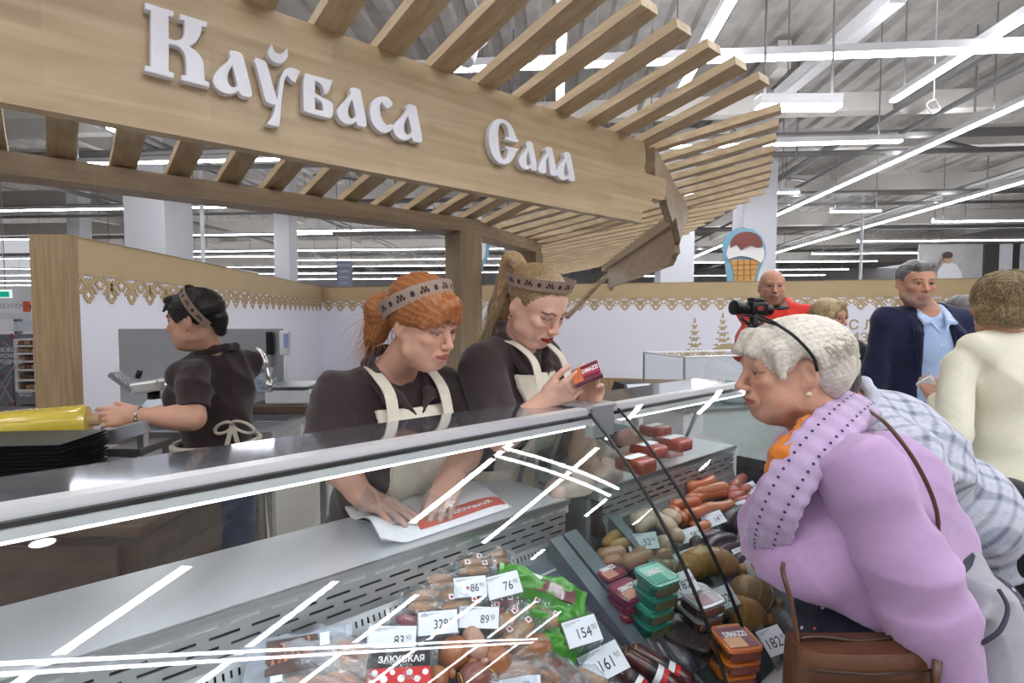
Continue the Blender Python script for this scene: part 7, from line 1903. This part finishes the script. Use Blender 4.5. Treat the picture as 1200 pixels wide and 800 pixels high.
    # orange scarf in the neck opening
    sc = [('+', 'c', (npv(P(948, 498, 1.10)), npv(P(920, 530, 1.07)), .011, .013), .006), ('+', 'c', (npv(P(940, 497, 1.11)), npv(P(912, 528, 1.08)), .010, .012), .006), ('+', 'c', (npv(P(920, 530, 1.07)), npv(P(900, 552, 1.09)), .013, .010), .006), ('+', 'c', (npv(P(912, 528, 1.08)), npv(P(898, 546, 1.10)), .012, .008), .006), ('+', 'c', (npv(P(948, 500, 1.12)), npv(P(962, 492, 1.2)), .018, .02), .02), ('+', 'c', (npv(P(928, 530, 1.12)), npv(P(925, 520, 1.25)), .02, .02), .02), ('+', 'c', (npv(P(918, 512, 1.14)), npv(P(910, 542, 1.14)), .012, .012), .015)]
    make('scarf', sc, .0035, M_cloth, g.t, '#d0782a', wr=.004, freq=40, axis=(1, 0, .5), seed=5, label='orange scarf')
    # navy dotted blouse below the sweater, skirt
    T_, _, _ = g.torso(.03, 0); NAVY = '#232637'
    bl = T_[1:3] + [('+', 'e', (pl + v3(-.03, .02, 0), (.14, .14, .14), g.Rp), .06), ('+', 'e', (npv(P(1000, 722, 1.15)), (.14, .13, .09), g.Rp), .05), ('+', 'k', (pl + v3(-.05, 0, -.0), pl + v3(-.04, 0, -.42), .15, .18), .06), ('&', 'h', (npv(P(1000, 680, 1.18)), g.Rp[:, 2]), 0)]
    V, Q = Field(bl, .009).mesh(); V = relax(V, Q, 1); V = wrinkle(V, normals(V, Q), .006, 16, (1, .2, .2), 9); fast_obj('dotted_blouse', V, Q, M_cloth, g.t, solid(V, NAVY))
    NN = normals(V, Q); r_ = np.random.default_rng(5); mb = [MB(), MB()]; pick = r_.permutation(len(V)); used = []
    for i in pick:
        if len(used) > 260: break
        if NN[i][1] > .3: continue
        if any(np.sum((V[i] - q) ** 2) < .022 ** 2 for q in used): continue
        used.append(V[i]); mb[len(used) % 4 == 0].lathe([(.0042, 0), (.0042, .0006)], 7, frame(Vector(V[i] + NN[i] * .0002), None, Vector(NN[i])))
    for k, m_ in enumerate(mb): d = m_.build('printed_dots', mat(('dot_white', 'dot_rust')[k], ('#c9c9d2', '#b0604f')[k], .8), g.t); d['kind'] = 'stuff'
    lp = leg_prims(pl + g.lr * .09 - UPZ * .3, v3(pl[0], pl[1], .42) + g.lr * .09, v3(pl[0] + .03, pl[1], .09) + g.lr * .1, (.1, .07, .05)) + leg_prims(pl - g.lr * .09 - UPZ * .3, v3(pl[0], pl[1], .42) - g.lr * .09, v3(pl[0] + .03, pl[1], .09) - g.lr * .1, (.1, .07, .05))
    for q in (-1, 1):
        an = v3(pl[0] + .03, pl[1], .045) + g.lr * q * .1; make('shoe', [('+', 'c', (an + v3(.05, 0, 0), an - v3(.13, 0, .004), .042, .036), .02)], .011, M_cloth, g.t, '#2a2527')
    make('leggings', lp, .014, M_cloth, g.t, '#26242c')
    # hair: short, thick, swept back
    WH, WH2 = '#f1ebdf', '#c4b8a8'
    hp = [('+', 'e', (H.w(0, -.03, .034), (.09, .117, .084), H.R), .02), ('-', 'e', (H.w(0, .125, -.04), (.08, .082, .082), H.R), .012), ('-', 'e', (H.w(.09, .035, -.045), (.035, .045, .055), H.R), .012), ('-', 'e', (H.w(-.09, .035, -.045), (.035, .045, .055), H.R), .012), ('-', 'e', (H.w(-.088, -.006, -.010), (.034, .027, .040), H.R), .006), ('-', 'e', (H.w(0, .0, -.13), (.12, .1, .07), H.R), .02),
          ('+', 'e', (H.w(0, -.085, -.02), (.07, .05, .06), H.R), .03), ('+', 'c', (H.w(0, -.11, .02), H.w(0, -.135, -.01), .04, .025), .03), ('+', 'c', (H.w(-.03, .07, .078), H.w(-.04, .098, .052), .022, .013), .02), ('+', 'c', (H.w(.03, .07, .078), H.w(.03, .098, .052), .022, .013), .02), ('+', 'c', (H.w(-.068, .05, .05), H.w(-.077, .044, -.01), .02, .007), .012)]
    def co_(V):
        p_ = H.loc(V); return np.arctan2(p_[:, 2] + .03 + .25 * (p_[:, 1] + .02), np.abs(p_[:, 0]) + .03) * 1.2 + p_[:, 0] * 2
    hair_obj('hair', hp, .0042, g.t, WH, WH2, co_, .0026, 34, seed=31)
    r_ = np.random.default_rng(8); cv = []
    for k in range(2200):
        th = r_.uniform(-1.5, 1.5); ph = r_.uniform(-.5, 2.6)
        d0 = v3(math.sin(th) * 1.0, math.cos(ph) * math.cos(th), math.sin(ph) * math.cos(th)); 
        if d0[1] > .35 and d0[2] < .45: continue
        if abs(d0[0]) > .55 and d0[1] > -.25 and d0[2] < .2: continue
        p_ = v3(0, -.03, .034) + d0 * v3(.0905, .1175, .0845); c = [H.w(*p_)]; dirv = v3(r_.normal(0, .25) + d0[0] * .15, -1., -.25 + r_.normal(0, .25)); 
        for s in range(5):
            q = p_ + unit(dirv) * .016; e = (q - v3(0, -.03, .034)) / v3(.0905, .1175, .0845); L_ = np.linalg.norm(e)
            q = v3(0, -.03, .034) + e / L_ * v3(.0905, .1175, .0845) * min(max(L_, 1.01), 1.03 + .012 * s) + r_.normal(size=3) * .0006
            dirv = q - p_ + v3(0, -.002, -.006) ; p_ = q; c.append(H.w(*p_))
        cv.append(c)
    strands('loose_hair', cv, .0007, g.t, '#f4eee2', '#c9bfae', 6)
    # glasses pushed up into the hair, earring
    t = thing('glasses', 'black-framed glasses pushed up into the white-haired woman\'s hair', 'glasses', H.w(-.09, .03, .08))
    for q in (-1, 1):
        MB().tube(cr([tuple(H.w(q * .083, .052, .112)), tuple(H.w(q * .096, .02, .08)), tuple(H.w(q * .099, -.012, .035)), tuple(H.w(q * .094, -.022, .0))], 6), .0034, 8).build('temple', M_black, t, True)
        ce = v3(q * .043, .054, .122); MB().tube([Vector(H.w(*(ce + v3(.038 * math.cos(a), .018 * math.sin(a), .012 * math.sin(a) - .1 * (q * .045 + .038 * math.cos(a)) ** 2 * 10)))) for a in np.linspace(0, 2 * math.pi, 25)], .003, 6).build('rim', M_black, t, True)
    MB().tube([Vector(H.w(-.01, .058, .13)), Vector(H.w(.01, .058, .13))], .003, 6).build('bridge', M_black, t, True)
    MB().lathe([(.002, -.006), (.005, -.003), (.006, 0), (.005, .003), (.002, .006)], 10, Matrix.Translation(Vector(H.w(-.083, -.006, -.052)))).build('earring', mat('pearl', '#d8c9a8', .2, coat=.8), g.t, True)
    # shoulder strap and leather bag
    ML_ = mat('bag_leather', '#5a3620', .42, var=.25, scale=14, bump=.15, bscale=120, coat=.2)
    a = P(936, 752, .98); b = P(1078, 776, .98); bt = thing('handbag', 'brown leather handbag with zips hanging in front of the lilac woman', 'bag', (a + b) / 2 - Vector((0, 0, .2)))
    xx = (b - a).normalized(); M = frame(a, xx, (0, 0, 1)); w = (b - a).length
    mb = MB()
    def bgf(u, v):
        a_ = 2 * math.pi * u; ex_ = .45; cx_, sx_ = math.cos(a_), math.sin(a_); bul = 1 + .12 * math.sin(math.pi * v)
        return M @ Vector((w / 2 + (w / 2 + .01) * math.copysign(abs(cx_) ** ex_, cx_) * (.93 + .07 * bul), .012 + .042 * math.copysign(abs(sx_) ** ex_, sx_) * bul * (.8 if v < .06 else 1), -.005 - .2 * v + .006 * math.cos(2 * a_) * (1 - v)))
    mb.grid(bgf, 48, 12, True); mb.add([bgf(k / 48, 0) for k in range(48)], [tuple(range(48))]); mb.build('body', ML_, bt, .9)
    MB().tube([M @ Vector((x_, .012, -.001 + .004 * math.sin(9 * x_ / w))) for x_ in np.linspace(.005, w - .005, 20)], .004, 6).build('top_zip', mat('zip_dark', '#3a2415', .4), bt, True)
    MB().rbox(.005, w - .01, -.046, -.0365, -.18, -.055, .004, M).build('front_pocket', ML_, bt)
    MB().tube([M @ Vector((.0, -.036, -.03)), M @ Vector((w * .5, -.038, -.037)), M @ Vector((w - .01, -.036, -.03))], .0028, 6).build('zip', mat('zip_dark', '#3a2415', .4), bt, True)
    MB().box(.04, .10, -.0485, -.0465, -.075, -.068, M).build('metal_plate', M_steel, bt)
    for q in (.985,): MB().tube([M @ Vector((w * q, -.04, -.008)), M @ Vector((w * q - .004, -.042, -.06)), M @ Vector((w * q + .004, -.042, -.11))], [.008, .006, .009], 8).build('tassel', ML_, bt, True)
    MB().tube([Vector(p) for p in cr([tuple(M @ Vector((.0, .0, -.01))), tuple(P(928, 708, 1.0)), tuple(P(917, 668, 1.03)), tuple(P(921, 655, 1.12))], 5)], .0045, 6).build('front_strap', ML_, bt, True)
    MB().tube([Vector(p) for p in cr([tuple(P(1018, 480, 1.17)), tuple(P(1042, 500, 1.07)), tuple(P(1075, 545, 1.035)), tuple(P(1098, 600, 1.045)), tuple(P(1098, 650, 1.08))], 5)], .0042, 6).build('back_strap', ML_, bt, True)
    # grey jacket folded over her back arm
    jk = thing('folded_jacket', 'light grey jacket bundled over the lilac woman\'s arm behind her', 'jacket', P(1150, 760, 1.12))
    jp = [('+', 'c', (npv(P(1136, 660, 1.12)), npv(P(1152, 720, 1.03)), .03, .05), .04), ('+', 'c', (npv(P(1152, 720, 1.03)), npv(P(1195, 815, 1.0)), .05, .075), .05), ('+', 'c', (npv(P(1146, 705, 1.03)), npv(P(1165, 840, .99)), .04, .07), .05), ('+', 'c', (npv(P(1172, 708, 1.0)), npv(P(1136, 726, .96)), .018, .016), .015), ('+', 'c', (npv(P(1150, 690, 1.02)), npv(P(1176, 705, .99)), .016, .018), .015)]
    make('cloth', jp, .0065, M_cloth, jk, '#9c9ca2', wr=.007, freq=11, axis=(.5, .2, 1), seed=17)
    MB().tube([Vector(p) for p in cr([tuple(P(1170, 690, .97)), tuple(P(1181, 712, .95)), tuple(P(1172, 738, .93)), tuple(P(1150, 754, .94))], 5)], .004, 6).build('piping', mat('piping_navy', '#2b3040', .6), jk, True)
lilac()

# ------------------------------------------------------------------ man in the checked shirt bending behind her
def plaid(V, C, M3_, base, lines):
    """woven check from the local coordinates"""
    q = V @ M3_; s = .052
    def bandf(x, w): f = np.abs(((x / s) % 1) - .5); return np.clip((w - f) / .06, 0, 1)
    a, b = bandf(q[:, 0], .17), bandf(q[:, 2], .17); l1, l2 = bandf(q[:, 0] + s / 2, .035), bandf(q[:, 2] + s / 2, .035)
    d = (a + b) * .5; C = C * (1 - d[:, None]) + npv(lines)[None, :] * d[:, None]; d = np.clip(l1 + l2, 0, 1)[:, None] * .55
    return C * (1 - d) + npv(lines)[None, :] * .8 * d
def checked():
    neck = npv(P(1003, 478, 1.62)); ch = npv(P(1050, 530, 1.66)); wa = npv(P(1118, 592, 1.70)); pl = npv(P(1180, 650, 1.74))
    g = Fig('stooping man in a white and grey checked shirt behind the lilac woman', neck, (-.95, .3, 0), ch, wa, pl, .2, 1.15, 0, 1.2)
    H = Head(P(958, 462, 1.58), (-.9, .3, -.35), (-.35, 0, 1), 1.0, fat=.3); g.head(H)
    for q in (1, -1): g.arm(q, g.sh[q] + v3(.06, .02, -.26), g.sh[q] + v3(.06, .08, -.48), v3(0, .1, -1), v3(0, 0, -1), (.3,) * 4, .4, 1., res=.007)
    g.skin_mesh(fine=.006, res=.012, lid=None)
    sp = g.Rc
    g.top('checked_shirt', '#c3c6d2', grow=.022, frac=(1.8, 1.8), rs=(.085, .075), lw=(.07, .05), res=.0075, hem=pl + v3(.03, 0, -.02), wr=.007, freq=11, seed=4, axis=(.3, .2, 1), neckcut=(.055, .055), paint=lambda V, C: plaid(V, C, sp, None, lin('#6d7388')[:3]), label='white and blue-grey checked shirt')
    g.collar('#bfc3d0', drop=.05)
    g.legs('#1a1a1d', r=(.12, .085, .06), name='trousers')
    hair_obj('hair', [('+', 'e', (H.w(0, -.02, .035), (.086, .104, .088), H.R), .02), ('-', 'e', (H.w(0, .11, -.04), (.09, .08, .09), H.R), .01)], .008, g.t, '#6b6260', '#3a3332', lambda V: H.loc(V)[:, 0] * 6, .003, 20)
checked()

# ------------------------------------------------------------------ woman in the cream jacket, seen from behind
def cream():
    neck = npv(P(1182, 392, 2.25)); fwd = unit(v3(-.35, .93, 0)); ch = neck + v3(0, 0, -.2); 
    g = Fig('woman in a cream jacket seen from behind, holding a folded paper', neck, fwd, ch, ch + v3(0, 0, -.22), ch + v3(0, 0, -.4), .215, 1.15, .6, 1.1, skin=lin('#d49f86')[:3])
    H = Head(P(1172, 356, 2.22), (-.05, .99, -.05), (0, 0, 1), 1.02); g.head(H, (.05, .055))
    elL = npv(P(1116, 510, 2.12)); wrL = npv(P(1100, 468, 2.32))
    g.arm(-1, elL, wrL, npv(P(1083, 440, 2.4)) - wrL, v3(.3, .8, 0), (.5, .5, .55, .6), .5, .95, res=.005, sh=npv(P(1124, 428, 2.2)))
    g.arm(1, g.sh[1] + v3(.05, .05, -.27), g.sh[1] + v3(-.02, .28, -.3), v3(-.3, 1, .1), v3(0, 0, -1), (.4,) * 4, .5, .95, res=.006)
    g.skin_mesh(fine=.006, res=.012, lid=None)
    g.top('jacket', '#e8e3cd', grow=.022, frac=(1.9, 1.9), rs=(.066, .066), lw=(.062, .048), res=.0085, hem=g.pel + v3(0, 0, -.06), wr=.003, freq=7, seed=13, neckcut=(.062, .06), axis=(.4, .3, .8), label='cream tailored jacket')
    g.collar('#e6e2d0', drop=.2, back=.04, wide=1.05, r=1.15)
    # centre seam
    g.legs('#3a3a40')
    hp = [('+', 'e', (H.w(0, -.025, .03), (.1, .112, .1), H.R), .02), ('-', 'e', (H.w(0, .12, -.03), (.085, .08, .1), H.R), .015), ('+', 'e', (H.w(0, -.055, -.04), (.088, .06, .065), H.R), .03), ('+', 'c', (H.w(-.07, -.01, -.02), H.w(-.07, .0, -.06), .035, .028), .03), ('+', 'c', (H.w(.07, -.01, -.02), H.w(.07, .0, -.06), .035, .028), .03)]
    def co_(V): p_ = H.loc(V); return np.arctan2(p_[:, 0], p_[:, 2] + .04) * 1.1 + .35 * np.sin(p_[:, 2] * 50 + p_[:, 0] * 30) + p_[:, 1]
    hair_obj('hair', hp, .0055, g.t, '#b59a6e', '#4d3c2c', co_, .006, 24, seed=7)
    r_ = np.random.default_rng(18); cv = []
    for k in range(500):
        th, ph = r_.uniform(-2.6, 2.6), r_.uniform(-.3, 1.4); p_ = v3(.1 * math.sin(th) * math.cos(ph), -.025 - .112 * math.cos(th) * math.cos(ph), .03 + .1 * math.sin(ph)); c = []
        dv = unit(v3(r_.normal(0, .6), r_.normal(0, .4), -1))
        for s in range(5):
            e = (p_ - v3(0, -.025, .03)) / v3(.1, .112, .1); p_ = v3(0, -.025, .03) + e / np.linalg.norm(e) * v3(.1, .112, .1) * (1.03 + .02 * s * r_.random()); c.append(H.w(*p_)); p_ = p_ + dv * .014
        cv.append(c)
    strands('layered_strands', cv, .0016, g.t, '#c9b184', '#6b563c', 9)
    pa = thing('folded_paper', 'small folded white paper in the cream-jacketed woman\'s hand', 'paper', P(1085, 452, 2.38))
    MB().bar(P(1080, 455, 2.4), P(1096, 447, 2.36), .04, .06, (0.2, -.5, 1)).build('sheet', M_card, pa)
cream()

# ------------------------------------------------------------------ man in the navy blazer
def blazer():
    neck = npv(P(1084, 364, 2.95)); fwd = unit(v3(-.12, -1, 0)); ch = neck + v3(0, 0, -.21)
    g = Fig('grey-haired man in a navy blazer and light blue shirt facing the counter', neck, fwd, ch, ch + v3(0, 0, -.22), ch + v3(0, 0, -.40), .205, 1.05, 0, 1.05, skin=lin('#c9967d')[:3])
    H = Head(P(1073, 331, 2.9), (-.16, -.97, -.12), (.03, 0, 1), 1.0, jaw=1.12, nose=1.15, eye_open=.7, gaze=(0, 1, -.1), old=.4); g.head(H, (.056, .062))
    for q in (1, -1): g.arm(q, g.sh[q] + v3(.02 - q * .05, .03, -.30), g.sh[q] + v3(-q * .06, -.02, -.55), v3(0, -.1, -1), v3(q * -1, 0, 0), (.3,) * 4, .4, 1.02, res=.007)
    g.skin_mesh(fine=.0045, res=.012, lip='#b37b6e', brow='#5c5049', bt=.9, lid='#3b2e29', stubble='#9d8a80')
    H.eyes(g.t, '#4f5a60')
    g.top('shirt', '#a9bfe4', grow=.010, frac=(.06, .06), rs=(.05, .05), res=.008, neckcut=(.056, .05), vcut=(.10, .13), wr=.004, freq=16, seed=6, hem=g.pel + v3(0, 0, .0), label='light blue open-necked shirt')
    g.collar('#b4c8ea', drop=.12, r=.7, wide=.85)
    for k in range(4):
        c = g.chest + g.fwd * (.125 * g.depth * g.b + .006) + UPZ * (.03 - .085 * k); MB().lathe([(.005, 0), (.005, .003)], 10, frame(Vector(c), None, Vector(g.fwd))).build('button', MATS['label_white'], g.t)
    NV = '#232845'
    op = []
    # blazer: open at the front
    T, _, _ = g.torso(.026, .012); sp = list(T)
    for q in (1, -1):
        sh, el, w_ = g.arms[q]; sp += [('+', 'c', (sh, el, .078, .066), .03), ('+', 'c', (el, el + (w_ - el) * .95, .066, .052), .02)]
    sp += [('-', 'c', (g.neck + UPZ * .07, g.neck + g.fwd * .05 + UPZ * .02, .072, .07), .01), ('-', 'c', (g.neck + g.fwd * .15 - UPZ * .02, g.pel + g.fwd * .2 - UPZ * .1, .082, .115), .01), ('&', 'h', (g.pel - UPZ * .14, -UPZ), 0)]
    make('blazer', sp, .009, M_cloth, g.t, NV, wr=.006, freq=9, seed=3, axis=(.3, .2, 1), label='navy blazer worn open')
    for q in (-1, 1):      # lapels
        a = g.neck + g.lr * q * .08 + g.fwd * .02 + UPZ * .012; b = g.neck + g.lr * q * .10 + g.fwd * .128 - UPZ * .12; c = g.chest + g.lr * q * .088 + g.fwd * .135 - UPZ * .14
        make('lapel', [('+', 'c', (a, b, .016, .022), .01), ('+', 'c', (b, c, .022, .006), .01)], .007, M_cloth, g.t, '#1e2340', it=2)
    g.legs('#77756c', r=(.1, .078, .06))
    bz = g.waist - UPZ * .12
    MB().tube([Vector(bz + g.lr * (.168 * math.sin(a)) + g.fwd * (.136 * math.cos(a))) for a in np.linspace(-math.pi, math.pi, 40)], .017, 6).build('belt', mat('belt_brown', '#5b4433', .4), g.t, True)
    MB().box(-.018, .018, -.02, .02, 0, .006, frame(Vector(bz + g.fwd * .153), Vector(g.lr), Vector(g.fwd))).build('buckle', M_steel, g.t)
    hp = [('+', 'e', (H.w(0, -.015, .038), (.083, .102, .084), H.R), .02), ('-', 'e', (H.w(0, .12, -.04), (.1, .085, .105), H.R), .008), ('-', 'e', (H.w(0, 0, -.11), (.13, .14, .075), H.R), .015), ('+', 'c', (H.w(-.03, .06, .095), H.w(.035, .07, .09), .022, .02), .02)]
    hair_obj('hair', hp, .0055, g.t, '#8f8d8e', '#4e4b4b', lambda V: H.loc(V)[:, 0] * 9 + H.loc(V)[:, 1] * 3, .0035, 14, seed=8)
blazer()

# ------------------------------------------------------------------ cameraman in red
def cameraman():
    neck = npv(P(911, 360, 4.02)); fwd = unit(v3(-.25, -1, 0)); ch = neck + v3(0, 0, -.2)
    g = Fig('bearded cameraman in a red hooded sweatshirt holding a video camera', neck, fwd, ch, ch + v3(0, 0, -.22), ch + v3(0, 0, -.4), .235, 1.25, 0, 1.15, skin=lin('#c7947c')[:3])
    H = Head(P(905, 336, 4.0), (-.30, -.95, -.02), (.0, 0, 1), 1.12, jaw=1.15, fat=.3, nose=1.1, eye_open=.7, gaze=(-.3, 1, 0)); g.head(H, (.06, .068))
    wrR = npv(P(880, 388, 3.72)); g.arm(1, P(870, 412, 3.86), wrR, npv(P(886, 372, 3.68)) - wrR, v3(.7, .6, .2), (.6,) * 4, .5, 1.02, res=.007, sh=npv(P(880, 384, 4.0)))
    g.arm(-1, g.sh[-1] + v3(.06, .02, -.28), g.sh[-1] + v3(-.02, -.2, -.34), v3(-.5, -1, .1), v3(0, 0, -1), (.4,) * 4, .4, 1., res=.008)
    g.skin_mesh(fine=.005, res=.012, lip='#a8695d', brow='#8a7466', bt=.7, lid='#3b2e29', stubble='#8d7566')
    H.eyes(g.t, '#5b6a72')
    RED = '#cf3226'
    hood = [('+', 'c', (g.neck + g.lr * .085 + UPZ * .0 + g.fwd * .05, g.neck + g.lr * .07 - g.fwd * .06 + UPZ * .03, .028, .034), .03), ('+', 'c', (g.neck - g.lr * .085 + g.fwd * .05, g.neck - g.lr * .07 - g.fwd * .06 + UPZ * .03, .028, .034), .03), ('+', 'c', (g.neck + g.lr * .07 - g.fwd * .06 + UPZ * .03, g.neck - g.lr * .07 - g.fwd * .06 + UPZ * .03, .034, .034), .03)]
    g.top('hooded_sweatshirt', RED, grow=.03, frac=(1.9, 1.9), rs=(.085, .08), lw=(.074, .055), res=.009, neckcut=(.062, .06), wr=.007, freq=10, seed=15, extra=hood, hem=g.pel + v3(0, 0, -.06), label='red hooded sweatshirt')
    MB().tube([Vector(g.neck + g.lr * (.07 * math.sin(a)) + g.fwd * (.03 + .062 * math.cos(a)) - UPZ * .012) for a in np.linspace(-2.2, 2.2, 20)], .022, 8).build('undershirt', M_black, g.t, True)
    g.legs('#2a2c33')
    hair_obj('hair', [('+', 'e', (H.w(0, -.017, .034), (.081, .102, .087), H.R), .02), ('-', 'e', (H.w(0, .125, -.02), (.1, .09, .12), H.R), .008), ('-', 'e', (H.w(0, 0, -.11), (.13, .14, .085), H.R), .01)], .006, g.t, '#a39488', '#75685e', lambda V: H.loc(V)[:, 0] * 20 + H.loc(V)[:, 2] * 17, .0012, 20)
    # video camera on a short grip
    c = P(885, 362, 3.6); t = thing('video_camera', 'black video camera with an eyepiece held by the man in red', 'camera', c)
    M = frame(c, Vector((.9, .35, -.12)), (0.05, 0, 1))
    MB().rbox(-.07, .07, -.05, .05, -.045, .045, .012, M).build('body', M_black, t, True)
    MB().lathe([(.035, 0), (.04, .01), (.04, .08), (.048, .085), (.048, .115), (.04, .118)], 18, M @ Matrix.Translation((-.07, 0, .0)) @ Matrix.Rotation(-math.pi / 2, 4, 'Y')).build('lens', M_black, t, .6)
    MB().lathe([(.03, 0), (.034, .01), (.036, .06), (.03, .062)], 14, M @ Matrix.Translation((.071, .0, .0)) @ Matrix.Rotation(math.pi / 2, 4, 'Y')).build('eyepiece', M_black, t, .6)
    MB().rbox(-.05, .05, -.03, .03, .0455, .075, .01, M).build('top_handle', mat('camera_grey', '#2b2c30', .4), t, True)
    MB().tube([M @ Vector((-.01, 0, -.0455)), M @ Vector((.0, 0, -.13))], [.028, .032], 12).build('grip', M_black, t, True)
    MB().box(-.03, .02, -.052, -.0505, -.01, .02, M).build('red_badge', mat('badge_red', '#8e3a35', .4), t)
cameraman()

# ------------------------------------------------------------------ blonde woman in black
def blackjacket():
    neck = npv(P(978, 402, 3.4)); fwd = unit(v3(.1, -1, 0)); ch = neck + v3(0, 0, -.2)
    g = Fig('long-haired blonde woman in a black jacket standing before the wall lettering', neck, fwd, ch, ch + v3(0, 0, -.2), ch + v3(0, 0, -.36), .18, .98, .6, 1., skin=lin('#d0a088')[:3])
    H = Head(P(972, 372, 3.38), (.42, -.88, -.08), (0, 0, 1), .98, eye_open=.7, fat=.1); g.head(H, (.048, .052))
    for q in (1, -1): g.arm(q, g.sh[q] + v3(-q * .04, .02, -.28), g.sh[q] + v3(-q * .02, -.1, -.5), v3(0, -.2, -1), v3(q * -1, 0, 0), (.3,) * 4, .4, .92, res=.008)
    g.skin_mesh(fine=.005, res=.012, lip='#a85f5a', brow='#6b5340', bt=.8, lid='#2b1f1c'); H.eyes(g.t, '#4b4a44')
    g.top('jacket', '#2a2c33', grow=.02, frac=(1.9, 1.9), rs=(.07, .065), lw=(.06, .045), res=.01, hem=g.pel + v3(0, 0, -.06), wr=.005, seed=5); g.legs('#23242a')
    hp = [('+', 'e', (H.w(0, -.02, .03), (.092, .105, .094), H.R), .02), ('-', 'e', (H.w(0, .115, -.035), (.07, .08, .1), H.R), .012), ('+', 'c', (H.w(.07, .0, .0), H.w(.085, .0, -.12), .03, .03), .03), ('+', 'c', (H.w(-.07, .0, .0), H.w(-.085, -.01, -.15), .034, .035), .03), ('+', 'c', (H.w(0, -.07, 0), H.w(0, -.085, -.15), .06, .05), .03), ('+', 'c', (H.w(.0, .07, .09), H.w(.075, .055, .01), .02, .018), .02), ('+', 'c', (H.w(.0, .07, .09), H.w(-.072, .055, .01), .02, .018), .02)]
    hair_obj('hair', hp, .006, g.t, '#cdb68c', '#8d7550', lambda V: np.arctan2(H.loc(V)[:, 0], H.loc(V)[:, 1] + .02), .003, 30, seed=4)
blackjacket()

# ------------------------------------------------------------------ two men half hidden behind the others
def back_men():
    neck = npv(P(1134, 398, 3.75)); g = Fig('grey-haired man in dark clothes half hidden between blazer and cream jacket', neck, (.8, -.5, 0), None, None, None, .21, 1.1, 0, 1.05, skin=lin('#bf8a74')[:3])
    H = Head(P(1131, 366, 3.72), (.86, -.42, -.12), (0, 0, 1), 1.02, nose=1.1); g.head(H)
    for q in (1, -1): g.arm(q, g.sh[q] + v3(0, .02, -.28), g.sh[q] + v3(.02, -.05, -.52), v3(0, -.2, -1), v3(q, 0, 0), (.3,) * 4, .4, 1., res=.009)
    g.skin_mesh(fine=.006, res=.013, brow='#5c5049'); g.top('dark_jacket', '#22252f', grow=.022, frac=(1.9, 1.9), rs=(.078, .07), lw=(.065, .05), res=.011, hem=g.pel + v3(0, 0, -.08)); g.legs('#2a2a30')
    hair_obj('hair', [('+', 'e', (H.w(0, -.018, .036), (.086, .104, .086), H.R), .02), ('-', 'e', (H.w(0, .12, -.04), (.1, .085, .1), H.R), .008), ('-', 'e', (H.w(0, 0, -.11), (.13, .14, .08), H.R), .015)], .007, g.t, '#827d7a', '#4d4846', lambda V: H.loc(V)[:, 0] * 9 + H.loc(V)[:, 1] * 4, .003, 14)
    neck = npv(P(1166, 388, 3.2)); g = Fig('bald man in a dark suit hidden behind the cream-jacketed woman', neck, (.1, -1, 0), None, None, None, .22, 1.15, 0, 1.1, skin=lin('#d09a86')[:3])
    H = Head(P(1166, 347, 3.2), (.1, -.95, -.1), (0, 0, 1), 1.06); g.head(H)
    for q in (1, -1): g.arm(q, g.sh[q] + v3(0, .02, -.28), g.sh[q] + v3(.02, -.05, -.52), v3(0, -.2, -1), v3(q, 0, 0), (.3,) * 4, .4, 1., res=.009)
    g.skin_mesh(fine=.006, res=.013, brow='#5c5049'); g.top('dark_suit', '#20232c', grow=.022, frac=(1.9, 1.9), rs=(.078, .07), lw=(.065, .05), res=.011, hem=g.pel + v3(0, 0, -.08)); g.legs('#2a2a30')
back_men()
